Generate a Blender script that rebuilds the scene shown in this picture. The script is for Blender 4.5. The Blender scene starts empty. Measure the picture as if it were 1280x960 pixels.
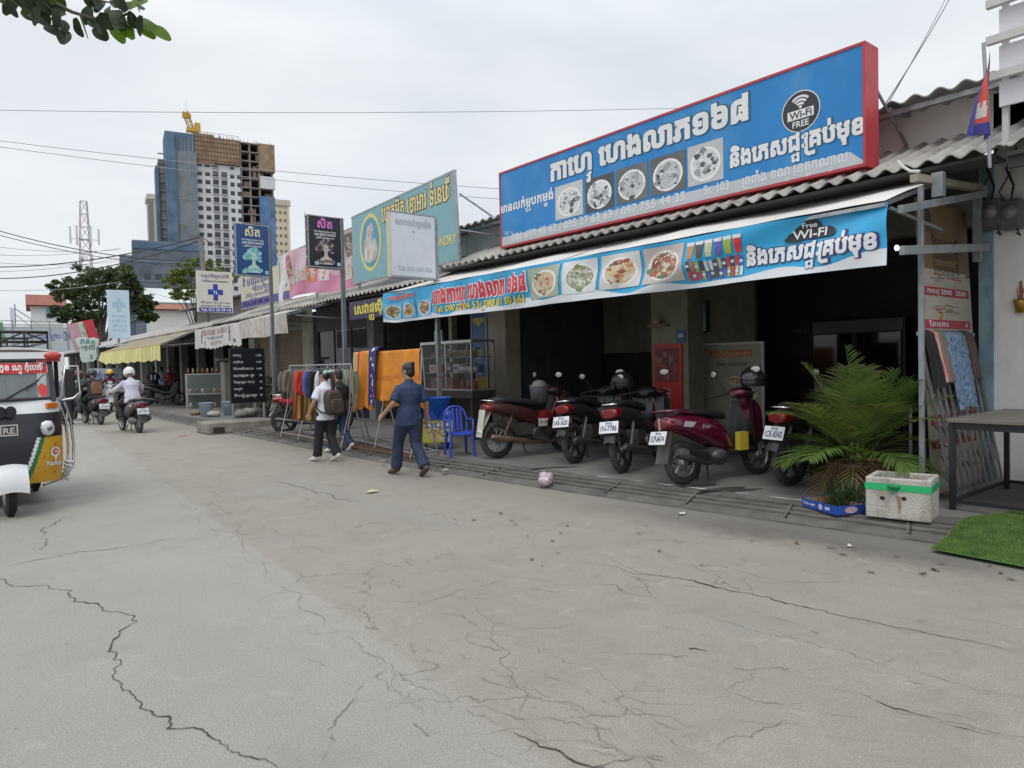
import bpy, math, random
from mathutils import Vector as V, Matrix, noise
from mathutils.geometry import delaunay_2d_cdt
from math import sin, cos, pi, radians as rad, sqrt, atan2
random.seed(7)
SC = bpy.context.scene
COL = SC.collection

# ---------------------------------------------------------------- camera
F = 885.0; YAW = rad(39.0); PIT = rad(-1.68); ROL = rad(1.3); H = 1.52
FW = V((sin(YAW) * cos(PIT), cos(YAW) * cos(PIT), sin(PIT)))
_r = FW.cross(V((0, 0, 1))).normalized(); _u = _r.cross(FW)
RT = _r * cos(ROL) - _u * sin(ROL); UP = _u * cos(ROL) + _r * sin(ROL)
EYE = V((0, 0, H))
cd = bpy.data.cameras.new('camera'); cam = bpy.data.objects.new('camera', cd); COL.objects.link(cam)
cd.sensor_width = 36; cd.lens = F / 1280 * 36; cd.clip_start = 0.05; cd.clip_end = 3000
cam.matrix_world = Matrix(((RT.x, UP.x, -FW.x, 0), (RT.y, UP.y, -FW.y, 0), (RT.z, UP.z, -FW.z, H), (0, 0, 0, 1)))
SC.camera = cam

# ---------------------------------------------------------------- sky, sun, exposure
SUN_EL, SUN_AZ = rad(58), rad(-130)          # azimuth from +Y towards +X
W = bpy.data.worlds.new('World'); SC.world = W; W.use_nodes = True
nt = W.node_tree; nd = nt.nodes; lk = nt.links
bg = nd['Background']; bg.inputs[1].default_value = 0.1
sky = nd.new('ShaderNodeTexSky'); sky.sky_type = 'NISHITA'; sky.sun_disc = False
sky.sun_elevation = SUN_EL; sky.sun_rotation = SUN_AZ; sky.dust_density = 3
tc = nd.new('ShaderNodeTexCoord')
mp = nd.new('ShaderNodeMapping'); mp.inputs['Scale'].default_value = (1, 1, 3.2)
nz = nd.new('ShaderNodeTexNoise'); nz.inputs['Scale'].default_value = 2.1; nz.inputs['Detail'].default_value = 5; nz.inputs['Roughness'].default_value = .5
nz.inputs['Distortion'].default_value = .4
rp = nd.new('ShaderNodeValToRGB')
rp.color_ramp.elements[0].position = .3; rp.color_ramp.elements[0].color = (7.0, 7.45, 8.0, 1)
rp.color_ramp.elements[1].position = .66; rp.color_ramp.elements[1].color = (8.9, 9.1, 9.3, 1)
mx = nd.new('ShaderNodeMix'); mx.data_type = 'RGBA'; mx.inputs[0].default_value = .9
# an overcast sky is brighter overhead than near the horizon
sx = nd.new('ShaderNodeSeparateXYZ'); mr = nd.new('ShaderNodeMapRange')
mr.inputs['From Min'].default_value = .38; mr.inputs['From Max'].default_value = 1; mr.inputs['To Min'].default_value = 1; mr.inputs['To Max'].default_value = 1.9
sc_ = nd.new('ShaderNodeVectorMath'); sc_.operation = 'SCALE'
lk.new(tc.outputs['Generated'], mp.inputs[0]); lk.new(mp.outputs[0], nz.inputs[0]); lk.new(nz.outputs[0], rp.inputs[0])
lk.new(sky.outputs[0], mx.inputs[6]); lk.new(rp.outputs[0], mx.inputs[7])
lk.new(tc.outputs['Generated'], sx.inputs[0]); lk.new(sx.outputs[2], mr.inputs[0])
lk.new(mx.outputs[2], sc_.inputs[0]); lk.new(mr.outputs[0], sc_.inputs['Scale']); lk.new(sc_.outputs[0], bg.inputs[0])
sl = bpy.data.lights.new('sun', 'SUN'); sl.energy = 0.9; sl.angle = rad(25); sl.color = (1, .96, .9)
so = bpy.data.objects.new('sun', sl); COL.objects.link(so)
sd = V((sin(SUN_AZ) * cos(SUN_EL), cos(SUN_AZ) * cos(SUN_EL), sin(SUN_EL)))
so.rotation_euler = sd.to_track_quat('Z', 'Y').to_euler()
vs = SC.view_settings; vs.view_transform = 'Standard'; vs.look = 'None'; vs.gamma = 1; vs.exposure = 0.13; vs.use_curve_mapping = False
SC.cycles.max_bounces = 6; SC.cycles.diffuse_bounces = 4; SC.cycles.glossy_bounces = 3; SC.cycles.transmission_bounces = 4; SC.cycles.transparent_max_bounces = 12
SC.cycles.use_denoising = True; SC.cycles.sample_clamp_indirect = 4

# ---------------------------------------------------------------- photograph rays -> points on planes of the place
def ray(x, y): return FW + RT * ((x - 640) / F) + UP * ((480 - y) / F)
def G(x, y, z=0.0):
    d = ray(x, y); return EYE + d * ((z - H) / d.z)
def PX(x, y, X):
    d = ray(x, y); return EYE + d * (X / d.x)
def PY(x, y, Y):
    d = ray(x, y); return EYE + d * (Y / d.y)
def PD(x, y, D): return EYE + ray(x, y) * D

# ---------------------------------------------------------------- materials
MATS = {}
def M(c, r=.6, met=0, v=.12, s=5, b=0, bs=60, dirt=None, da=.5, ds=2, tr=0, alpha=1, em=0, coat=0, grain=0):
    key = (c, r, met, v, s, b, bs, dirt, da, ds, tr, alpha, em, coat, grain)
    if key in MATS: return MATS[key]
    m = bpy.data.materials.new('mat%03d' % len(MATS)); MATS[key] = m; m.use_nodes = True
    t = m.node_tree; n = t.nodes; L = t.links; P = n['Principled BSDF']
    co = n.new('ShaderNodeTexCoord')
    no = n.new('ShaderNodeTexNoise'); no.inputs['Scale'].default_value = s; no.inputs['Detail'].default_value = 6; no.inputs['Roughness'].default_value = .6
    L.new(co.outputs['Object'], no.inputs[0])
    ra = n.new('ShaderNodeValToRGB'); e = ra.color_ramp.elements
    e[0].position = .3; e[1].position = .7
    e[0].color = (*[max(0, k * (1 - v)) for k in c], 1); e[1].color = (*[min(1, k * (1 + v)) for k in c], 1)
    L.new(no.outputs[0], ra.inputs[0]); out = ra.outputs[0]
    if dirt:
        n2 = n.new('ShaderNodeTexNoise'); n2.inputs['Scale'].default_value = ds; n2.inputs['Detail'].default_value = 8; n2.inputs['Roughness'].default_value = .7
        mpp = n.new('ShaderNodeMapping'); mpp.inputs['Location'].default_value = (3.3, 1.7, 5.1); mpp.inputs['Scale'].default_value = (1, 1, .45)
        L.new(co.outputs['Object'], mpp.inputs[0]); L.new(mpp.outputs[0], n2.inputs[0])
        r2 = n.new('ShaderNodeValToRGB'); r2.color_ramp.elements[0].position = .48; r2.color_ramp.elements[1].position = .72
        r2.color_ramp.elements[1].color = (da, da, da, 1)
        L.new(n2.outputs[0], r2.inputs[0])
        mi = n.new('ShaderNodeMix'); mi.data_type = 'RGBA'; mi.inputs[7].default_value = (*dirt, 1)
        L.new(r2.outputs[0], mi.inputs[0]); L.new(out, mi.inputs[6]); out = mi.outputs[2]
    if grain:
        n3 = n.new('ShaderNodeTexNoise'); n3.inputs['Scale'].default_value = 220; n3.inputs['Detail'].default_value = 2
        L.new(co.outputs['Object'], n3.inputs[0])
        m3 = n.new('ShaderNodeMapRange'); m3.inputs[3].default_value = 1 - grain; m3.inputs[4].default_value = 1 + grain
        L.new(n3.outputs[0], m3.inputs[0])
        v3 = n.new('ShaderNodeVectorMath'); v3.operation = 'SCALE'; L.new(out, v3.inputs[0]); L.new(m3.outputs[0], v3.inputs['Scale']); out = v3.outputs[0]
    L.new(out, P.inputs['Base Color'])
    P.inputs['Roughness'].default_value = r; P.inputs['Metallic'].default_value = met
    P.inputs['Transmission Weight'].default_value = tr; P.inputs['Alpha'].default_value = alpha
    P.inputs['Coat Weight'].default_value = coat; P.inputs['Coat Roughness'].default_value = .08
    if em:
        P.inputs['Emission Color'].default_value = (*c, 1); P.inputs['Emission Strength'].default_value = em
    if b:
        bn = n.new('ShaderNodeTexNoise'); bn.inputs['Scale'].default_value = bs; bn.inputs['Detail'].default_value = 4
        L.new(co.outputs['Object'], bn.inputs[0])
        bu = n.new('ShaderNodeBump'); bu.inputs['Strength'].default_value = b; bu.inputs['Distance'].default_value = .02
        L.new(bn.outputs[0], bu.inputs['Height']); L.new(bu.outputs[0], P.inputs['Normal'])
    return m
def leafm(c, v=.35, s=3, tl=.35):
    key = ('leaf', c, v, s, tl)
    if key in MATS: return MATS[key]
    m = M(c, .45, 0, v, s); del MATS[[k for k in MATS if MATS[k] == m][0]]; MATS[key] = m
    t = m.node_tree; n = t.nodes; L = t.links; P = n['Principled BSDF']; out = n['Material Output']
    src = P.inputs['Base Color'].links[0].from_socket
    T = n.new('ShaderNodeBsdfTranslucent'); L.new(src, T.inputs[0])
    ad = n.new('ShaderNodeMixShader'); ad.inputs[0].default_value = tl
    L.new(P.outputs[0], ad.inputs[1]); L.new(T.outputs[0], ad.inputs[2]); L.new(ad.outputs[0], out.inputs[0])
    return m
def glass(tint=(.8, .85, .85), a=.22, r=.03):
    return M(tint, r, 0, .05, 4, alpha=a)
STEEL = M((.42, .43, .44), .42, .9, .15, 9)
GALV = M((.36, .39, .41), .5, .6, .25, 12, dirt=(.2, .17, .14), da=.5, ds=6)
CHROME = M((.7, .7, .7), .14, 1, .05)
BLACKP = M((.016, .016, .018), .38, 0, .2)
BLACKM = M((.03, .03, .032), .45, .5, .2)
RUBBER = M((.022, .022, .022), .75, 0, .3, 20, dirt=(.14, .12, .1), da=.5, ds=5)
WHITE = M((.72, .73, .74), .45, 0, .06, 3, dirt=(.4, .38, .34), da=.35)
RUST = M((.16, .1, .07), .7, .4, .4, 15)
CONC = M((.33, .315, .29), .85, 0, .18, 3, .25, 40, dirt=(.16, .15, .13), da=.6, ds=1.2)
SKIN = M((.36, .2, .13), .5, 0, .1, 8)
HAIR = M((.012, .01, .009), .4, 0, .3, 40, .3, 120)

# ---------------------------------------------------------------- mesh builder
def axes(d, ref=None):
    d = d.normalized()
    if ref is None: ref = V((0, 0, 1)) if abs(d.z) < .9 else V((1, 0, 0))
    a = (ref - d * ref.dot(d)).normalized()
    return a, d.cross(a)
class MB:
    def __init__(s): s.v = []; s.f = []; s.m = []; s.s = []
    def add(s, vs, fs, m=0, sm=False, T=None):
        b = len(s.v)
        s.v += [tuple(T @ V(p)) if T else tuple(p) for p in vs]
        for f in fs:
            s.f.append([b + i for i in f]); s.m.append(m); s.s.append(sm)
        return s
    def bx(s, x0, x1, y0, y1, z0, z1, m=0, T=None):
        vs = [(x, y, z) for z in (z0, z1) for y in (y0, y1) for x in (x0, x1)]
        return s.add(vs, [(0, 2, 3, 1), (4, 5, 7, 6), (0, 1, 5, 4), (2, 6, 7, 3), (0, 4, 6, 2), (1, 3, 7, 5)], m, False, T)
    def box(s, c, d, m=0, rz=0, rx=0, ry=0):
        T = Matrix.Translation(c)
        if rz: T = T @ Matrix.Rotation(rz, 4, 'Z')
        if ry: T = T @ Matrix.Rotation(ry, 4, 'Y')
        if rx: T = T @ Matrix.Rotation(rx, 4, 'X')
        a, b, e = d[0] / 2, d[1] / 2, d[2] / 2
        return s.bx(-a, a, -b, b, -e, e, m, T)
    def bar(s, p, q, w, h, m=0, up=(0, 0, 1)):
        p = V(p); q = V(q); a, b = axes(q - p, V(up)); 
        vs = [c + b * (i * w / 2) + a * (j * h / 2) for c in (p, q) for i, j in ((-1, -1), (1, -1), (1, 1), (-1, 1))]
        return s.add(vs, [(3, 2, 1, 0), (4, 5, 6, 7), (0, 1, 5, 4), (1, 2, 6, 5), (2, 3, 7, 6), (3, 0, 4, 7)], m)
    def tube(s, pts, r, n=8, m=0, cap=True, sm=True, closed=False):
        pts = [V(p) for p in pts]; k = len(pts); rs = r if isinstance(r, (list, tuple)) else [r] * k
        rings = []; a = None
        for i, p in enumerate(pts):
            if closed: d = pts[(i + 1) % k] - pts[i - 1]
            else: d = pts[min(i + 1, k - 1)] - pts[max(i - 1, 0)]
            if d.length < 1e-9: d = V((0, 0, 1))
            d.normalize()
            if a is None: a, b = axes(d)
            else:
                a = a - d * a.dot(d)
                a = a.normalized() if a.length > 1e-6 else axes(d)[0]
                b = d.cross(a)
            rings.append([p + (a * cos(2 * pi * j / n) + b * sin(2 * pi * j / n)) * rs[i] for j in range(n)])
        return s.loft(rings, m, cap, sm, closed)
    def loft(s, rings, m=0, cap=True, sm=True, closed=False):
        n = len(rings[0]); k = len(rings); vs = [p for r in rings for p in r]; fs = []
        for i in range(k if closed else k - 1):
            o = i * n; q = ((i + 1) % k) * n
            fs += [(o + j, o + (j + 1) % n, q + (j + 1) % n, q + j) for j in range(n)]
        s.add(vs, fs, m, sm)
        if cap and not closed:
            s.add(rings[0], [tuple(range(n))[::-1]], m); s.add(rings[-1], [tuple(range(n))], m)
        return s
    def lathe(s, prof, c=(0, 0, 0), ax=(0, 0, 1), n=16, m=0, sm=True, sc=(1, 1)):
        c = V(c); d = V(ax).normalized(); a, b = axes(d)
        return s.loft([[c + d * h + (a * (cos(2 * pi * j / n) * sc[0]) + b * (sin(2 * pi * j / n) * sc[1])) * r for j in range(n)] for r, h in prof], m, True, sm)
    def ell(s, c, r, m=0, n=12, k=8, T=None, z0=-1, z1=1):
        rings = []; c = V(c)
        for i in range(k + 1):
            t = z0 + (z1 - z0) * i / k; th = math.asin(max(-1, min(1, t))) if (z0 > -1 or z1 < 1) else -pi / 2 + pi * i / k
            q = max(cos(th), .002)
            ring = [V((r[0] * q * cos(2 * pi * j / n), r[1] * q * sin(2 * pi * j / n), r[2] * sin(th))) for j in range(n)]
            rings.append([c + ((T @ p) if T else p) for p in ring])
        return s.loft(rings, m, True, True)
    def sheet(s, fn, nu, nv, m=0, sm=True, mf=None):
        b = len(s.v)
        s.v += [tuple(fn(i / nu, j / nv)) for j in range(nv + 1) for i in range(nu + 1)]
        for j in range(nv):
            for i in range(nu):
                o = b + j * (nu + 1) + i
                s.f.append([o, o + 1, o + nu + 2, o + nu + 1]); s.m.append(mf((i + .5) / nu, (j + .5) / nv) if mf else m); s.s.append(sm)
        return s
    def slab(s, fn, nu, nv, th, m=0, mf=None):
        # a sheet with thickness th along vector
        th = V(th)
        s.sheet(fn, nu, nv, m, True, mf); s.sheet(lambda u, v: V(fn(1 - u, v)) + th, nu, nv, m)
        e = []
        for u0, v0, u1, v1, k in ((0, 0, 1, 0, nu), (1, 0, 1, 1, nv), (1, 1, 0, 1, nu), (0, 1, 0, 0, nv)):
            e += [(u0 + (u1 - u0) * i / k, v0 + (v1 - v0) * i / k) for i in range(k)]
        a = [V(fn(u, v)) for u, v in e]; k = len(a)
        s.add(a + [p + th for p in a], [(i, k + i, k + (i + 1) % k, (i + 1) % k) for i in range(k)], m)
        return s
    def prism(s, poly, y0, y1, m=0, T=None, sm=False):
        # polygon in x,z extruded along y
        k = len(poly); vs = [(x, y0, z) for x, z in poly] + [(x, y1, z) for x, z in poly]
        return s.add(vs, [tuple(range(k)), tuple(range(2 * k - 1, k - 1, -1))] + [(i, k + i, k + (i + 1) % k, (i + 1) % k) for i in range(k)], m, sm, T)
    def disc(s, c, rx, rz, y=None, n=20, m=0, a0=0):
        # flat disc in the x,z plane of a sign
        x, yy, z = c
        return s.add([(x + rx * cos(a0 + 2 * pi * j / n), yy, z + rz * sin(a0 + 2 * pi * j / n)) for j in range(n)], [tuple(range(n))], m)
    def rect(s, x0, x1, z0, z1, y, m=0): return s.add([(x0, y, z0), (x1, y, z0), (x1, y, z1), (x0, y, z1)], [(0, 1, 2, 3)], m)
    def mesh(s, name, mats):
        me = bpy.data.meshes.new(name); me.from_pydata(s.v, [], s.f)
        for x in (mats if isinstance(mats, (list, tuple)) else [mats]): me.materials.append(x)
        me.polygons.foreach_set('material_index', s.m); me.polygons.foreach_set('use_smooth', s.s); me.update()
        return me
    def build(s, name, mats, par=None, loc=None, rz=0, bev=0, label=None):
        o = bpy.data.objects.new(name, s.mesh(name, mats)); COL.objects.link(o)
        if par: o.parent = par
        if loc is not None: o.location = loc
        if rz: o.rotation_euler.z = rz
        if bev:
            b = o.modifiers.new('bevel', 'BEVEL'); b.width = bev; b.segments = 2; b.limit_method = 'ANGLE'; b.angle_limit = rad(40)
        if label: o['label'] = label
        return o
def tag(o, label, cat, group=None, kind=None):
    if label: o['label'] = label
    if cat: o['category'] = cat
    if group: o['group'] = group
    if kind: o['kind'] = kind
    return o
def thing(name, label, cat, loc=(0, 0, 0), rz=0, group=None):
    o = bpy.data.objects.new(name, None); COL.objects.link(o); o.location = loc; o.rotation_euler.z = rz; o.empty_display_size = .1
    return tag(o, label, cat, group)
def struct(name, mb, mats):
    o = mb.build(name, mats); o['kind'] = 'structure'; return o
def dup(root, loc, rz, label, group=None, cat=None):
    r = root.copy(); COL.objects.link(r); r.location = loc; r.rotation_euler.z = rz; r['label'] = label
    if group: r['group'] = group
    for ch in list(root.children):
        c = ch.copy(); COL.objects.link(c); c.parent = r
        for g in ch.children:
            d = g.copy(); COL.objects.link(d); d.parent = c
    return r

# ---------------------------------------------------------------- evaluation scene for text and remeshed bodies
TS = bpy.data.scenes.new('tmp')
def evalmesh(o):
    TS.collection.objects.link(o); vl = TS.view_layers[0]; vl.update()
    me = bpy.data.meshes.new_from_object(o.evaluated_get(vl.depsgraph), preserve_all_data_layers=False, depsgraph=vl.depsgraph)
    TS.collection.objects.unlink(o); bpy.data.objects.remove(o)
    return me
TC = {}
def glyphs(s, bold):
    k = (s, bold)
    if k not in TC:
        cu = bpy.data.curves.new('t', 'FONT'); cu.body = s; cu.size = 1; cu.resolution_u = 3; cu.fill_mode = 'NONE'
        me = evalmesh(bpy.data.objects.new('t', cu)); bpy.data.curves.remove(cu)
        vs = [(v.co.x, v.co.y) for v in me.vertices]; ed = [tuple(e.vertices) for e in me.edges]; nx = {}
        for a, b in ed: nx.setdefault(a, []).append(b); nx.setdefault(b, []).append(a)
        bpy.data.meshes.remove(me); seen = set(); loops = []
        for st in range(len(vs)):
            if st in seen or st not in nx: continue
            lp = [st]; seen.add(st); cur = max(nx[st]) if len(nx[st]) > 1 and st + 1 not in nx[st] else (st + 1 if st + 1 in nx[st] else nx[st][0])
            while cur not in seen:
                seen.add(cur); lp.append(cur); n2 = [q for q in nx[cur] if q not in seen]
                if not n2: break
                cur = n2[0]
            if len(lp) > 2: loops.append([vs[i] for i in lp])
        A = sum(a[0] * b[1] - b[0] * a[1] for lp in loops for a, b in zip(lp, lp[1:] + lp[:1])); sg = 1 if A > 0 else -1
        if bold:
            L2 = []
            for lp in loops:
                q = []
                for i, p in enumerate(lp):
                    a, c = V(lp[i - 1]), V(lp[(i + 1) % len(lp)]); p = V(p); d1, d2 = (p - a), (c - p)
                    if d1.length < 1e-7 or d2.length < 1e-7: q.append((p.x, p.y)); continue
                    d1.normalize(); d2.normalize(); n1 = V((d1.y, -d1.x)) * sg; n2 = V((d2.y, -d2.x)) * sg; n_ = n1 + n2
                    if n_.length < .3: n_ = n1
                    n_ = n_.normalized() * min(1.6, 1 / max(.4, n_.normalized().dot(n1))); q.append((p.x + n_.x * bold, p.y + n_.y * bold))
                L2.append(q)
            loops = L2
        tr = []
        pv_, pe = [], []
        for lp in loops:
            o = len(pv_); pv_ += [V(p) for p in lp]; pe += [(o + i, o + (i + 1) % len(lp)) for i in range(len(lp))]
        if pv_:
            r_ = delaunay_2d_cdt(pv_, pe, [], 0, 1e-5); cv = r_[0]
            segs = [(a[0], a[1], b[0], b[1]) for lp in loops for a, b in zip(lp, lp[1:] + lp[:1])]
            for f in r_[2]:
                cx = sum(cv[i].x for i in f) / 3; cy = sum(cv[i].y for i in f) / 3; w = 0
                for ax_, ay, bx_, by in segs:
                    if (ay <= cy) != (by <= cy):
                        if ax_ + (cy - ay) * (bx_ - ax_) / (by - ay) > cx: w += 1 if by > ay else -1
                if w * sg > 0: tr.append([(cv[i].x, cv[i].y) for i in f])
        TC[k] = tr
    return TC[k]
def layout(s, bold):
    """lay a line out; '{' puts the next letter under the last one, '|' draws the hook of a subscript ro under the next"""
    out = []; pen = 0; run = ''
    def flush():
        nonlocal pen, run
        if not run: return
        t = glyphs(run, bold); 
        out.extend([[(x + pen, y) for x, y in q] for q in t])
        w = max([x for q in t for x, y in q] + [0]) - min(0, 0)
        pen += w + (.26 if run[-1] == ' ' else .045); run = ''
    i = 0
    while i < len(s):
        ch = s[i]
        if ch == '{':
            flush(); t = glyphs(s[i + 1], bold); xs = [x for q in t for x, y in q]; w = (max(xs) - min(xs)) * .72
            out.extend([[(pen - .06 - w + (x - min(xs)) * .72, y * .5 - .46) for x, y in q] for q in t]); i += 1
        elif ch == '|':
            flush(); pts = [(-.0, .56), (-.02, .3), (-.02, -.08), (.0, -.2), (.1, -.27), (.36, -.25)]; wd = .04 + bold
            pr = []
            for k, p in enumerate(pts):
                a, b = pts[max(0, k - 1)], pts[min(len(pts) - 1, k + 1)]; d = V((b[0] - a[0], b[1] - a[1])).normalized()
                e = (-1 if k == 0 else 1 if k == len(pts) - 1 else 0) * bold; pr.append(((pen + p[0] + d.x * e - d.y * wd, p[1] + d.y * e + d.x * wd), (pen + p[0] + d.x * e + d.y * wd, p[1] + d.y * e - d.x * wd)))
            for (a, b), (c, d) in zip(pr, pr[1:]): out.append([a, b, d]); out.append([a, d, c])
            pen += .09
        else: run += ch
        i += 1
    flush()
    return out
def bend(mb, fn, L=.06):
    """cut long faces up, then lay the flat print on a curved sheet"""
    F = []; M_ = []; vs = [V(p) for p in mb.v]
    for f, m in zip(mb.f, mb.m):
        T = [(f[0], f[i], f[i + 1]) for i in range(1, len(f) - 1)]
        while T:
            t = T.pop(); e = [(vs[t[i]] - vs[t[(i + 1) % 3]]).length for i in range(3)]; k = e.index(max(e))
            if e[k] > L and len(vs) < 60000:
                a, b, c = t[k], t[(k + 1) % 3], t[(k + 2) % 3]; vs.append((vs[a] + vs[b]) / 2); q = len(vs) - 1; T += [(a, q, c), (q, b, c)]
            else: F.append(list(t)); M_.append(m)
    mb.v = [tuple(fn(p)) for p in vs]; mb.f = F; mb.m = M_; mb.s = [False] * len(F)
def text(par, s, x, z, h, mat, w=None, bold=.02, y=-.004, al='L', name='lettering', out=None, ob=.05, fn=None, lab=None):
    """a line of lettering standing a few mm proud of a sign face (the face is the x,z plane, viewer at -y)"""
    mb = MB(); res = None
    t0 = layout(s, bold); xs = [p[0] for t in t0 for p in t]; a, b = min(xs), max(xs)
    sx = (w / (b - a)) if w else h
    ox = x - (a * sx if al == 'L' else (a + b) / 2 * sx if al == 'C' else b * sx)
    for k, (bb, yy, mi) in enumerate([(bold + ob, y, 1), (bold, y - .004, 0)] if out else [(bold, y, 0)]):
        for i, t in enumerate(layout(s, bb)):
            p = [V((ox + px * sx, yy, z + py * h)) for px, py in t]
            if (p[1] - p[0]).cross(p[2] - p[0]).y > 0: p = p[::-1]
            mb.add(p, [(0, 1, 2)], mi)
    if fn: bend(mb, fn)
    o = mb.build(name, [mat, out] if out else mat, par)
    if lab: o['label'] = lab
    return o
def remesh(name, mb, mat, par, vox=.012, it=3, disp=None):
    me = mb.mesh(name, mat); o = bpy.data.objects.new(name, me)
    r = o.modifiers.new('r', 'REMESH'); r.mode = 'VOXEL'; r.voxel_size = vox; r.use_smooth_shade = True
    if it: sm = o.modifiers.new('s', 'SMOOTH'); sm.iterations = it; sm.factor = .5
    me2 = evalmesh(o)
    me2.materials.clear()
    for x in (mat if isinstance(mat, (list, tuple)) else [mat]): me2.materials.append(x)
    if disp:
        cs = [v.co.copy() for v in me2.vertices]; ns = [v.normal.copy() for v in me2.vertices]
        me2.vertices.foreach_set('co', [x for c, n in zip(cs, ns) for x in c + n * disp(c)]); me2.update()
    for p in me2.polygons: p.use_smooth = True; p.material_index = 0
    me2.name = name
    o = bpy.data.objects.new(name, me2); COL.objects.link(o); o.parent = par
    return o
# ================================================================ SETTING: road, gutter, pavement
def road_material():
    m = bpy.data.materials.new('road'); m.use_nodes = True; t = m.node_tree; n = t.nodes; L = t.links; P = n['Principled BSDF']
    co = n.new('ShaderNodeTexCoord'); S = co.outputs['Object']
    def noise(sc, det=6, ro=.6, dist=0, src=S):
        k = n.new('ShaderNodeTexNoise'); k.inputs['Scale'].default_value = sc; k.inputs['Detail'].default_value = det; k.inputs['Roughness'].default_value = ro; k.inputs['Distortion'].default_value = dist
        L.new(src, k.inputs[0]); return k.outputs[0]
    def ramp(src, a, b, ca=(0, 0, 0, 1), cb=(1, 1, 1, 1)):
        k = n.new('ShaderNodeValToRGB'); e = k.color_ramp.elements; e[0].position = a; e[1].position = b; e[0].color = ca; e[1].color = cb
        L.new(src, k.inputs[0]); return k.outputs[0]
    def mix(f, a, b, bt='MIX'):
        k = n.new('ShaderNodeMix'); k.data_type = 'RGBA'; k.blend_type = bt
        for i, x in ((0, f), (6, a), (7, b)):
            if hasattr(x, 'links'): L.new(x, k.inputs[i])
            else: k.inputs[i].default_value = x
        return k.outputs[2]
    def math_(op, a, b):
        k = n.new('ShaderNodeMath'); k.operation = op; k.use_clamp = False
        for i, x in ((0, a), (1, b)):
            if hasattr(x, 'links'): L.new(x, k.inputs[i])
            else: k.inputs[i].default_value = x
        return k.outputs[0]
    # side of the slab joint
    sp = n.new('ShaderNodeSeparateXYZ'); L.new(S, sp.inputs[0])
    a = G(215, 610); b = G(640, 920); d = (b - a).normalized(); nx, ny = -d.y, d.x
    if nx < 0: nx, ny = -nx, -ny
    off = a.x * nx + a.y * ny
    side = math_('ADD', math_('ADD', math_('MULTIPLY', sp.outputs[0], nx), math_('MULTIPLY', sp.outputs[1], ny)), -off)
    wob = math_('ADD', side, math_('MULTIPLY', math_('SUBTRACT', noise(3, 4), .5), .18))
    sm = ramp(math_('ADD', wob, .5), .47, .53)
    left = mix(noise(.7, 8, .65), (.29, .279, .25, 1), (.38, .367, .332, 1))
    right = mix(noise(.9, 8, .7), (.242, .221, .191, 1), (.372, .343, .296, 1))
    c = mix(sm, left, right)
    c = mix(ramp(noise(.35, 5, .6, .6), .42, .72), c, (.30, .285, .25, 1)); 
    # aggregate and grit
    g = ramp(noise(110, 3, .8), .3, .75, (.6, .6, .6, 1), (1.33, 1.33, 1.33, 1)); c = mix(1.0, c, g, 'MULTIPLY')
    sp2 = n.new('ShaderNodeTexVoronoi'); sp2.inputs['Scale'].default_value = 95; L.new(S, sp2.inputs[0])
    c = mix(math_('MULTIPLY', ramp(sp2.outputs[0], .1, .2, (1, 1, 1, 1), (0, 0, 0, 1)), ramp(noise(6), .45, .6)), c, (.14, .13, .12, 1))
    # dark worn flecks
    fl = n.new('ShaderNodeTexVoronoi'); fl.inputs['Scale'].default_value = 4.2; fl.inputs['Randomness'].default_value = 1; L.new(S, fl.inputs[0])
    wn = math_('ADD', fl.outputs[0], math_('MULTIPLY', math_('SUBTRACT', noise(28), .5), .12))
    c = mix(math_('MULTIPLY', ramp(wn, .02, .05, (1, 1, 1, 1), (0, 0, 0, 1)), .6), c, (.13, .125, .115, 1))
    # hairline crazing in bands along the joint and on the coarse side
    dm = n.new('ShaderNodeMapping'); L.new(S, dm.inputs[0]); dm.inputs['Scale'].default_value = (1.5, .8, 1)
    vm = n.new('ShaderNodeVectorMath'); vm.operation = 'ADD'; L.new(dm.outputs[0], vm.inputs[0])
    nn = n.new('ShaderNodeTexNoise'); nn.inputs['Scale'].default_value = 3; nn.inputs['Detail'].default_value = 6; L.new(S, nn.inputs[0])
    vs_ = n.new('ShaderNodeVectorMath'); vs_.operation = 'SCALE'; vs_.inputs['Scale'].default_value = .5; L.new(nn.outputs[1], vs_.inputs[0]); L.new(vs_.outputs[0], vm.inputs[1])
    vo = n.new('ShaderNodeTexVoronoi'); vo.feature = 'DISTANCE_TO_EDGE'; vo.inputs['Scale'].default_value = 1.5; L.new(vm.outputs[0], vo.inputs[0])
    band = ramp(math_('ABSOLUTE', math_('ADD', side, -.3), 0), .2, .75, (1, 1, 1, 1), (0, 0, 0, 1))
    zone = math_('MAXIMUM', math_('MULTIPLY', ramp(noise(.5, 3), .5, .62), sm), math_('MULTIPLY', band, .8))
    crz = math_('MULTIPLY', ramp(vo.outputs[0], .004, .013, (1, 1, 1, 1), (0, 0, 0, 1)), zone)
    crz = math_('MULTIPLY', crz, ramp(noise(1.6), .42, .56))
    c = mix(math_('MULTIPLY', crz, .75), c, (.09, .08, .07, 1))
    # pale reddish crumbs along the joint
    c = mix(math_('MULTIPLY', math_('MULTIPLY', band, ramp(noise(9, 6, .8), .5, .7)), .35), c, (.36, .30, .25, 1))
    # worn patches showing brown aggregate, pale scuffs
    c = mix(math_('MULTIPLY', math_('MULTIPLY', ramp(noise(2.2, 10, .78, .8), .5, .62), sm), .55), c, (.235, .205, .168, 1))
    c = mix(math_('MULTIPLY', ramp(noise(3.4, 10, .8, 1.2), .56, .68), .35), c, (.47, .455, .42, 1))
    c = mix(math_('MULTIPLY', ramp(noise(1.3, 9, .75, .5), .52, .66), .4), c, (.22, .212, .19, 1))
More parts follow.
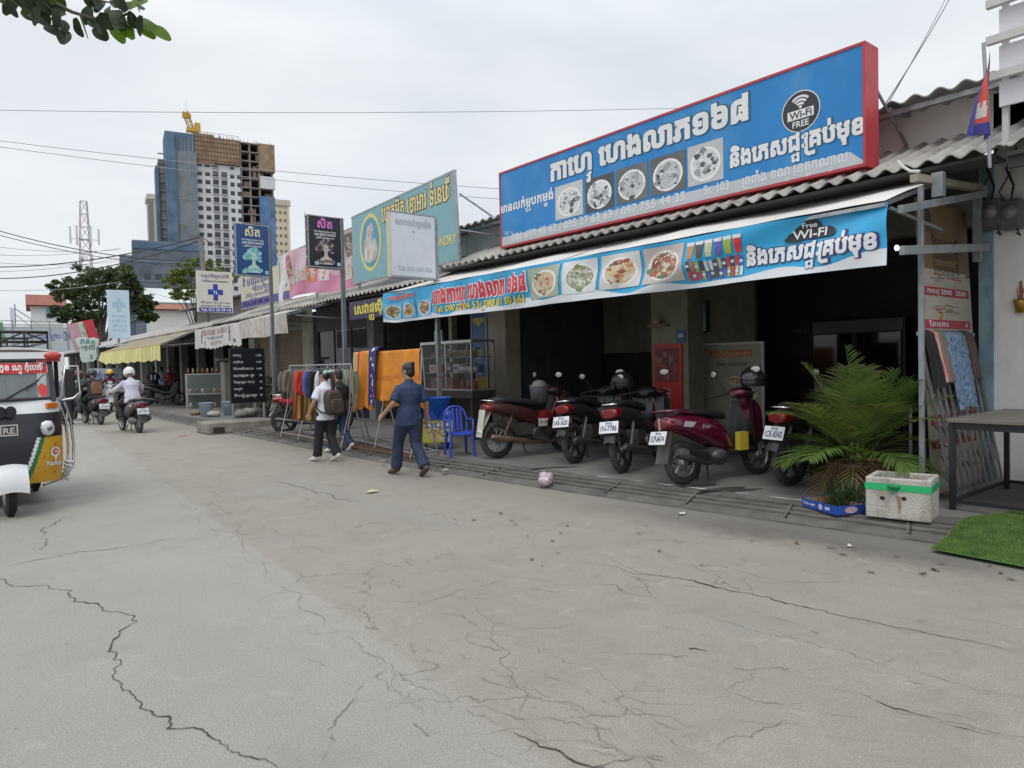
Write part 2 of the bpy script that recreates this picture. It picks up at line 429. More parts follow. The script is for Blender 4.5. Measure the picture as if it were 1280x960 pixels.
    g2 = ramp(noise(330, 2, .9), .35, .68, (.7, .7, .7, 1), (1.25, 1.25, 1.25, 1)); c = mix(1.0, c, g2, 'MULTIPLY')
    # damp oily stain along the drain near the palm
    gl_ = math_('MAXIMUM', math_('SUBTRACT', 6.2, math_('MULTIPLY', math_('SUBTRACT', sp.outputs[1], 2.25), .12)), 5.42); dg = math_('SUBTRACT', gl_, sp.outputs[0])
    dg = math_('ADD', dg, math_('MULTIPLY', math_('SUBTRACT', noise(2.2, 9, .75, .6), .5), 1.3))
    yr = math_('MULTIPLY', ramp(math_('MULTIPLY', sp.outputs[1], .1), .12, .2), ramp(math_('MULTIPLY', sp.outputs[1], .1), .36, .56, (1, 1, 1, 1), (0, 0, 0, 1)))
    st = math_('MULTIPLY', ramp(dg, .45, 1.05, (1, 1, 1, 1), (0, 0, 0, 1)), math_('ADD', math_('MULTIPLY', yr, .85), .1))
    c = mix(math_('MULTIPLY', st, .8), c, (.055, .049, .043, 1))
    c = mix(math_('MULTIPLY', ramp(dg, .2, 1.3, (1, 1, 1, 1), (0, 0, 0, 1)), .3), c, (.2, .185, .16, 1))
    # faint tyre polish: smoother darker lanes along the street
    wv = n.new('ShaderNodeTexNoise'); mpp = n.new('ShaderNodeMapping'); mpp.inputs['Scale'].default_value = (1.1, .07, 1); L.new(S, mpp.inputs[0]); L.new(mpp.outputs[0], wv.inputs[0]); wv.inputs['Scale'].default_value = 1.3; wv.inputs['Detail'].default_value = 5
    c = mix(math_('MULTIPLY', ramp(wv.outputs[0], .5, .75), .4), c, (.235, .23, .215, 1))
    L.new(c, P.inputs['Base Color']); P.inputs['Roughness'].default_value = .85
    bu = n.new('ShaderNodeBump'); bu.inputs['Strength'].default_value = .5; bu.inputs['Distance'].default_value = .01
    hh = math_('ADD', math_('ADD', math_('MULTIPLY', noise(210, 3, .8), .4), math_('MULTIPLY', noise(5, 8, .7), 1.3)), math_('MULTIPLY', crz, -1.2))
    L.new(hh, bu.inputs['Height']); L.new(bu.outputs[0], P.inputs['Normal'])
    return m
ROADM = road_material()
CRACKM = M((.055, .05, .045), .95, 0, .5, 30)
rd = MB()
rd.add([(-250, -60, 0), (6.7, -60, 0), (6.7, 400, 0), (-250, 400, 0)], [(0, 1, 2, 3)], 0)
def crack(pts, w, rng, px=True, jag=.075, lev=6, mi=2):
    p = [G(*q) for q in pts] if px else [V(q) for q in pts]
    for l in range(lev):
        q = [p[0]]
        for a, b in zip(p, p[1:]):
            d = b - a; L_ = d.length
            if L_ > .025:
                m = (a + b) / 2 + V((-d.y, d.x, 0)) * rng.gauss(0, jag * (1.7 if L_ < .12 else 1)); q.append(m)
            q.append(b)
        p = q
    k = len(p); ph = rng.random() * 9
    for i in range(k - 1):
        a, b = p[i], p[i + 1]; d = (b - a)
        if d.length < 1e-6: continue
        nn = V((-d.y, d.x, 0)).normalized()
        def ww(j):
            t = j / (k - 1); e = min(1, t * 8, (1 - t) * 8); z = noise.noise(V((p[j].x * 2.3, p[j].y * 2.3, ph))); z2 = noise.noise(V((p[j].x * 17, p[j].y * 17, ph)))
            return w * e * max(.5 if w > .0044 else .12, .6 + 1.4 * z + 1.1 * z2)
        wa, wb = ww(i), ww(i + 1)
        z = V((0, 0, .004))
        rd.add([a + nn * wa + z, a - nn * wa + z, b - nn * wb + z, b + nn * wb + z], [(0, 1, 2, 3)], mi)
rg = random.Random(3)
for pts, w in [
    ([(-30, 700), (15, 732), (90, 738), (150, 765), (171, 776), (150, 792), (135, 815), (140, 845), (165, 868), (190, 890), (215, 905), (260, 920), (300, 945), (345, 958), (380, 985)], .009),
    ([(750, 705), (860, 725), (920, 740), (1000, 758), (1060, 772), (1135, 787), (1200, 800), (1300, 818)], .011),
    ([(850, 733), (905, 728), (925, 740)], .006), ([(1000, 800), (1060, 815), (1110, 835)], .004), ([(880, 770), (960, 792), (1000, 800)], .004),
    ([(1090, 875), (1130, 888), (1180, 905), (1240, 920), (1300, 932)], .007), ([(1120, 850), (1170, 860), (1290, 872)], .005),
    ([(680, 838), (740, 870), (800, 895), (870, 937)], .005), ([(640, 915), (700, 940), (760, 965)], .008), ([(740, 960), (800, 945), (840, 955)], .005),
    ([(480, 833), (450, 860), (425, 895), (405, 960)], .004), ([(-20, 715), (100, 690), (220, 673)], .006),
    ([(50, 690), (55, 660), (75, 650), (120, 635)], .006), ([(330, 599), (395, 616), (455, 631)], .009), ([(455, 631), (490, 648)], .004),
    ([(215, 610), (250, 640), (310, 690), (400, 770), (490, 833), (560, 875), (640, 925)], .003),
    ([(430, 770), (500, 775), (560, 745), (640, 720)], .004), ([(520, 757), (560, 742), (610, 750)], .004), ([(640, 735), (700, 742)], .005),
    ([(860, 812), (885, 815)], .012), ([(950, 770), (990, 778), (1040, 800)], .005), ([(990, 795), (1030, 790)], .004),
    ([(850, 610), (930, 640), (1000, 655)], .002), ([(620, 790), (700, 830)], .003), ([(1040, 860), (1090, 875)], .004), ([(900, 860), (1000, 880), (1090, 877)], .003)]:
    crack(pts, w * .5, rg, mi=1 if w > .005 else 2)
za = [(110, 605), (175, 632), (245, 672), (310, 722), (420, 772), (500, 815), (580, 862), (660, 915), (740, 965)]
for i in range(75):
    k = rg.random() * (len(za) - 1.01); j = int(k); t = k - j
    c = G(za[j][0] * (1 - t) + za[j + 1][0] * t, za[j][1] * (1 - t) + za[j + 1][1] * t)
    c = c + V((rg.gauss(.1, .22), rg.gauss(0, .2), 0)); a = rg.gauss(1.75, .35); l = rg.uniform(.05, .22)
    d = V((cos(a), sin(a), 0)) * l
    crack([c - d, c, c + d], rg.uniform(.0007, .0016), rg, False, .09, 5)
for i in range(34):
    c = G(rg.uniform(560, 1280), rg.uniform(690, 930)); a = rg.gauss(2.2, .6); l = rg.uniform(.06, .35); d = V((cos(a), sin(a), 0)) * l
    crack([c - d, c, c + d], rg.uniform(.0007, .0016), rg, False, .09, 5)
struct('road', rd, [ROADM, CRACKM, M((.17, .15, .125), .95, 0, .35, 20)])

GUT = [(-4, 6.6), (1.0, 6.38), (2.25, 6.2), (3.5, 6.02), (5.2, 5.8), (7, 5.62), (9, 5.46), (12, 5.4), (18, 5.4), (26, 5.45), (70, 5.6)]
def gx(Y):
    for (a, x0), (b, x1) in zip(GUT, GUT[1:]):
        if Y <= b: return x0 + (x1 - x0) * (Y - a) / (b - a)
    return GUT[-1][1]
prof = [(-.05, .003), (0, .012), (.02, .03), (.1, .045), (.115, .002), (.16, .002), (.165, .052), (.235, .06), (.25, .006), (.295, .006), (.3, .066), (.37, .075), (.385, .012), (.43, .012), (.435, .082), (.6, .1)]
gm = MB(); n_ = 240
GM_ = M((.115, .108, .097), .85, 0, .3, 4, .3, 50, dirt=(.07, .065, .06), da=.8, ds=1.5); GD = M((.022, .02, .019), .9, 0, .4, 8)
rows = []
for i in range(n_ + 1):
    Y = -3 + 33 * i / n_; X0 = gx(Y); w = rg.uniform(-.006, .006)
    rows.append([(X0 + o + w, Y, max(.002, z + rg.uniform(-.004, .004))) for o, z in prof])
for i in range(n_):
    for j in range(len(prof) - 1):
        gm.add([rows[i][j], rows[i][j + 1], rows[i + 1][j + 1], rows[i + 1][j]], [(0, 1, 2, 3)], 1 if j in (4, 8, 12) else 0)
for k in range(20):
    Y = -.6 + k * 1.02; X0 = gx(Y)
    gm.bar((X0 + .02, Y, .034), (X0 + .56, Y + .2, .088), .016, .012, 1)
    gm.bar((X0 + .02, Y + .025, .03), (X0 + .56, Y + .225, .086), .02, .02, 0)
struct('gutter', gm, [GM_, GD])
# oily dirt washed along the road edge
dm_ = MB()
def blob(c, rx, ry, z, m, a=0, n=26, seed=0):
    r = random.Random(seed); ph = [r.uniform(0, 6.3) for _ in range(4)]
    vs = []
    for j in range(n):
        t = 2 * pi * j / n; q = 1 + .18 * sin(2 * t + ph[0]) + .14 * sin(3 * t + ph[1]) + .09 * sin(5 * t + ph[2]) + .06 * sin(9 * t + ph[3])
        x, y = rx * q * cos(t), ry * q * sin(t); vs.append((c[0] + x * cos(a) - y * sin(a), c[1] + x * sin(a) + y * cos(a), z))
    return vs, [tuple(range(n))]
pv = MB()
PAVM = M((.165, .157, .145), .85, 0, .22, 1.2, .3, 45, dirt=(.1, .095, .09), da=.75, ds=.8)
OIL = M((.05, .048, .045), .55, 0, .4, 6)
N = 40
for i in range(N):
    Y0 = -4 + 74 * i / N; Y1 = -4 + 74 * (i + 1) / N
    pv.add([(gx(Y0) + .6, Y0, .1), (14.5, Y0, .1), (14.5, Y1, .1), (gx(Y1) + .6, Y1, .1)], [(0, 1, 2, 3)])
for k, (px, py, rx, ry) in enumerate([(905, 612, .32, .09), (875, 607, .2, .08), (930, 613, .2, .05), (690, 585, .3, .05)]):
    c = G(px, py, .1); vs, fs = blob(c, rx, ry, .104 + k * .001, 1, -.5, seed=k); pv.add(vs, fs, 1)
struct('pavement', pv, [PAVM, OIL])
SO = M((.125, .118, .108), .85, 0, .4, 5, .3, 40)
so_ = MB()
for i in range(60):
    Y0 = -1 + i * .3
    def ed(Y): return gx(Y) - .04, gx(Y) - .13 - .28 * max(0, noise.noise(V((Y * .55, 2.2, 0))) + .25) * (1.5 if Y < 6 else .6)
    a, b = ed(Y0); c, d = ed(Y0 + .3)
    so_.add([(b, Y0, .0055), (a, Y0, .0075), (c, Y0 + .3, .0075), (d, Y0 + .3, .0055)], [(0, 1, 2, 3)])
# far land beyond the street
fl = MB(); fl.add([(6.7, 70, -.02), (600, 70, -.02), (600, 900, -.02), (-600, 900, -.02), (-600, 400, -.02), (6.7, 400, -.02)], [(0, 1, 2, 3, 4, 5)])
fl.add([(14.5, -60, -.03), (600, -60, -.03), (600, 70, -.03), (14.5, 70, -.03)], [(0, 1, 2, 3)])
struct('ground', fl, M((.22, .2, .17), .9, 0, .2, .3))

# ================================================================ THE TERRACE OF SHOPS
TILE = M((.34, .325, .30), .85, 0, .25, 2.5, .25, 40, dirt=(.12, .115, .11), da=.75, ds=1.6)
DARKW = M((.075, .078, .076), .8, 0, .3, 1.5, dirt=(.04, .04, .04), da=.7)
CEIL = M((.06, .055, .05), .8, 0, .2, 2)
PLASTER = M((.8, .79, .77), .8, 0, .06, 2.5, .12, 30, dirt=(.4, .38, .35), da=.55, ds=1.4)
CREAM = M((.5, .45, .36), .75, 0, .12, 3, .1, 30, dirt=(.2, .17, .13), da=.6, ds=2)
TIN = M((.36, .36, .355), .6, .3, .15, 3, dirt=(.14, .12, .1), da=.6, ds=2)
def canopy(par, y0, y1, x0, z0, x1, z1, per=.2, amp=.028, tiles=True, mat=TILE, name='roof'):
    mb = MB(); nu = int((y1 - y0) / per * 8); rowsn = 4 if tiles else 2
    def fn(u, v):
        y = y1 + (y0 - y1) * u
        st = (v * rowsn) % 1 * .02 if tiles and v < 1 else 0
        jy = .006 * noise.noise(V((y * 1.3, v * 3, 0)))
        return (x0 + (x1 - x0) * v, y, z0 + (z1 - z0) * v - st + amp * sin(2 * pi * y / per) + jy)
    mb.slab(fn, nu, rowsn * 2, (0, 0, -.014))
    return mb.build(name, mat, par)
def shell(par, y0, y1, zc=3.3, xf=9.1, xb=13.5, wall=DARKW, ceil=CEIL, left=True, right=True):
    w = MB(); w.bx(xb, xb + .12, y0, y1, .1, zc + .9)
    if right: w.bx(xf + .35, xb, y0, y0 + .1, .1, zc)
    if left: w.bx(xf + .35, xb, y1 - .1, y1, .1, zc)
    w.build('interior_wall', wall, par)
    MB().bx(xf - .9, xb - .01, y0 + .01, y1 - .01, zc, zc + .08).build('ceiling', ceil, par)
def upper(par, y0, y1, z0, z1, ov=True, roof=True):
    MB().bx(9.1, 9.25, y0, y1, z0, z1 - .1).build('upper_wall', PLASTER, par)
    if roof:
        canopy(par, y0, y1, 8.5, z1 - .13, 12.5, z1 + .15, .25, .03, False, TIN, 'upper_roof')
        f = MB()
        for k in range(int((y1 - y0) / 1.3) + 1):
            y = y0 + .1 + k * 1.3; f.bar((8.56, y, z1 - .18), (9.09, y, z1 - .14), .05, .05)
        f.bx(8.6, 8.64, y0, y1, z1 - .24, z1 - .185)
        f.build('rafter', GALV, par)

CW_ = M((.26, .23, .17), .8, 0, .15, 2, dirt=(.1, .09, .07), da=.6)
cafe = thing('cafe_building', 'single-storey cafe with dark open front behind the parked motorbikes, under the large blue sign', 'building', (0, 0, 0), 0)
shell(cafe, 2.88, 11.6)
canopy(cafe, 2.2, 11.6, 7.6, 3.40, 9.12, 3.99)
upper(cafe, 2.2, 12.7, 3.9, 4.5)
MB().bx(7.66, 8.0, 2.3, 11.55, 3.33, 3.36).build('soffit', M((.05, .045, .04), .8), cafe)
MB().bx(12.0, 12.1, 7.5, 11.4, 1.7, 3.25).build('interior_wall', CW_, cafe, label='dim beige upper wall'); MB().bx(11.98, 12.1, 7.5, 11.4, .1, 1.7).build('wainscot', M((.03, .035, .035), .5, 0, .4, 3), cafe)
# facade beam over the opening
MB().bx(9.1, 9.3, 2.88, 11.6, 2.95, 3.9).build('lintel', M((.2, .19, .17), .8, dirt=(.08, .07, .06), da=.6), cafe)
GRN = M((.19, .2, .13), .75, 0, .3, 2, dirt=(.3, .26, .17), da=.8, ds=3)
MB().bx(9.0, 9.4, 6.78, 7.5, .1, 2.95).build('pillar', GRN, cafe, bev=.01, label='greenish pillar plastered with notices')
MB().bx(9.0, 9.4, 11.3, 11.95, .1, 2.96).build('pillar', CREAM, cafe, bev=.01, label='cream pillar with pale strip')
# blue painted end pillar and white wall of the next house
nbr = thing('white_house', 'white plastered house front with stained wall at the right edge beside the cafe', 'building', (0, 0, 0))
MB().bx(9.1, 9.4, -3.5, 2.735, .1, 4.35).build('wall', PLASTER, nbr)
MB().bx(9.06, 9.3, 2.737, 2.87, .1, 3.6).build('end_pillar', M((.22, .33, .4), .7, 0, .15, 4, dirt=(.1, .1, .1), da=.8, ds=5), nbr, label='blue painted flaking pillar')
canopy(nbr, -3.5, 2.19, 7.6, 3.42, 9.1, 4.0)
canopy(nbr, -3.5, 2.19, 8.5, 4.37, 12.5, 4.65, .25, .03, False, TIN, 'upper_roof')
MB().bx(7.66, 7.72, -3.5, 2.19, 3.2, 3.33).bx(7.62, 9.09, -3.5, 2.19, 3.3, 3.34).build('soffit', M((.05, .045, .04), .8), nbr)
m = MB()
for k in range(5):
    z = .1 + k * .12
m.bx(9.085, 9.1, 1.2, 2.1, .1, .55).build('plinth', M((.42, .42, .4), .8, 0, .1), nbr)

snack = thing('snack_shop', 'dark open snack shop behind the glass food cabinet and orange cloth', 'building')
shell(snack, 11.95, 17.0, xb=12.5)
canopy(snack, 11.62, 17.2, 7.6, 3.2, 9.12, 3.8)
upper(snack, 12.72, 15.6, 3.7, 4.5)
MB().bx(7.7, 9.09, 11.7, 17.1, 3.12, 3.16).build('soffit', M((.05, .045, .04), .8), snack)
MB().bx(9.1, 9.3, 11.96, 17.0, 2.85, 3.9).build('lintel', M((.17, .17, .17), .8), snack)
MB().bx(9.0, 9.3, 16.9, 17.25, .1, 2.85).build('pillar', M((.2, .2, .2), .7), snack)
MB().bx(9.05, 9.2, 13.3, 13.42, .1, 2.85).build('pillar', M((.3, .28, .22), .7), snack)

tail = thing('tailor_shop', 'dark glazed shop between the grey rolling shutter and the snack shop', 'building')
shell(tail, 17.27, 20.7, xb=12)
canopy(tail, 17.22, 21.2, 7.6, 3.17, 9.12, 3.77)
MB().bx(9.1, 9.3, 17.26, 20.75, 2.6, 3.8).build('lintel', M((.12, .12, .125), .8), tail)
f = MB()
for y in (17.35, 18.4, 19.5, 20.6): f.bx(9.1, 9.16, y, y + .07, .1, 2.6)
f.bx(9.1, 9.16, 17.3, 20.65, 1.0, 1.06); f.build('door_frame', BLACKM, tail)
MB().bx(9.12, 9.13, 17.42, 20.6, .1, 2.6).build('glass_pane', glass((.05, .06, .07), .55), tail)

shut = thing('shuttered_shop', 'closed shop with brown roller shutters behind the black menu board', 'building')
canopy(shut, 21.22, 26.2, 7.6, 3.14, 9.12, 3.74)
for q in ((20.78, 21.6), (24.15, 24.5), (26.0, 26.6)): MB().bx(9.0, 9.35, *q, .1, 3.1).build('pillar', M((.33, .31, .27), .75, 0, .15, 3, dirt=(.13, .12, .1), da=.7), shut)
MB().bx(9.15, 9.35, 21.6, 26, 2.75, 3.8).build('lintel', M((.22, .2, .17), .8), shut)
for y0, y1 in ((21.62, 24.14), (24.52, 25.98)):
    s = MB(); k = 34
    for i in range(k):
        z = .1 + 2.65 * i / k; hh = 2.65 / k
        s.add([(9.2, y0, z), (9.2, y1, z), (9.175, y1, z + hh * .55), (9.175, y0, z + hh * .55)], [(0, 1, 2, 3)]); s.add([(9.175, y0, z + hh * .55), (9.175, y1, z + hh * .55), (9.2, y1, z + hh), (9.2, y0, z + hh)], [(0, 1, 2, 3)])
    s.bx(9.21, 9.24, y0, y1, .1, 2.75)
    s.build('roller_shutter', M((.25, .2, .14), .6, .2, .15, 3, dirt=(.12, .09, .07), da=.6), shut)
MB().bx(9.36, 12, 21.3, 26.4, .1, 3.2).build('wall', DARKW, shut)

oldm = M((.26, .25, .235), .85, 0, .2, 1.5, dirt=(.1, .1, .09), da=.7, ds=1)
old = thing('old_shop', 'old low grey shop with weathered roof behind the yellow awning', 'building')
shell(old, 26.62, 40, 3.0, xb=12.5)
canopy(old, 26.22, 40, 7.6, 3.1, 9.12, 3.65)
MB().bx(9.1, 9.25, 26.6, 33.5, 3.5, 4.25).build('upper_wall', oldm, old)
canopy(old, 25.6, 34.5, 8.5, 4.2, 12.5, 4.9, .25, .03, False, M((.15, .15, .145), .8, 0, .2, 3), 'upper_roof')
for y in (28.2, 30.6, 33.2, 36, 38.5): MB().bx(9.0, 9.3, y, y + .35, .1, 3.0).build('pillar', M((.3, .29, .27), .8, dirt=(.1, .1, .1), da=.6), old)
MB().bx(9.1, 9.3, 26.62, 40, 2.7, 3.6).build('lintel', oldm, old)
far = thing('far_shop', 'row of distant low shops under tin roofs beyond the tooth sign', 'building')
shell(far, 40.1, 74, 3.0, xb=12.5)
canopy(far, 40.05, 74, 7.4, 3.0, 11, 4.1, .4, .03, False, TIN)
for k in range(10): MB().bx(9.0, 9.3, 41 + k * 3.5, 41.4 + k * 3.5, .1, 3.0).build('pillar', M((.3, .29, .27), .8), far)
# ================================================================ SIGNS
def street_sign(name, label, cat, X, Yl, zb, group=None):
    r = thing(name, label, cat, (X, Yl, zb), -pi / 2, group)
    return r, (lambda px, py: (Yl - PX(px, py, X).y, PX(px, py, X).z - zb))
def cross_sign(name, label, cat, x0, Y, zb, group=None):
    r = thing(name, label, cat, (x0, Y, zb), 0, group)
    return r, (lambda px, py: (PY(px, py, Y).x - x0, PY(px, py, Y).z - zb))
def paint(c, v=.06, da=.25, dirt=(.35, .36, .36), s=2.5, r=.4): return M(c, r, 0, v, s, dirt=dirt, da=da, ds=1.3)
def food(par, x0, x1, z0, z1, pal, bgc, seed, y=-.006, plate=(.75, .75, .73), fn=None, kind=0):
    """a printed picture of a dish: ground, plate and scattered food shapes"""
    r = random.Random(seed); mb = MB(); w, h = x1 - x0, z1 - z0; cx, cz = (x0 + x1) / 2, (z0 + z1) / 2
    mats = [paint(bgc, .1), paint(plate, .05)] + [paint(c, .25, s=30) for c in pal]
    mb.rect(x0, x1, z0, z1, y, 0)
    if kind == 0:
        mb.disc((cx, y - .001, cz - h * .03), w * .43, h * .42, m=1, n=22)
        mb.disc((cx, y - .0015, cz - h * .03), w * .37, h * .36, m=2 + r.randrange(len(pal)), n=22)
    e = 0
    for i in range(34):
        a = r.uniform(0, 6.28); q = r.random() ** .6 * .36; e += 1
        c = (cx + cos(a) * q * w, y - .002 - e * 4e-5, cz - h * .03 + sin(a) * q * h)
        n = r.choice((4, 5, 6, 8)); rr = r.uniform(.03, .11)
        pts = []
        for j in range(n):
            t = 2 * pi * j / n + r.uniform(-.2, .2); k = r.uniform(.7, 1.3)
            pts.append((c[0] + cos(t) * rr * w * k, c[1], c[2] + sin(t) * rr * h * k * .8))
        mb.add(pts, [tuple(range(n))], 2 + r.randrange(len(pal)))
    if fn: bend(mb, fn, .09)
    return mb.build('food_photo', mats, par)
GREYPAL = ((.45, .47, .48), (.2, .2, .21), (.07, .07, .08), (.6, .62, .63), (.3, .32, .33))
HOTPAL = ((.35, .09, .05), (.5, .22, .08), (.12, .2, .06), (.55, .42, .25), (.2, .07, .05), (.6, .55, .45))
LW = M((.68, .69, .70), .4, 0, .06, 4); LDK = M((.05, .1, .16), .5, 0, .1)
# ---- large blue cafe billboard
Wd, Hg = 6.38, 1.33
bs, L_ = street_sign('cafe_billboard', 'large blue cafe billboard with red sides and white lettering on the tiled roof', 'sign', 7.85, 9.92, 3.56)
BLUE = M((.012, .195, .50), .38, 0, .06, 1.2, dirt=(.12, .36, .58), da=.5, ds=1.1)
RED = M((.45, .04, .055), .5, 0, .15, 3, dirt=(.25, .03, .03), da=.6, ds=3)
MB().bx(.03, Wd - .03, 0, .05, .03, Hg - .03).build('panel', BLUE, bs)
f = MB(); f.bx(0, Wd, -.012, .3, Hg - .03, Hg).bx(0, Wd, -.012, .3, 0, .03).bx(Wd - .03, Wd, -.012, .3, .031, Hg - .031).bx(0, .03, -.012, .3, .031, Hg - .031)
f.bx(.031, Wd - .031, .28, .3, .031, Hg - .031).build('frame', RED, bs, label='red painted metal box frame')
x0, z0 = L_(632, 296); x1, z1 = L_(1063, 187); x2, z2 = L_(1083, 206)
g = MB(); g.prism([(.035, .035), (x2, .035), (x1, z0 + .0), (.035, z0)], -.003, -.001)
g.build('grey_band', M((.46, .49, .52), .45, 0, .06, 3, dirt=(.35, .4, .44), da=.5), bs)
a, za = L_(689, 226); b, zb = L_(936, 152)
text(bs, 'កា េហ{វ េហងលាភ១៦៨'.replace(' េហ{', 'េហ{'), a, (za + zb) / 2 + .02, .42, LW, w=b - a, bold=.05, out=LDK, y=-.006, ob=.03)
a, za = L_(626, 268); b, zb = L_(692, 247)
text(bs, 'មានលក់ម{ហូបកម{មង់', a, (za + zb) / 2, .2, LW, w=b - a, bold=.035, y=-.006)
a, za = L_(913, 205); b, zb = L_(1081, 166)
text(bs, 'និងេភសជ{ជៈ|គប់មុខ', a, (za + zb) / 2 - .02, .28, LW, w=b - a, bold=.045, out=LDK, ob=.03, y=-.006)
FAINT = M((.62, .65, .68), .5, 0, .05)
a, za = L_(640, 302); b, zb = L_(857, 251)
text(bs, '086 699 45 62 / 095 27 63 63 / 097 755 44 35', a, .09, .17, FAINT, w=b - a, bold=.02, y=-.006)
a, za = L_(880, 246); b, zb = L_(1060, 200)
text(bs, 'St. 103 ភូមិ|តពាំង ខណ{ឌ េខត{តកណ្ដាល'.replace('្ដ', '{ដ'), a, .1, .16, FAINT, w=b - a, bold=.02, y=-.006)
a, za = L_(632, 291)
text(bs, 'ទំហំ 2ម', a, z0 + .03, .07, LW, bold=.01, y=-.006)
for k, (xa, xb_) in enumerate(((694, 729.5), (731.5, 768), (770, 810.5), (813, 857.5), (859.5, 905))):
    xm = (xa + xb_) / 2; yt = (229, 220, 207, 193, 178)[k]; yb = (272, 263, 252, 241, 229)[k]
    p, q = L_(xa, yt), L_(xb_, yb); t_ = L_(xm, yt)[1]; u_ = L_(xm, yb)[1]
    food(bs, p[0], q[0], u_, t_, GREYPAL, ((.5, .52, .53), (.07, .07, .075), (.12, .12, .12), (.1, .1, .1), (.45, .46, .47))[k], 40 + k)
c = L_(1001, 139); R_ = .235
wf = MB(); wf.disc((c[0], -.004, c[1]), R_, R_, n=40, m=1).disc((c[0], -.006, c[1]), R_ * .95, R_ * .95, n=40, m=0)
for k, rr in enumerate((.055, .095, .135)):
    n = 14; w_ = .013
    for j in range(n):
        t0, t1 = pi * .25 + pi * .5 * j / n, pi * .25 + pi * .5 * (j + 1) / n
        wf.add([(c[0] + cos(t) * r_, -.008, c[1] + .035 + sin(t) * r_) for t, r_ in ((t0, rr - w_), (t0, rr + w_), (t1, rr + w_), (t1, rr - w_))], [(0, 1, 2, 3)], 1)
wf.disc((c[0], -.008, c[1] + .05), .018, .018, n=12, m=1)
wf.rect(c[0] - .16, c[0] + .16, c[1] - .085, c[1] + .02, -.008, 1)
wf.build('wifi_emblem', [M((.03, .03, .035), .4), LW], bs)
text(bs, 'Wi-Fi', c[0], c[1] - .07, .11, M((.03, .03, .035), .4), w=.27, bold=.02, y=-.01, al='C')
text(bs, 'FREE', c[0], c[1] - .175, .1, LW, w=.2, bold=.015, y=-.008, al='C')
for x in (.05, 2.1, 4.2, 6.3): MB().tube([(x, .31, 1.0), (x, 1.24, .45)], .018, 6).build('strut', GALV, bs)

# ---- blue vinyl banner hanging from the front of the cafe awning
Yl, zb0 = 12.07, 2.325; BW, BH = 9.23, .575
bn, L_ = street_sign('awning_banner', 'bright blue vinyl banner with food pictures hung along the cafe awning edge', 'banner', 6.65, Yl, zb0)
def sag(p):
    x, y, z = p; u = x / BW; v = z / BH
    d = .035 * sin(x * 2.1 + v * 1.5) * (1 - v * .6) + .03 * sin(x * 6.3 - v * 3) * (.3 + .7 * (1 - abs(2 * v - 1))) + .05 * math.exp(-((u - .93) * 16 - (v - .8) * 3) ** 2) - .05 * math.exp(-((u - .86) * 20 - (v - .9) * 4) ** 2)
    d += .035 * noise.noise(V((x * 1.9, z * 3, 1.3)))
    zz = z - .02 * sin(pi * u * 3) * v * .4 - .035 * (1 - v) * math.exp(-(x / .25) ** 2) * -1
    return V((x, y + d, zz))
CY = M((.03, .36, .66), .35, 0, .06, 1.2, dirt=(.1, .45, .7), da=.4); VW = M((.66, .69, .72), .4, 0, .06, 3)
def bw(u):
    w = .11 + .04 * sin(u * 45) + .03 * sin(u * 71 + 1) + .12 * max(0, (u - .88) * 8)
    return (w + .06 * max(0, min(1, (u - .3) * 20, (.64 - u) * 20))) * BH
mb = MB(); mb.slab(lambda u, v: sag(V((u * BW, 0, v * BH))), 300, 26, (0, .003, 0), 0)
mb.build('vinyl_sheet', CY, bn)
mb = MB(); mb.sheet(lambda u, v: sag(V((u * BW, -.006, .002 + v * bw(u)))), 300, 6); mb.build('white_wave', VW, bn)
LR = M((.62, .05, .07), .4); LY = M((.75, .6, .06), .4); LN = M((.04, .03, .14), .4)
a, za = L_(541, 381); b, zb = L_(658, 366)
text(bn, 'ហាងកាេហ{វ េហងលាភ ១៦៨', a, .25, .34, LR, w=b - a, bold=.045, out=VW, y=-.012, fn=sag, ob=.05)
a, za = L_(546, 400); b, zb = L_(655, 389)
text(bn, 'Tel: 090 22 04 53 | 088 81 00 661', a, .085, .15, LY, w=b - a, bold=.018, out=M((.12, .1, .02), .5), y=-.012, fn=sag, ob=.02)
a, za = L_(486, 376); b, zb = L_(520, 373)
text(bn, 'មានលក់អាហារ', a, .43, .11, LR, w=b - a, bold=.02, out=VW, y=-.012, fn=sag)
a, za = L_(934, 333); b, zb = L_(1096, 308)
text(bn, 'និងេភសជ{ជៈ|គប់មុខ', a, .165, .23, VW, w=b - a, bold=.045, out=LN, y=-.012, fn=sag, ob=.04)
bp = (.25, .4, .45)
for k, (xa, xb_) in enumerate(((480, 500), (502, 520), (522, 540), (662, 703), (707, 747), (752, 800), (804, 857))):
    p, q = L_(xa, 360), L_(xb_, 360)
    lo, hi = ((.06, .36) if k < 3 else (.1, .53))
    food(bn, p[0], q[0], lo, hi, HOTPAL if k != 4 else ((.5, .5, .42), (.16, .25, .08), (.65, .65, .6), (.3, .3, .2)), (.12, .45, .7) if k < 3 else ((.35, .4, .3), (.62, .65, .66), (.6, .6, .58), (.5, .45, .42))[k - 3], 60 + k, y=-.012, fn=sag)
cup = MB(); cm = [(.5, .2, .05), (.08, .05, .04), (.5, .5, .3), (.1, .1, .4), (.35, .45, .08), (.6, .04, .05)]
p, q = L_(861, 340), L_(930, 320)
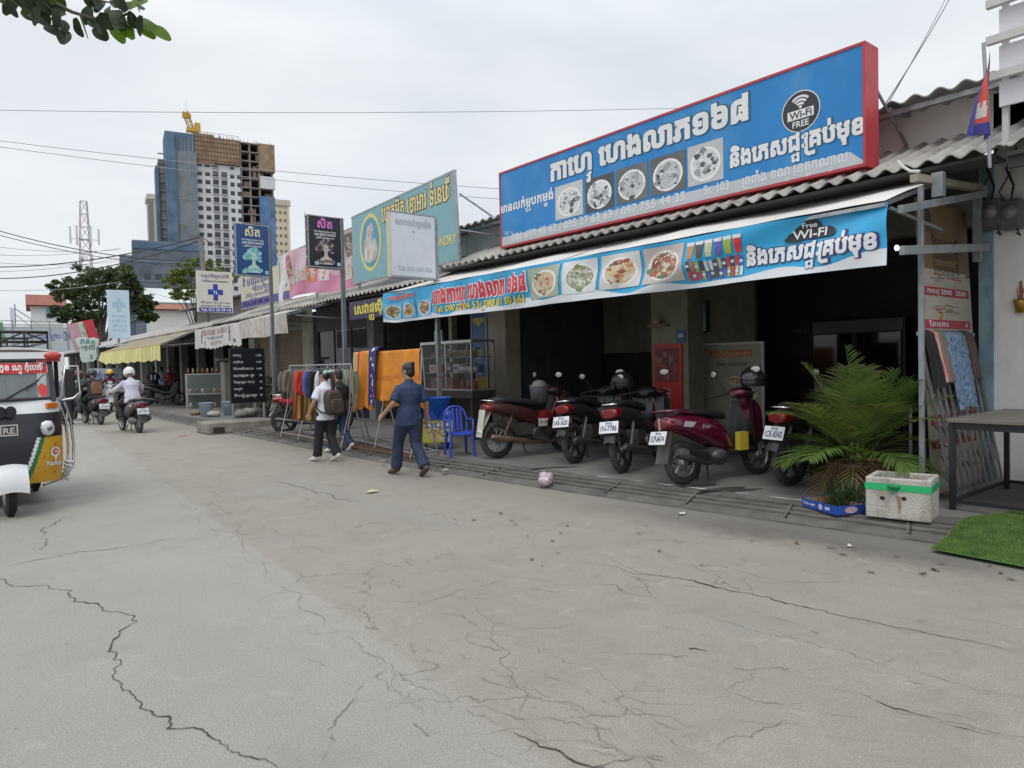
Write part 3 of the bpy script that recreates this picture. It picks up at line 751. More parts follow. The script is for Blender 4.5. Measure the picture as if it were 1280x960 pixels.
for k in range(6):
    cx = p[0] + .05 + (q[0] - p[0] - .1) * k / 5; cz = .32
    cup.add([w for w in ((cx - .035, -.012, cz), (cx + .035, -.012, cz), (cx + .055, -.012, cz + .19), (cx - .055, -.012, cz + .19))], [(0, 1, 2, 3)], k)
    cup.add([w for w in ((cx - .05, -.0135, cz + .15), (cx + .05, -.0135, cz + .15), (cx + .055, -.0135, cz + .19), (cx - .055, -.0135, cz + .19))], [(0, 1, 2, 3)], 6)
r = random.Random(5)
for k in range(26):
    cx = p[0] + .02 + (q[0] - p[0] - .05) * (k % 13) / 12; cz = .08 + .1 * (k // 13) + r.uniform(-.01, .01)
    cup.add([w for w in ((cx - .02, -.014 - k * 5e-5, cz), (cx + .02, -.014 - k * 5e-5, cz), (cx + .022, -.014 - k * 5e-5, cz + .11), (cx - .018, -.014 - k * 5e-5, cz + .11))], [(0, 1, 2, 3)], r.randrange(7))
    if k % 2: cup.add([w for w in ((cx - .02, -.018, cz + .04), (cx + .02, -.018, cz + .04), (cx + .021, -.018, cz + .07), (cx - .019, -.018, cz + .07))], [(0, 1, 2, 3)], 6)
bend(cup, sag); cup.build('drinks_photo', [paint(c, .2, s=20) for c in cm] + [VW], bn)
c = L_(1010, 289); cl = MB()
for dx, dz, rx, rz in ((0, 0, .12, .07), (-.13, -.03, .1, .05), (.13, -.015, .12, .055), (.02, .06, .09, .06), (-.05, .02, .1, .06), (.2, -.035, .06, .035), (-.2, -.05, .06, .025)):
    n = 18; vs = [(c[0] + dx + rx * cos(2 * pi * j / n), -.016 - .004 * abs(dx) - .006 * dz, c[1] + dz + rz * sin(2 * pi * j / n)) for j in range(n)]; cl.add(vs, [tuple(range(n))])
bend(cl, sag); cl.build('cloud_emblem', M((.025, .025, .03), .45), bn)
text(bn, 'WI-FI', c[0], c[1] - .055, .12, LW, w=.34, bold=.02, y=-.024, al='C', fn=sag)
text(bn, 'Free', c[0], c[1] + .045, .07, LW, w=.14, bold=.01, y=-.024, al='C', fn=sag)

# ---- teal laundry billboard
ls, L_ = street_sign('laundry_billboard', 'teal laundry billboard with yellow oval picture, partly behind a white sign panel', 'sign', 7.85, 15.7, 3.52)
LW_, LH = 4.5, 1.68
TEAL = M((.19, .375, .41), .45, 0, .08, 1.2, dirt=(.25, .42, .45), da=.4)
MB().prism([(.02, .02), (LW_ - .02, .02), (LW_ - .12, LH + .03), (.02, LH - .12)], 0, .05).build('panel', TEAL, ls)
f = MB(); f.bar((0, 0, 0), (0, 0, LH - .1), .05, .04).bar((LW_, 0, 0), (LW_ - .1, 0, LH + .05), .05, .04).bar((0, .02, LH - .1), (LW_ - .1, .02, LH + .05), .05, .04).bar((0, .02, 0), (LW_, .02, 0), .05, .04)
f.tube([(LW_ - .1, .1, 1.3), (LW_ + .35, 1.3, .5)], .02, 6).tube([(LW_ - .1, .1, .6), (LW_ + .2, 1.3, .5)], .015, 6)
f.build('frame', GALV, ls)
YW = M((.68, .58, .26), .45); BRN = M((.09, .05, .02), .5)
c = L_(463, 303)
ov = MB(); ov.disc((c[0], -.004, c[1]), .52, .66, n=40, m=0).disc((c[0], -.006, c[1]), .43, .57, n=40, m=1)
for k, (dx, dz, rx, rz) in enumerate(((-.05, .06, .14, .34), (.1, -.2, .24, .22), (-.18, -.15, .13, .3), (.05, .3, .1, .13), (.2, -.05, .1, .12), (-.05, -.3, .26, .16))): ov.disc((c[0] + dx, -.0075 - k * 2e-4, c[1] + dz), rx, rz, n=18, m=2)
for k in range(12): ov.disc((c[0] + random.uniform(-.25, .2), -.009 - k * 1e-4, c[1] + random.uniform(-.35, .3)), .05, .12, n=8, m=3 if k % 2 else 4)
ov.build('oval_picture', [M((.62, .58, .2), .5), M((.1, .3, .42), .5), M((.5, .5, .47), .5), M((.62, .58, .56), .5), M((.55, .38, .32), .5)], ls)
a, za = L_(478, 278); b, zb = L_(563, 262)
text(ls, 'េបាកអ៊ុត េខាអាវ ទំេនើប', a, (za + zb) / 2 + .1, .5, YW, w=b - a, bold=.025, out=BRN, ob=.04)
a, za = L_(508, 320); b, zb = L_(571, 302)
text(ls, 'MODERN LAUNDRY', a, (za + zb) / 2, .26, YW, w=b - a, bold=.02, out=M((.3, .42, .3), .5), ob=.03)

# ---- pink vinyl banner and cream sign on the roof
pk, L_ = street_sign('pink_banner', 'wrinkled pink vinyl banner with nail pictures and white left edge on the roof', 'banner', 7.88, 20.55, 3.48)
def pw(p):
    x, y, z = p
    return V((x, y + .05 * sin(x * 1.6 + z * 2.3) + .03 * sin(x * 4 - z * 5), z + .07 * sin(x * 1.25 - .3) * (1 - z / 1.35) + .03 * x / 5))
mb = MB(); mb.slab(lambda u, v: pw(V((u * 5.05, 0, v * 1.33))), 60, 20, (0, .004, 0), 0, lambda u, v: 1 if u < .13 else 2 if v < .33 + .03 * sin(u * 40) else 0)
mb.build('vinyl_sheet', [M((.56, .38, .44), .4, 0, .1, 2), M((.66, .66, .68), .45), M((.55, .2, .32), .4, 0, .12, 2)], pk)
def pbox(x0, x1, z0, z1, c, seed, nm='nail_picture'):
    food(pk, x0, x1, z0, z1, ((.55, .45, .42), (.25, .15, .12), (.5, .4, .2), (.6, .55, .52)), c, seed, y=-.008, fn=pw, kind=1).name = nm
pbox(.75, 1.1, .62, 1.22, (.4, .05, .06), 3, 'red_picture')
for k, x in enumerate((.85, 1.3, 1.75)): pbox(x, x + .38, .38, .8, (.56, .5, .5), k + 5)
pbox(2.2, 2.75, .3, .95, (.58, .12, .06), 9, 'orange_picture'); pbox(3.0, 3.5, .3, .8, (.6, .5, .5), 10); pbox(4.4, 4.85, .75, 1.25, (.16, .12, .09), 11, 'hair_picture'); pbox(4.35, 4.75, .2, .7, (.55, .5, .4), 12)
MB().bx(0, .04, .03, .08, 0, 1.35).bx(2.4, 2.45, .1, .14, -.1, 1.35).bx(5.0, 5.04, .03, .08, -.1, 1.4).tube([(0, .06, 1.36), (5.05, .06, 1.42)], .02, 6).build('frame', GALV, pk)
cs, L_ = street_sign('clinic_billboard', 'cream clinic billboard with purple strip, behind the blue salon sign', 'sign', 7.92, 24.0, 3.5)
MB().bx(0, 4.2, 0, .05, .0, 1.08).build('panel', M((.55, .52, .40), .5, 0, .06, 2), cs)
MB().bx(.02, 4.18, -.004, -.001, .02, .26).build('purple_strip', M((.09, .07, .27), .5), cs)
PU = M((.1, .08, .26), .5); a, _ = L_(306, 360); b, _ = L_(346, 352)
text(cs, 'មន{ទីរពិេ|គាះ', .6, .72, .36, PU, w=2.3, bold=.02); text(cs, 'និងសម{ភព', 1.3, .5, .22, PU, w=1.3, bold=.015); text(cs, 'ពិនិត{យ ព{យាបាលជំងឺ', .5, .34, .16, PU, w=2.2, bold=.01)
text(cs, '012 23 59 14', .3, .09, .14, M((.55, .55, .6), .5), w=2.2, bold=.02)
rb = MB(); rb.tube([(.42, -.004, .75), (.3, -.004, .95), (.36, -.004, 1.02), (.42, -.004, .95), (.3, -.004, .75)], .025, 6, 0); rb.build('ribbon_emblem', PU, cs)
MB().bx(3.75, 4.0, -.005, -.001, .4, .95).build('poster', paint((.1, .15, .35)), cs)

# ---- salon signs on posts
def salon(name, label, px, Y, corners, base, ink, title, hair, skin, side, zbase=.1, face_y=-.0):
    xs = [PY(x, y, Y) for x, y in corners]; x0 = (xs[0].x + xs[3].x) / 2; x1 = (xs[1].x + xs[2].x) / 2; zt = (xs[0].z + xs[1].z) / 2; zb = (xs[2].z + xs[3].z) / 2
    w = x1 - x0; h = zt - zb
    r = thing(name, label, 'sign', (x0, Y, zb))
    MB().bx(0, w, 0, .16, 0, h).build('sign_box', base, r, bev=.006)
    f = MB(); f.bx(-.012, w + .012, -.008, .168, h, h + .02).bx(-.012, w + .012, -.008, .168, -.02, 0).bx(-.012, 0.0, -.008, .01, 0, h).bx(w, w + .012, -.008, .01, 0, h); f.build('frame', GALV, r)
    MB().bx(w + .015, w + .085, .03, .1, zbase - zb, h + .03).build('pole', M((.17, .19, .21), .5, .5, .15, 6, dirt=(.1, .08, .06), da=.4), r)
    text(r, 'សិត', w * .5, h * .78, h * .22, title, w=w * .46, bold=.03, al='C', y=-.01)
    text(r, 'Hair Beauty Salon & Spa', w * .5, h * .69, h * .045, ink, w=w * .68, bold=.02, al='C', y=-.01)
    text(r, 'េហាង អ៊ុតសក់ លាបពណ៌', w * .5, h * .62, h * .075, ink, w=w * .66, bold=.02, al='C', y=-.01)
    text(r, 'ធ{វើសក់ |គប់|បេភទ', w * .5, h * .565, h * .04, ink, w=w * .56, bold=.02, al='C', y=-.01)
    p = MB(); rr = random.Random(4)
    for k in range(70):
        a = rr.uniform(-.5, pi + .5); q = rr.uniform(.1, .24); p.disc((w * .5 + cos(a) * q * w * 1.15, -.003 - k * 3e-5, h * .36 + sin(a) * q * h * .75), rr.uniform(.02, .045) * w * 1.4, rr.uniform(.02, .045) * h, n=9, m=k % 2)
    p.prism([(w * .3, h * .05), (w * .74, h * .05), (w * .7, h * .16), (w * .58, h * .21), (w * .56, h * .3), (w * .47, h * .3), (w * .46, h * .21), (w * .34, h * .16)], -.0062, -.0058, 2)
    p.disc((w * .52, -.0065, h * .36), w * .085, h * .085, n=16, m=2)
    p.disc((w * .49, -.007, h * .375), w * .02, h * .008, n=8, m=0).disc((w * .55, -.007, h * .375), w * .02, h * .008, n=8, m=0).disc((w * .525, -.007, h * .315), w * .022, h * .009, n=8, m=3)
    for k in range(14):
        x = w * .22 + k * w * .04; p.disc((x + w * .02, -.0068 - k * 2e-5, h * .09 + rr.uniform(0, .03) * h), w * .028, h * .035, n=8, m=k % 2)
    p.build('portrait', [hair[0], hair[1], skin, M((.4, .05, .06), .5)], r)
    s = MB()
    for k in range(16):
        t = rr.random(); s.add([(-.0125 - k * 1e-4, .02 + rr.uniform(0, .1), h * t), (-.0125 - k * 1e-4, .06 + rr.uniform(0, .09), h * t + .03), (-.0125 - k * 1e-4, .05 + rr.uniform(0, .08), h * t + rr.uniform(.04, .12))], [(0, 1, 2)])
    s.build('side_graphic', side, r)
    q = MB().rect(w * .16, w * .29, h * .03, h * .1, -.0085).rect(w * .86, w * .97, h * .03, h * .1, -.0085); q.build('corner_label', paint((.3, .5, .6)), r)
    return r
salon('salon_sign', 'black hair salon sign with pink title on a grey pole', 0, 12.65, [(386, 270), (425, 273), (427, 335), (386, 332)], M((.015, .016, .022), .3, 0, .2), LW, M((.6, .18, .5), .4), (M((.05, .035, .04), .5), M((.25, .2, .2), .5)), M((.5, .44, .42), .5), M((.35, .38, .38), .4))
salon('salon_sign', 'dark blue hair salon sign with pale yellow title and turquoise portrait on a pole', 0, 16.5, [(294, 280), (335, 283), (337, 345), (297, 343)], M((.012, .06, .2), .3, 0, .12), LW, M((.6, .58, .36), .4), (M((.12, .4, .42), .5), M((.3, .55, .55), .5)), M((.42, .6, .55), .5), M((.02, .05, .14), .4))
# ---- white faded panel sign on a pole
Y = 10.6; x0 = PY(489, 300, Y).x; x1 = PY(544, 300, Y).x; zb = PY(516, 346, Y).z; zt = PY(516, 268, Y).z; w, h = x1 - x0, zt - zb
r = thing('panel_sign', 'faded white sign panel with cream edge on a pole in front of the teal billboard', 'sign', (x0, Y, zb))
MB().bx(0, w, 0, .13, 0, h).build('sign_box', M((.60, .645, .70), .35, 0, .04, 2, dirt=(.5, .52, .55), da=.3), r, bev=.008)
MB().bx(-.014, -.001, 0, .13, 0, h).build('edge_strip', M((.55, .5, .36), .5), r)
MB().bx(-.014, w + .01, -.006, .136, h + .001, h + .02).bx(-.014, w + .01, -.006, .136, -.03, -.001).bx(w + .001, w + .012, -.006, .136, 0, h).build('frame', GALV, r)
MB().bx(w + .013, w + .083, .03, .1, .1 - zb, h).build('pole', GALV, r)
FB = M((.47, .49, .57), .5); text(r, 'េហាងលក់េ|គឿង', w * .5, h * .82, h * .12, M((.52, .55, .6), .5), w=w * .8, al='C', bold=.01, out=FB, ob=.04); text(r, 'Tel: 092 403 536', w * .52, h * .1, h * .09, M((.56, .59, .64), .5), w=w * .78, al='C', bold=.01, out=M((.45, .48, .53), .5), ob=.025)
q = MB().disc((w * .5, -.003, h * .72), .014, .014, n=8)
for k in range(26):
    a = 2 * pi * k / 26; q.disc((w * .5 + cos(a) * w * .24, -.003, h * .46 + sin(a) * h * .19), .012, .012, n=5, m=1)
q.build('faded_emblem', [M((.2, .2, .24), .5), M((.54, .58, .63), .5)], r)

# ---- medical consultation sign
Y = 25.4; cs_ = [PY(x, y, Y) for x, y in ((246, 338), (290, 342), (291, 390), (247, 390))]; x0 = cs_[0].x; w = cs_[1].x - x0; zb = cs_[3].z; h = cs_[0].z - zb
r = thing('clinic_sign', 'cream medical consultation sign with blue cross hung from a street pole', 'sign', (x0, Y, zb))
MB().bx(0, w, 0, .14, 0, h).build('sign_box', M((.60, .58, .52), .5, 0, .05, 2, dirt=(.45, .42, .36), da=.4), r, bev=.006)
CB = M((.02, .04, .30), .45)
q = MB(); q.rect(w * .44, w * .57, h * .29, h * .69, -.004).rect(w * .29, w * .44, h * .43, h * .56, -.004).rect(w * .57, w * .72, h * .43, h * .56, -.004); q.build('blue_cross', CB, r)
text(r, 'TL', w * .505, h * .45, h * .11, LW, al='C', y=-.006, bold=.02)
MB().rect(w * .03, w * .97, .02, h * .115, -.004).build('phone_strip', CB, r)
text(r, 'Tel: 012 23 59 14', w * .5, h * .035, h * .085, LW, w=w * .86, al='C', y=-.006, bold=.03)
NV = M((.05, .06, .16), .5)
text(r, 'បន{ទប់ពិេ|គាះជំងឺ', w * .5, h * .85, h * .1, NV, w=w * .8, al='C', bold=.015); text(r, 'Medical Consultation', w * .52, h * .74, h * .065, NV, w=w * .74, al='C', bold=.025)
text(r, 'ជំងឺ ទូេទៅ ផ{ឹក ថ{នាំ េបះដូង', w * .5, h * .22, h * .055, NV, w=w * .84, al='C', bold=.012); text(r, 'លាងឈាម និង សម{ភព', w * .5, h * .14, h * .055, NV, w=w * .84, al='C', bold=.012)
MB().tube([(w * .34, .3, 3.2 - zb), (w * .22, .35, h + 1.15)], .08, 8).tube([(.05, .07, h), (w * .25, .25, h + .12)], .012, 5).tube([(w * .9, .07, h), (w * .25, .25, h + .2)], .012, 5).build('pole', M((.2, .19, .18), .8, 0, .2), r)
# ---- pale blue cross sign, tooth sign and red-white sign farther down the street
Y = 42.5; cs_ = [PY(x, y, Y) for x, y in ((134, 362), (161, 362), (163, 423), (137, 423))]; x0 = (cs_[0].x + cs_[3].x) / 2; w = cs_[1].x - x0; zb = cs_[3].z; h = cs_[0].z - zb
r = thing('pharmacy_sign', 'tall pale blue faded sign with a cross, before the dark tree', 'sign', (x0, Y, zb))
MB().bx(0, w, 0, .3, 0, h).build('sign_box', M((.47, .60, .68), .5, 0, .04, 2), r, bev=.01)
cm_ = M((.33, .47, .58), .5); q = MB(); q.rect(w * .4, w * .6, h * .54, h * .84, -.004).rect(w * .2, w * .4, h * .64, h * .74, -.004).rect(w * .6, w * .8, h * .64, h * .74, -.004); q.build('pale_cross', cm_, r)
for k in range(4): text(r, ('ឱសថស{ថាន', 'លក់ដុំ រាយ', 'ថ{នាំេពទ{យ', '011 622 44')[k], w * .5, h * (.44 - .1 * k), h * .07, cm_, w=w * .66, al='C')
MB().bx(w * .45, w * .55, .31, .4, 3.0 - zb, h).build('pole', GALV, r)
Y = 42; c = PY(110, 437, Y)
r = thing('tooth_sign', 'white tooth-shaped dental sign with green lettering on a post', 'sign', (c.x, Y, c.z))
tp = [(-.52, .55), (-.3, .66), (0, .6), (.3, .66), (.52, .55), (.5, .3), (.36, .05), (.4, -.3), (.36, -.55), (.2, -.66), (0, -.68), (-.2, -.72), (-.32, -.6), (-.36, -.3), (-.34, .05), (-.5, .3)]
MB().prism([(x * 1.0, z * .95) for x, z in tp], 0, .12).build('sign_board', M((.52, .62, .58), .5), r, bev=.02)
text(r, 'ពិនិត{យ', 0, .3, .26, M((.03, .18, .13), .5), w=.65, al='C'); text(r, 'េធ{មញ', 0, .05, .24, M((.05, .08, .12), .5), w=.62, al='C')
MB().tube([(.08, -.004, -.25), (.17, -.004, -.35), (.1, -.004, -.5)], .025, 6).build('mark', M((.05, .15, .12), .5), r)
MB().bx(.42, .5, .13, .2, .1 - c.z, .5).build('pole', GALV, r)
Y = 44; c = PY(105, 418, Y); r = thing('shop_sign', 'tilted red and white sign board above the tooth sign', 'sign', (c.x, Y, c.z))
T = Matrix.Rotation(rad(14), 4, 'Y')
MB().bx(-.62, .62, 0, .12, -.75, .7, 0, T.inverted()).build('sign_board', M((.5, .04, .06), .5), r)
q = MB(); q.bx(-.62, .12, -.006, -.002, -.72, .68, 0, T.inverted()).bx(-.12, .12, -.012, -.007, -.72, .68, 1, T.inverted()); q.build('panel', [M((.5, .3, .33), .5), M((.5, .52, .45), .5)], r)
MB().bx(.1, .18, .13, .2, .1 - c.z, -.3).build('pole', GALV, r)
for k in range(3): text(r, 'ស{តុ', 0, .4 - .4 * k, .2, M((.1, .3, .15), .5), w=.18, al='C', y=-.016)
# ---- purple fascia board of the snack shop
X_ = 7.62; pa = PX(437, 395, X_); r, L_ = street_sign('fascia_sign', 'dark purple shop fascia with yellow lettering beside the blue banner', 'sign', X_, pa.y, 2.62)
MB().bx(0, 3.6, 0, .05, 0, .42).build('panel', M((.045, .04, .09), .5, 0, .15), r)
text(r, 'េសវាផ{ញើលុយ េវរលុយ', .25, .12, .3, M((.62, .55, .1), .45), w=3.0, bold=.04, out=M((.03, .02, .02), .5), ob=.04)
# ---- faded pharmacy cloth sign and patterned valance with awning
r, L_ = street_sign('cloth_sign', 'faded white pharmacy cloth sign with two red figures hung over the old shop front', 'sign', 6.6, 24.7, 2.21)
def cw(p): return V((p[0], p[1] + .03 * sin(p[0] * 3.1) + .015 * sin(p[0] * 7 + p[2] * 4), p[2] + .03 * sin(p[0] * 2.4) * (1 - p[2] / .65)))
mb = MB(); mb.slab(lambda u, v: cw(V((u * 4.5, 0, v * .64 + (.02 * sin(u * 90) if v == 0 else 0)))), 80, 8, (0, .004, 0)); mb.build('cloth', M((.52, .52, .50), .6, 0, .06, 2, dirt=(.38, .36, .32), da=.5), r)
text(r, 'ឱសថស{ថាន េហងលាភ', 1.1, .4, .26, M((.3, .12, .12), .6), w=2.3, fn=cw, bold=.01); text(r, 'Medical cosmetics', 1.5, .27, .14, M((.2, .2, .24), .6), w=1.5, fn=cw, bold=.01); text(r, '012 77 93', 1.8, .1, .14, M((.3, .12, .12), .6), w=.9, fn=cw)
q = MB()
for x in (.75, 3.65): q.disc((x, -.008, .53), .07, .05, n=10).prism([(x - .1, .36), (x + .1, .36), (x + .05, .47), (x - .05, .47)], -.008, -.007).prism([(x - .05, .14), (x + .05, .14), (x + .03, .35), (x - .03, .35)], -.008, -.007).rect(x + .3, x + .5, .1, .2, -.008)
q.v = [tuple(cw(V(p))) for p in q.v]; q.build('figure_mark', M((.2, .1, .14), .6), r)
def awning(name, label, X0, z0, X1, z1, ya, yb, mat, val=None, vm=None, scal=0, fr=GALV, under=None):
    r = thing(name, label, 'awning', (X0, yb, z0), -pi / 2); Lw = yb - ya; D = X1 - X0; dz = z1 - z0
    mb = MB(); mb.slab(lambda u, v: (u * Lw, v * D, v * dz - .02 * sin(pi * v) + .02 * sin(u * Lw * 2.2) * sin(pi * v) + .012 * noise.noise(V((u * Lw * 2, v * 3, 0)))), 60, 12, (0, 0, -.004)); mb.build('cloth', mat, r)
    f = MB()
    for x in (.05, Lw / 2, Lw - .05): f.bar((x, .02, -.04), (x, D, dz - .04), .04, .04); f.bar((x, D * .15, -.04), (x, D, dz - .55), .03, .03)
    f.bar((0, .02, -.04), (Lw, .02, -.04), .035, .035).bar((0, D, dz - .04), (Lw, D, dz - .04), .04, .04); f.build('frame', fr, r)
    return r
aw = awning('cafe_awning', 'white cloth awning sloping down behind the blue banner in front of the cafe', 6.67, 2.915, 8.1, 3.34, 2.85, 12.05, M((.66, .64, .61), .7, 0, .06, 2, dirt=(.42, .38, .32), da=.5), fr=GALV)
# end frame of the awning: post and beams of square tube
GT = M((.27, .30, .32), .5, .4, .18, 9, dirt=(.15, .12, .1), da=.5, ds=6)
r = thing('awning_support', 'grey square-tube frame with tall post carrying the right end of the cafe awning', 'frame', (7.27, 2.78, .1))
MB().bx(-.022, .022, -.022, .022, 0, 3.0).build('post', GT, r, bev=.004)
MB().bar((-.6, -.07, 2.34), (1.55, -.07, 2.55), .045, .08).build('beam', GT, r, bev=.004); MB().bar((-.62, -.07, 2.7), (1.5, -.07, 3.12), .045, .07).build('beam', GT, r, bev=.004)
MB().bx(1.45, 1.52, -.03, .04, 2.4, 3.25).build('bracket', GT, r); MB().bx(.2, .27, -.12, -.02, 2.92, 3.15).build('bracket', GT, r); MB().bar((-.15, 0.0, 3.06), (1.7, 0.0, 3.2), .07, .07).build('rafter', M((.3, .27, .22), .7, 0, .2), r)
r = awning('patterned_awning', 'white awning with faded brown floral valance over the shutter shop', 6.6, 2.86, 8.2, 3.3, 16.75, 20.2, M((.5, .48, .45), .7, 0, .08, dirt=(.3, .26, .2), da=.6))
def vw(u, v): return (u * 3.45, -.01 + .03 * sin(u * 14) * (1 - v), -.5 + v * .5 + .02 * sin(u * 9) * (1 - v))
mb = MB(); mb.slab(vw, 50, 10, (0, .004, 0)); mb.build('valance', M((.50, .47, .44), .6, 0, .1, 3, dirt=(.30, .15, .09), da=.95, ds=9), r, label='faded brown floral pattern')
r = awning('yellow_awning', 'yellow striped awning with scalloped valance over the far shop', 6.3, 2.5, 7.75, 3.12, 28, 40, M((.24, .2, .14), .7, 0, .15, 3))
mb = MB(); mb.slab(lambda u, v: (u * 12, -.01 + .05 * sin(u * 25) * (1 - v) - .25 * (1 - v) * (1 - u) * .5, -.55 + v * .55 - .06 * abs(sin(u * 12 * 2.2)) * (1 - v) + .3 * (1 - v) * max(0, .15 - u) * 4), 120, 8, (0, .004, 0), 0, lambda u, v: int(u * 60) % 3 == 0)
mb.build('valance', [M((.60, .56, .19), .6, 0, .1), M((.45, .44, .2), .6, 0, .1)], r)
MB().bx(0, 12, -.02, .03, -.02, .02).build('yellow_edge', M((.55, .38, .12), .6), r)
# ---- black menu board on legs
Y = 17.9; cs_ = [PY(x, y, Y) for x, y in ((288, 437), (329, 437), (330, 503), (289, 503))]; x0 = cs_[0].x; w = cs_[1].x - x0; zb = cs_[3].z; h = cs_[0].z - zb
r = thing('menu_board', 'black menu board with white handwritten prices standing on the concrete step', 'board', (x0, Y, zb))
MB().bx(0, w, 0, .04, 0, h).build('panel', M((.008, .009, .014), .4, 0, .3), r)
MB().bx(-.03, 0, -.005, .045, -.03, h + .03).bx(w, w + .03, -.005, .045, -.03, h + .03).bx(-.0, w, -.005, .045, h, h + .03).bx(0, w, -.005, .045, -.03, 0).build('frame', BLACKM, r)
MB().bx(0, .04, 0, .04, .25 - zb, -.031).build('leg', GALV, r); MB().bx(w - .04, w, 0, .04, .25 - zb, -.031).build('leg', GALV, r)
for k, (a, b) in enumerate((('កាេហ{វ', '1.500'), ('កាេហ{វទឹកេដាះ', '1.500'), ('ែតៃបតងទឹកេដាះេគា', '1.500'), ('សូដា|កូច ឆ{មា', '3$'), ('ទឹកេ|កឡុក កាេហ{វ', '3$'), ('សណ{តែក', '2$'), ('ទឹកឃ{មុំ |កូចឆ{មា ', '3$'))):
    z = h * (.87 - .128 * k); text(r, a, w * .07, z, h * .058, LW, w=w * (.24, .3, .6, .62, .62, .25, .68)[k], bold=.01); text(r, b, w * .93, z, h * .05, LW, al='R', bold=.015)
# ================================================================ MOTORBIKES
TY = Matrix.Rotation(pi / 2, 4, 'Z')      # polygons in x,z become polygons in y,z extruded along x
def loftY(mb, secs, m=0, n=16, p=2.6, x=0):
    rings = []
    for y, zc, hw, hh in secs:
        r = []
        for j in range(n):
            t = 2 * pi * j / n; c, s = cos(t), sin(t)
            r.append(V((x + hw * abs(c) ** (2 / p) * (1 if c > 0 else -1), y, zc + hh * abs(s) ** (2 / p) * (1 if s > 0 else -1))))
        rings.append(r)
    return mb.loft(rings, m)
def smooth_secs(secs, k=4):
    out = []
    n = len(secs)
    for i in range(n - 1):
        a, b, c, d = (V(secs[max(0, min(n - 1, j))]).to_4d() if False else [float(q) for q in secs[max(0, min(n - 1, j))]] for j in (i - 1, i, i + 1, i + 2))
        for q in range(k):
            t = q / k
            out.append([.5 * (2 * B + (-A + C) * t + (2 * A - 5 * B + 4 * C - D) * t * t + (-A + 3 * B - 3 * C + D) * t ** 3) for A, B, C, D in zip(a, b, c, d)])
    out.append([float(q) for q in secs[-1]]); return out
def LY_(mb, secs, m=0, n=16, p=2.6, x=0): return loftY(mb, smooth_secs(secs), m, n, p, x)
def torus(mb, c, R, r, rx=None, m=0, n=36, k=10):
    rx = rx or r
    return mb.loft([[V(c) + V((rx * cos(2 * pi * j / k), (R + r * sin(2 * pi * j / k)) * cos(2 * pi * i / n), (R + r * sin(2 * pi * j / k)) * sin(2 * pi * i / n))) for j in range(k)] for i in range(n)], m, False, True, True)
def wheel(root, y, R, tw, spoked, rimm=CHROME, sp=36):
    w = MB(); rr = R - tw * .85
    torus(w, (0, y, R), rr, .014, .022, 0)
    w.lathe([(.03, -.06), (.05, -.05), (.055, 0), (.05, .05), (.03, .06)], (0, y, R), (1, 0, 0), 14, 0)
    if spoked:
        for k in range(sp):
            a = 2 * pi * k / sp; s = .035 if k % 2 else -.035; b = a + (.5 if k % 4 < 2 else -.5)
            w.tube([(s, y + .05 * cos(b), R + .05 * sin(b)), (0, y + rr * cos(a), R + rr * sin(a))], .0025, 4, 1)
        torus(w, (.055, y, R), .065, .008, .015, 1)
    else:
        for k in range(5):
            a = 2 * pi * k / 5 + .3; d = V((0, cos(a), sin(a)))
            w.bar(V((0, y, R)) + d * .04, V((0, y, R)) + d * rr, .05, .022, 0, (1, 0, 0))
        torus(w, (-.05, y, R), .1, .006, .004, 1, 24, 6)
    o = w.build('wheel', [rimm, STEEL], root)
    t = MB(); torus(t, (0, y, R), R - tw * .5, tw * .5, tw * .42, 0, 40, 12)
    for k in range(40):
        a = 2 * pi * k / 40; d = V((0, cos(a), sin(a)))
        for s in (-1, 1): t.bar(V((s * tw * .1, y, R)) + d * (R - .004), V((s * tw * .33, y, R)) + d * (R - .012) + V((0, -sin(a), cos(a))) * .015, .012, .008, 0, d)
    t.build('tyre', RUBBER, o)
    return o
def plate(root, y, z, s, tilt=.35, hook=None):
    PW = M((.70, .71, .74), .4, 0, .06, 6, dirt=(.45, .43, .4), da=.4); PB = M((.03, .04, .12), .5)
    q = MB(); T = Matrix.Translation((0, y, z)) @ Matrix.Rotation(-tilt, 4, 'X')
    q.bx(-.13, .13, -.004, .004, -.075, .075, 0, T); o = q.build('number_plate', PW, root)
    f = lambda p: T @ V(p)
    text(o, s, 0, -.045, .095, PB, w=.22, bold=.02, al='C', y=-.006, fn=f); text(o, 'ភ{នំេពញ', 0, .04, .035, PB, w=.09, al='C', y=-.006, fn=f)
    return o
def mirrors(root, y, z, glassy=True, dx=.3):
    for s in (-1, 1):
        m = MB(); m.tube([(s * dx * .75, y, z), (s * dx * .85, y - .03, z + .12), (s * dx * 1.05, y - .05, z + .2)], .006, 6)
        T = Matrix.Rotation(.25 * s, 3, 'Z')
        m.ell((s * dx * 1.1, y - .05, z + .23), (.07, .022, .048), 0, 14, 8, T)
        o = m.build('mirror', BLACKP, root)
        MB().ell((s * dx * 1.1, y - .066, z + .23), (.062, .008, .04), 0, 14, 6, T).build('mirror_glass', M((.5, .51, .47), .25, .3, .05), o)
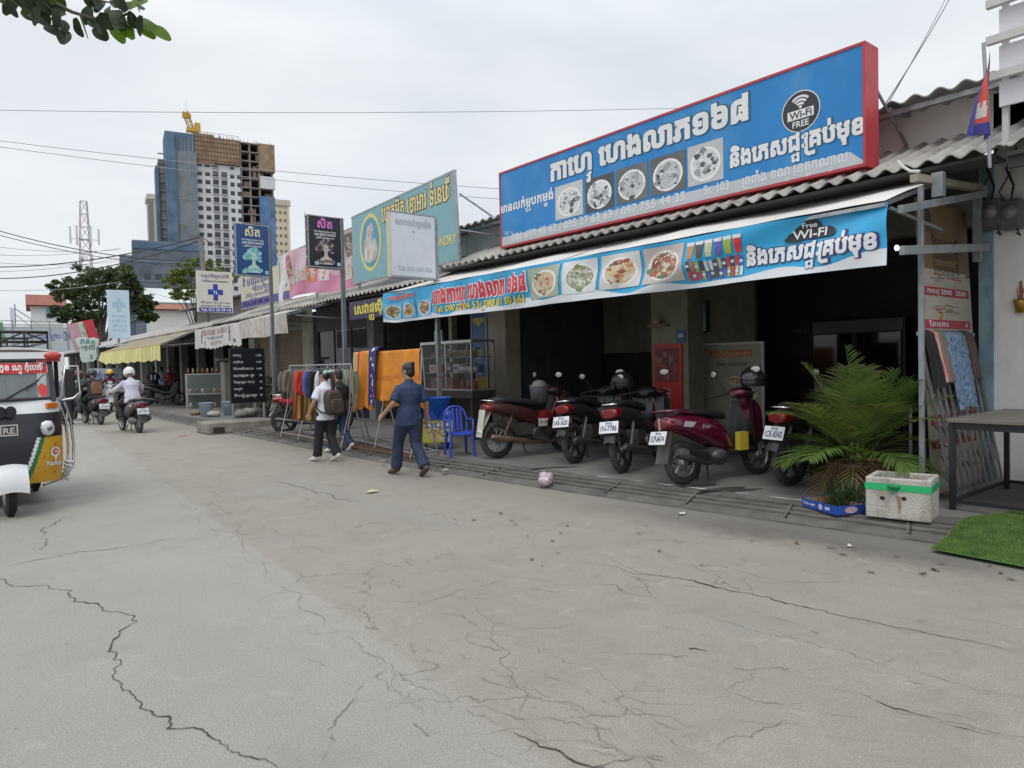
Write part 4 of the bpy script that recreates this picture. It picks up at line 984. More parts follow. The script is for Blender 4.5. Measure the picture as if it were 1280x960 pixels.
def underbone(label, loc, rz, body, seatc=BLACKP, plate_s='1AR-3620', spoked=True, group=None, red_tail=True, white_fender=False, name='motorbike', lean=0, detail=True):
    r = thing(name, label, 'motorbike', loc, rz, group)
    if lean: r.rotation_euler = (0, lean, rz)
    rm = CHROME if spoked else M((.07, .07, .075), .4, .5, .2); wheel(r, -.62, .285, .10, spoked, rm); wheel(r, .62, .285, .085, spoked, rm)
    b = MB(); LY_(b, [(-.80, .80, .06, .04), (-.7, .775, .13, .085), (-.42, .72, .165, .115), (-.1, .62, .15, .13), (.12, .53, .12, .12), (.3, .53, .08, .09)])
    b.build('rear_cowl', body, r)
    b = MB(); LY_(b, [(.05, .5, .07, .07), (.3, .55, .07, .08), (.42, .72, .07, .1), (.47, .9, .07, .08)]); 
    for s in (-1, 1): b.prism([(.56, .96), (.66, .82), (.6, .55), (.42, .33), (.30, .36), (.40, .62), (.48, .9)], s * .09, s * .21, 0, TY)
    b.build('leg_shield', body, r, bev=.015)
    s_ = MB(); LY_(s_, [(-.72, .885, .08, .02), (-.6, .88, .14, .045), (-.3, .85, .16, .055), (-.05, .81, .13, .055), (.14, .77, .08, .04)]); s_.build('seat', seatc, r)
    g = MB(); g.tube([(.1, -.45, .83), (.12, -.72, .87), (.08, -.84, .88), (-.08, -.84, .88), (-.12, -.72, .87), (-.1, -.45, .83)], .011, 8); g.build('grab_rail', CHROME, r)
    t = MB(); LY_(t, [(-.86, .765, .07, .045), (-.84, .765, .115, .062), (-.74, .77, .135, .07)]); t.build('tail_light', M((.16, .006, .009), .22, 0, .3, 20, coat=.4), r)
    fn = MB(); fn.slab(lambda u, v: ((u - .5) * .15, -.74 - .16 * v - .03 * v * v, .76 - .34 * v - .04 * abs(u - .5)), 6, 6, (0, -.008, 0)); fn.build('rear_fender', M((.55, .54, .5), .5, 0, .1, dirt=(.3, .22, .12), da=.7) if white_fender else BLACKP, r)
    if plate_s: plate(r, -.885, .60, plate_s)
    e = MB(); e.lathe([(.09, -.13), (.11, -.1), (.11, .1), (.09, .13)], (0, .05, .33), (1, 0, 0), 16).box((0, .22, .36), (.15, .2, .13), 0).lathe([(.07, 0), (.075, .12), (.05, .16)], (0, .3, .36), (0, 1, .1), 12)
    for k in range(6): e.lathe([(.085, 0), (.085, .008)], (0, .27 + k * .022, .36), (0, 1, .1), 14)
    e.box((0, -.12, .42), (.2, .26, .2)).bx(-.25, .25, .05, .09, .26, .29).build('engine', M((.11, .105, .1), .5, .6, .3, 12, dirt=(.08, .06, .04), da=.7), r)
    x = MB(); x.tube([(.05, .42, .32), (.09, .36, .2), (.13, .15, .19), (.145, -.1, .22), (.15, -.2, .24), (.155, -.78, .34), (.155, -.82, .345)], [.016, .018, .02, .025, .045, .05, .025], 12); x.build('exhaust', M((.2, .15, .12), .45, .7, .35, 10, dirt=(.12, .06, .03), da=.7) if spoked else M((.1, .1, .1), .4, .6), r)
    w = MB()
    for s in (-1, 1): w.bar((s * .09, .0, .32), (s * .09, -.64, .285), .025, .05)
    w.bx(-.11, -.085, -.6, .02, .29, .37).tube([(-.1, -.05, .3), (-.16, -.05, .12), (-.2, .02, .02)], .01, 6).build('swingarm', BLACKM, r)
    for s in (-1, 1):
        k = MB(); k.tube([(s * .125, -.6, .3), (s * .125, -.4, .68)], .012, 8)
        k.tube([(s * .125 + .024 * cos(a * 1.1), -.57 + .13 * a / 60, .36 + .247 * a / 60 + .024 * sin(a * 1.1)) for a in range(60)], .006, 5); k.build('shock_absorber', RUST if spoked else M((.16, .16, .165), .4, .7), r)
    f = MB()
    for s in (-1, 1): f.tube([(s * .075, .62, .285), (s * .075, .52, .6), (s * .06, .45, .88)], [.022, .02, .018], 8)
    f.build('fork', STEEL, r)
    f = MB(); f.slab(lambda u, v: ((u - .5) * .13, .62 + .33 * cos(rad(25 + 130 * v)) , .285 + .33 * sin(rad(25 + 130 * v)) + .02 * (1 - abs(2 * u - 1))), 6, 12, (0, 0, .006)); f.build('front_fender', body, r)
    h = MB(); LY_(h, [(.3, .98, .06, .03), (.38, .99, .14, .06), (.5, .97, .12, .09), (.58, .95, .07, .06)]); h.build('handlebar_cover', body, r)
    h = MB(); h.tube([(-.34, .26, .97), (-.27, .33, .99), (-.1, .4, 1.0), (.1, .4, 1.0), (.27, .33, .99), (.34, .26, .97)], .011, 8); 
    for s in (-1, 1): h.tube([(s * .36, .24, .965), (s * .25, .345, .99)], .018, 10); h.tube([(s * .33, .32, .99), (s * .2, .42, 1.0)], .006, 6)
    h.build('handlebar', BLACKM, r)
    MB().ell((0, .575, .93), (.085, .04, .075), 0, 14, 8).build('headlight', M((.6, .62, .62), .1, 0, .05, coat=1), r)
    mirrors(r, .36, 1.0)
    return r
def scooter(label, loc, rz, body, plate_s, group=None, inner=BLACKP, seatc=BLACKP, name='scooter', helmet=False):
    r = thing(name, label, 'scooter', loc, rz, group)
    wheel(r, -.6, .25, .09, False, STEEL); wheel(r, .62, .25, .08, False, STEEL)
    b = MB(); LY_(b, [(-.86, .70, .05, .04), (-.82, .70, .12, .085), (-.6, .68, .175, .13), (-.3, .60, .185, .165), (-.05, .52, .16, .17), (.08, .42, .13, .1)]); b.build('rear_body', body, r)
    s_ = MB(); LY_(s_, [(-.72, .81, .08, .02), (-.6, .82, .13, .04), (-.3, .795, .15, .045), (0, .755, .12, .045), (.08, .73, .07, .03)]); s_.build('seat', seatc, r)
    g = MB(); g.tube([(.13, -.5, .80), (.15, -.72, .84), (.09, -.88, .845), (-.09, -.88, .845), (-.15, -.72, .84), (-.13, -.5, .80)], .017, 8); g.build('grab_rail', body, r)
    t = MB(); LY_(t, [(-.885, .70, .05, .05), (-.86, .70, .125, .06), (-.78, .69, .15, .06)]); t.build('tail_light', M((.15, .005, .012), .2, 0, .1, coat=.5), r)
    MB().prism([(-.7, .66), (-.66, .72), (-.5, .70), (-.56, .645)], -.182, -.176, 0, TY).prism([(-.7, .66), (-.66, .72), (-.5, .70), (-.56, .645)], .176, .182, 0, TY).build('indicator', M((.4, .36, .38), .15, 0, .1, coat=.6), r)
    MB().bx(-.012, .012, -.892, -.884, .63, .77).build('chrome_strip', CHROME, r)
    fl = MB(); LY_(fl, [(.0, .33, .16, .04), (.2, .31, .17, .045), (.42, .33, .17, .05)]); fl.build('floorboard', inner, r)
    l = MB(); l.slab(lambda u, v: ((u - .5) * (.40 - .12 * v + .04 * sin(pi * v)), .48 + .05 * v * 1.6 - .10 * (2 * u - 1) ** 2 + .1 * (1 - v) ** 3 * .5, .3 + .62 * v), 14, 14, (0, -.03, 0)); l.build('leg_shield', inner, r)
    l = MB(); LY_(l, [(.5, .62, .19, .3), (.58, .66, .17, .26), (.66, .64, .1, .2), (.7, .62, .05, .12)]); l.build('front_body', body, r)
    e = MB(); e.ell((-.09, -.42, .3), (.07, .3, .1)).lathe([(.08, -.1), (.1, -.05), (.1, .1)], (.0, -.2, .3), (1, 0, 0), 14).ell((.06, -.1, .3), (.08, .14, .08)).build('engine', M((.13, .13, .135), .5, .5, .3, 9), r)
    x = MB(); x.tube([(.08, .0, .22), (.13, -.15, .2), (.16, -.25, .24), (.165, -.35, .26), (.175, -.78, .37), (.175, -.83, .385)], [.018, .02, .03, .065, .07, .04], 14); x.build('exhaust', M((.05, .05, .055), .42, .3, .2, 8, dirt=(.15, .13, .1), da=.6), r)
    MB().slab(lambda u, v: (.235 + .012 * sin(pi * u), -.4 - .3 * v, .30 + .1 * v + (u - .5) * .1), 4, 6, (.006, 0, 0)).build('exhaust_guard', BLACKM, r)
    fn = MB(); fn.slab(lambda u, v: ((u - .5) * .2, -.8 - .1 * v, .62 - .36 * v), 6, 6, (0, -.01, 0)); fn.build('mudguard', M((.06, .06, .065), .6, 0, .2, dirt=(.2, .18, .15), da=.5), r)
    plate(r, -.93, .55, plate_s)
    f = MB()
    for s in (-1, 1): f.tube([(s * .07, .62, .25), (s * .06, .57, .5)], .022, 8)
    f.build('fork', STEEL, r)
    f = MB(); f.slab(lambda u, v: ((u - .5) * .16, .62 + .3 * cos(rad(20 + 140 * v)), .25 + .3 * sin(rad(20 + 140 * v)) + .02 * (1 - abs(2 * u - 1))), 6, 12, (0, 0, .008)); f.build('front_fender', body, r)
    h = MB(); LY_(h, [(.3, 1.0, .05, .03), (.36, 1.01, .13, .055), (.46, 1.0, .16, .075), (.54, .98, .1, .08), (.58, .96, .05, .05)]); LY_(h, [(.44, .92, .06, .06), (.5, .86, .07, .07), (.54, .8, .08, .06)]); h.build('handlebar_cover', body, r)
    h = MB()
    for s in (-1, 1): h.tube([(s * .36, .27, .99), (s * .12, .4, 1.01)], .017, 10); h.tube([(s * .34, .36, 1.0), (s * .16, .44, 1.01)], .006, 6)
    h.build('handlebar', BLACKM, r)
    MB().ell((0, .575, .97), (.08, .03, .06), 0, 14, 8).build('headlight', M((.6, .62, .62), .1, 0, .05, coat=1), r)
    mirrors(r, .42, 1.03); MB().tube([(-.12, -.2, .2), (-.2, -.2, .02)], .012, 6).tube([(-.08, -.3, .2), (-.1, -.32, .02)], .012, 6).tube([(.08, -.3, .2), (.1, -.32, .02)], .012, 6).build('stand', BLACKM, r)
    return r
BG = 'motorbikes parked in front of the cafe'
def at_rear(c, head, back):
    """origin of a bike whose rear wheel touches the ground at c"""
    a = rad(head); return V((c.x + cos(a) * back, c.y + sin(a) * back, c.z)), a - pi / 2
REDB = M((.17, .012, .016), .3, 0, .2, 6, coat=.4, dirt=(.06, .03, .03), da=.5); DKB = M((.012, .013, .016), .34, 0, .3, 6, coat=.25, dirt=(.11, .1, .085), da=.4, ds=5); MAR = M((.085, .004, .022), .22, 0, .12, 3, coat=.7)
l, a = at_rear(G(622, 573, .1), -7, .62); rb = underbone('old red motorbike with spoked wheels and a dirty white mudguard beside the blue chair', l, a, M((.05, .012, .014), .45, 0, .3, 6, dirt=(.05, .04, .035), da=.6), M((.02, .02, .02), .5), None, True, BG, white_fender=True)
b = MB(); LY_(b, [(.0, .56, .135, .03), (.1, .56, .145, .10), (.24, .58, .14, .12), (.34, .6, .12, .06)]); b.build('centre_panel', REDB, rb, label='red plastic centre panel')
plate_ = MB()
b = MB(); b.slab(lambda u, v: ((u - .5) * .17, -.86 - .07 * v, .74 - .40 * v), 6, 8, (0, -.006, 0)); b.build('mud_flap', M((.56, .55, .5), .5, 0, .12, dirt=(.34, .24, .12), da=.8, ds=7), rb, label='dirty cream mud flap')
b = MB(); b.slab(lambda u, v: (-.20 + .40 * u if False else (.17 + .02 * v if u > .5 else .17), .02 + .16 * u, .45 + .12 * v), 2, 2, (.004, 0, 0)); o = b.build('side_panel', M((.6, .6, .6), .4), rb); text(o, 'RF 110', .03, .50, .05, REDB, w=.14, bold=.03, fn=lambda p: V((.196, p.x, p.z)))
# bag of things and water bottle carried on the red bike stay with their own objects
l, a = at_rear(G(720, 579, .1), 13, .62); underbone('black motorbike with red tail light second from the left in the parked row', l, a, DKB, BLACKP, '1AR-3620', False, BG, lean=-.1)
l, a = at_rear(G(779, 591, .1), 17, .62); underbone('black motorbike with a clear red tail light, in the middle of the parked row', l, a, M((.02, .02, .024), .35, 0, .2), BLACKP, '1N-7786', False, BG, lean=-.1)
l, a = at_rear(G(855, 606, .1), -9, .6); mar = scooter('maroon scooter with a black helmet on its mirror in front of the menu board', l, a, MAR, '1CP-8474', BG); mar.rotation_euler = (0, -.1, a)
text(mar, 'Fino', -.42, .62, .07, M((.6, .55, .56), .3, .5), fn=lambda p: V((.192, p.x, p.z)), bold=.01, name='emblem_lettering')
o = MB().bx(.10, .172, .12, .26, .35, .56).build('yellow_bag', M((.55, .42, .04), .5), None); o.matrix_world = Matrix.Translation(l) @ Matrix.Rotation(a, 4, 'Z'); o.name = 'snack_bag'; tag(o, 'small yellow packet in the footwell of the maroon scooter', 'bag')
# helmet on the scooter
def helmet_mesh(c, R=.135, vis=True, m=0):
    mb = MB(); mb.ell(c, (R * .93, R * 1.06, R), m, 20, 12, None, -.35, 1)
    mb.lathe([(R * .9, -R * .5), (R * 1.0, -R * .3), (R * .98, -R * .2)], c, (0, 0, 1), 20, m, True, (.94, 1.05))
    if vis: mb.slab(lambda u, v: (c[0] + R * 1.06 * sin(rad(-70 + 140 * u)), c[1] + R * 1.12 * cos(rad(-70 + 140 * u)), c[2] + R * (.1 - .75 * v)), 12, 4, (0, .003, 0), 1)
    return mb
VIS = M((.05, .05, .055), .12, 0, .1, alpha=.8)
hm = helmet_mesh((0, 0, 0), .15).build('helmet', [M((.02, .02, .022), .22, 0, .1, coat=.6), VIS], None, l + V((cos(a + pi / 2) * .36 - sin(a + pi / 2) * .22, sin(a + pi / 2) * .36 + cos(a + pi / 2) * .22, 1.22)), a + .4)
hm.location = l + Matrix.Rotation(a, 3, 'Z') @ V((.10, .42, 1.17)); tag(hm, 'black helmet resting on the handlebar of the maroon scooter', 'helmet')
l, a = at_rear(G(988, 607, .1), -8, .62); underbone('black motorbike with red tail light half hidden behind the palm', l, a, DKB, BLACKP, '1CK-8342', False, BG)
l, a = at_rear(G(357, 542, .06), -20, .6); underbone('red and black motorbike parked behind the clothes rail', l, a, M((.5, .03, .06), .3, 0, .1, coat=.4), BLACKP, '1BC-2047', False, BG, white_fender=True)
# things on the bikes
hm2 = helmet_mesh((0, 0, 0), .15).build('helmet', [M((.025, .025, .028), .35), VIS], None, G(800, 592, .1) + V((.75, .95, 1.12)), .3); tag(hm2, 'dull black helmet on the middle parked motorbike before the red poster', 'helmet')
c = PD(662, 506, 11.9)
bk = thing('bucket', 'dented grey metal bucket on the seat of the red motorbike', 'bucket', G(622, 573, .1) + V((.86, .0, .80)))
MB().lathe([(.0, 0), (.13, 0), (.16, .26), (.165, .27), (.15, .26), (.12, .01), (0, .01)], (0, 0, 0), n=20).build('body', M((.24, .25, .26), .45, .5, .2, 6), bk); MB().ell((0, 0, .27), (.12, .12, .08)).build('contents', M((.2, .2, .16), .8, 0, .4, 12), bk)

# ================================================================ AUTO RICKSHAW
tk = thing('auto_rickshaw', 'white and black three-wheeled auto rickshaw with orange panel facing the camera at the left edge', 'rickshaw', (.525, 10.15, 0), pi + .03); tk.scale = (.87, 1, 1)
TW = M((.66, .68, .70), .3, 0, .05, 2, coat=.4, dirt=(.45, .43, .4), da=.35); TD = M((.012, .014, .022), .33, 0, .2, 3, coat=.3); TOR = M((.55, .30, .02), .35, 0, .08); TRD = M((.5, .08, .02), .35); TGR = M((.02, .16, .06), .35)
def NS(t, z, off=0):
    w = .60 * (1 - .10 * max(0, z - .9) - .22 * max(0, .55 - z)); f = .34 + .10 * sin(pi * min(1, max(0, (z - .3) / .95))) - .15 * max(0, z - 1.1)
    a = t * pi / 2; s, c = sin(a), cos(a)
    return V(((w + off) * abs(s) ** .8 * (1 if s > 0 else -1), .62 + (f + off) * max(0, c) ** .55, z))
def ncol(u, v):
    x = NS(-1 + 2 * u, .34 + .91 * v).x; z = .34 + .91 * v; ax = abs(x)
    if z > 1.10: return 1
    lim = .86 - 1.25 * max(0, .52 - ax) ** 1.0 - .1
    if z < .84 and ax > .08:
        q = ax - (.08 + .34 * max(0, z - .35) ** .8 * 1.05)
        if q > .09: return 2
        if q > .04: return 3
        if q > .0: return 4
    return 0
mb = MB(); mb.sheet(lambda u, v: NS(-1 + 2 * u, .34 + .91 * v), 120, 90, 0, True, ncol)
mb.build('nose', [TD, TW, TOR, TGR, TW], tk, label='black nose with white band and orange and green side panels')
def decal(name, par, pts, mat, off=.004, cx=None):
    q = MB(); q.add([tuple(NS(*p, off)) for p in pts], [tuple(range(len(pts)))]); return q.build(name, mat, par)
def on_nose(x, z, off=.004):
    lo, hi = -1, 1
    for _ in range(30):
        m_ = (lo + hi) / 2
        if NS(m_, z).x < x: lo = m_
        else: hi = m_
    return NS(lo, z, off)
for s in (-1, 1):
    q = MB()
    def pat(x0, z0, r0, m, off, sx=1, n=20, drop=0):
        vs = [on_nose(s * x0 + r0 * sx * cos(2 * pi * k / n), z0 + r0 * sin(2 * pi * k / n) - (drop if abs(k - n * .75) < 1 else 0), off) for k in range(n)]; q.add(vs, [tuple(range(n))], m)
    q.add([on_nose(s * x, z, .004) for x, z in ((.34, .62), (.48, .76), (.55, .70), (.555, .5), (.47, .42))], [(0, 1, 2, 3, 4)], 0)
    pat(.475, .665, .055, 1, .008, drop=.07); pat(.475, .668, .032, 0, .011); pat(.475, .668, .014, 1, .014)
    q.build('emblem', [TRD, TW], tk)
    text(tk, 'PassApp', s * .455, .52, .075, TW, w=.17, bold=.03, al='C', fn=lambda p: on_nose(-(p.x - s * .455) + s * .455, p.z, .012))
    hl = MB(); c = on_nose(s * .40, .93, .0); nrm = V((s * .35, 1, 0)).normalized()
    hl.lathe([(.085, -.04), (.085, .02), (.07, .03)], c, nrm, 24, 0); hl.lathe([(.068, .03), (.05, .045), (0, .05)], c, nrm, 20, 1); hl.build('headlight', [CHROME, M((.6, .63, .64), .08, .2, .1, coat=1)], tk)
    MB().ell(c + nrm * .05, (.03, .02, .03), 0, 10, 6).build('bulb', M((.2, .2, .2), .1, .7), tk)
    MB().box(on_nose(s * .46, 1.17, .01), (.14, .04, .06), rz=-s * .5).build('indicator_light', M((.55, .14, .01), .2, 0, .1, coat=.5), tk, bev=.008)
q = MB(); 
for x0, x1, z0, z1 in ((-.09, .09, .875, .89), (-.09, .09, .98, .995), (-.09, -.075, .89, .98), (.075, .09, .89, .98)): q.box((0 + (x0 + x1) / 2, .62 + .34 + .105, (z0 + z1) / 2), (x1 - x0, .015, z1 - z0))
q.build('badge_frame', CHROME, tk)
text(tk, 'RE', 0, .9, .09, CHROME, w=.12, bold=.03, al='C', fn=lambda p: V((-p.x, .62 + .34 + .108 + p.y * -1, p.z)))
# windscreen and pillars
def WSp(x, z): return V((x, .62 + .24 - .42 * (z - 1.25) * .8 + .10 * (1 - (x / .5) ** 2), z))
mb = MB(); mb.sheet(lambda u, v: WSp(-.47 + .94 * u, 1.26 + .40 * v), 12, 4); mb.build('windscreen', glass((.35, .4, .42), .45), tk)
fr = MB()
for s in (-1, 1): fr.bar(WSp(s * .5, 1.22), WSp(s * .49, 1.70), .05, .05)
fr.tube([WSp(-.5 + i * .1, 1.25) for i in range(11)], .018, 6); fr.tube([WSp(-.5 + i * .1, 1.67) for i in range(11)], .02, 6); fr.build('windscreen_frame', TD, tk)
q = MB(); q.sheet(lambda u, v: WSp(.30 - .75 * u, 1.53 + .11 * v) + V((0, .012, 0)), 12, 2); q2 = q.build('banner_sticker', M((.55, .02, .02), .4), tk)
text(tk, 'េ|ត{ម លក្ខ ណ{ឌ កុំេបើក', -.08, 1.565, .09, LW, w=.66, bold=.03, al='C', fn=lambda p: WSp(-p.x - .16, p.z) + V((0, .018, 0)))
q = MB(); q.add([WSp(x, z) + V((0, .012, 0)) for x, z in ((-.44, 1.38), (-.38, 1.42), (-.33, 1.38), (-.35, 1.3), (-.4, 1.26), (-.44, 1.31))], [tuple(range(6))]); q.add([WSp(x, z) + V((0, .012, 0)) for x, z in ((-.46, 1.64), (-.38, 1.64), (-.38, 1.53), (-.46, 1.53))], [tuple(range(4))], 1); q.build('sticker', [M((.6, .05, .05), .4), M((.6, .5, .55), .4)], tk)
MB().tube([WSp(.05, 1.24) + V((0, .02, 0)), WSp(-.35, 1.45) + V((0, .02, 0))], .008, 6).tube([WSp(-.2, 1.34) + V((0, .024, 0)), WSp(-.42, 1.52) + V((0, .024, 0))], .006, 5).build('wiper', BLACKM, tk)
# horns, fender, wheels
for x in (.0, .1):
    MB().lathe([(.01, -.08), (.02, -.02), (.05, .03), (.06, .04)], (x - .02, 1.06, 1.13), (0, 1, 0), 18).build('horn', BLACKM, tk)
mb = MB(); mb.slab(lambda u, v: ((u - .5) * .34, .85 + .33 * cos(rad(-5 + 120 * v)), .29 + .30 * sin(rad(-5 + 120 * v)) * 1.0 + .03 * (1 - (2 * u - 1) ** 2)), 10, 14, (0, 0, .01)); mb.build('front_fender', TW, tk)
for x, y, nm in ((0, .85, 1), (-.5, -.95, 2), (.5, -.95, 3)):
    w = MB(); w.lathe([(.06, -.07), (.14, -.06), (.15, .0), (.14, .06), (.06, .07)], (x, y, .235), (1, 0, 0), 18); o = w.build('wheel', STEEL, tk)
    t = MB(); torus(t, (x, y, .235), .18, .055, .062, 0, 40, 12)
    for k in (-.03, -.01, .01, .03): torus(t, (x + k, y, .235), .2335, .006, .004, 0, 40, 6)
    t.build('tyre', RUBBER, o)
MB().bar((0, .85, .3), (0, .7, .75), .12, .06).bar((.09, .85, .24), (.09, .75, .55), .03, .04).bar((-.09, .85, .24), (-.09, .75, .55), .03, .04).build('fork', BLACKM, tk)
# roof, rack, body
mb = MB(); mb.slab(lambda u, v: ((u - .5) * 1.3, .78 - 2.05 * v, 1.74 + .07 * (1 - (2 * u - 1) ** 4) + .03 * sin(pi * v)), 16, 10, (0, 0, -.02)); mb.build('roof', M((.6, .62, .62), .4, 0, .08), tk)
MB().bx(-.64, .64, .76, .80, 1.69, 1.76).build('roof_edge', CHROME, tk); MB().bx(-.6, .6, .765, .79, 1.655, 1.685).build('red_trim', M((.3, .03, .03), .4), tk)
MB().ell((-.52, .78, 1.72), (.11, .05, .05)).ell((.52, .78, 1.72), (.11, .05, .05)).build('roof_light', M((.45, .03, .03), .25, coat=.5), tk)
k = MB()
for z in (1.88, 1.99):
    k.tube([(-.5, .6, z), (.5, .6, z), (.5, -1.1, z), (-.5, -1.1, z)], .016, 6, closed=True)
for x in (-.5, -.25, 0, .25, .5):
    for y in (.6, -1.1): k.tube([(x, y, 1.8), (x, y, 1.99)], .012, 6)
    k.tube([(x, .6, 1.88), (x, -1.1, 1.88)], .01, 6)
k.tube([(-.5, .6, 1.88), (-.25, .6, 1.99), (0, .6, 1.88), (.25, .6, 1.99), (.5, .6, 1.88)], .01, 6); k.build('roof_rack', BLACKM, tk)
MB().bx(-.62, .62, -1.25, .3, .28, .42).bx(-.62, -.58, -1.25, -.1, .42, .95).bx(.58, .62, -1.25, -.1, .42, .95).bx(-.62, .62, -1.27, -1.2, .42, 1.7).build('body', TD, tk, bev=.01)
MB().bx(-.55, .55, -1.0, -.6, .42, .75).bx(-.55, .55, -1.15, -1.0, .6, 1.2).bx(-.3, .3, .0, .3, .42, .72).build('bench', M((.1, .05, .04), .5), tk, bev=.02)
for s in (-1, 1):
    for a_, b_ in (((s * .6, .55, .5), (s * .58, .6, 1.7)), ((s * .6, -.1, .9), (s * .6, -.15, 1.72)), ((s * .6, -1.2, .9), (s * .6, -1.2, 1.72))): MB().bar(a_, b_, .04, .045).build('pillar', TD, tk)
for s in (-1, 1):
    mm = MB(); mm.box((s * .70, .76, 1.41), (.12, .05, .32)); o = mm.build('mirror', BLACKP, tk, bev=.02)
    MB().tube([(s * .56, .74, 1.2), (s * .58, .86, 1.28), (s * .64, .86, 1.6), (s * .78, .84, 1.6), (s * .80, .84, 1.3), (s * .72, .84, 1.24), (s * .6, .8, 1.22)], .012, 8).build('mirror_bracket', CHROME, o)
    gb = MB()
    for dx in (0, .06): gb.tube([(s * (.57 + dx), .78, 1.2), (s * (.64 + dx), .72, 1.0), (s * (.67 + dx), .68, .7), (s * (.66 + dx), .66, .45), (s * (.56 + dx * .5), .74, .33), (s * .35, .9, .30)], .016, 8)
    for k in range(5): gb.tube([(s * (.62 - .012 * k), .73 + .02 * k, .52 - .04 * k), (s * (.71 - .02 * k), .70 + .02 * k, .50 - .045 * k)], .018, 8)
    gb.build('chrome_guard', CHROME, tk)
# ================================================================ PEOPLE
def chain(mb, pts, rx, ry=None, side=(1, 0, 0), n=14, m=0, ck=.8, c2=.8):
    pts = [V(p) for p in pts]; ry = ry or rx; S = V(side); k = len(pts); rings = []
    def ring(p, d, a_, b_):
        a = S - d * S.dot(d); a = a.normalized() if a.length > 1e-4 else axes(d)[0]; b = d.cross(a)
        return [p + a * (a_ * cos(2 * pi * j / n)) + b * (b_ * sin(2 * pi * j / n)) for j in range(n)]
    for i in range(k):
        d = (pts[min(i + 1, k - 1)] - pts[max(i - 1, 0)]).normalized()
        if i == 0:
            for t in (.97, .75, .4): rings.append(ring(pts[0] - d * min(rx[0], ry[0]) * t * ck, d, rx[0] * sqrt(1 - t * t), ry[0] * sqrt(1 - t * t)))
        rings.append(ring(pts[i], d, rx[i], ry[i]))
        if i == k - 1:
            for t in (.4, .75, .97): rings.append(ring(pts[i] + d * min(rx[i], ry[i]) * t * c2, d, rx[i] * sqrt(1 - t * t), ry[i] * sqrt(1 - t * t)))
    mb.loft(rings, m); return mb
def lerp(a, b, t): return V(a) * (1 - t) + V(b) * t
STAND = dict(pel=(0, 0, .86), chest=(0, -.01, 1.18), neck=(0, -.01, 1.36), head=(0, .02, 1.49),
    shL=(-.165, -.01, 1.30), elL=(-.22, -.02, 1.05), wrL=(-.235, .04, .82), shR=(.165, -.01, 1.30), elR=(.22, -.02, 1.05), wrR=(.235, .04, .82),
    hiL=(-.085, 0, .84), knL=(-.09, .02, .46), anL=(-.095, -.02, .08), hiR=(.085, 0, .84), knR=(.09, .02, .46), anR=(.095, -.02, .08), ftL=(-.11, .14, .03), ftR=(.11, .14, .03))
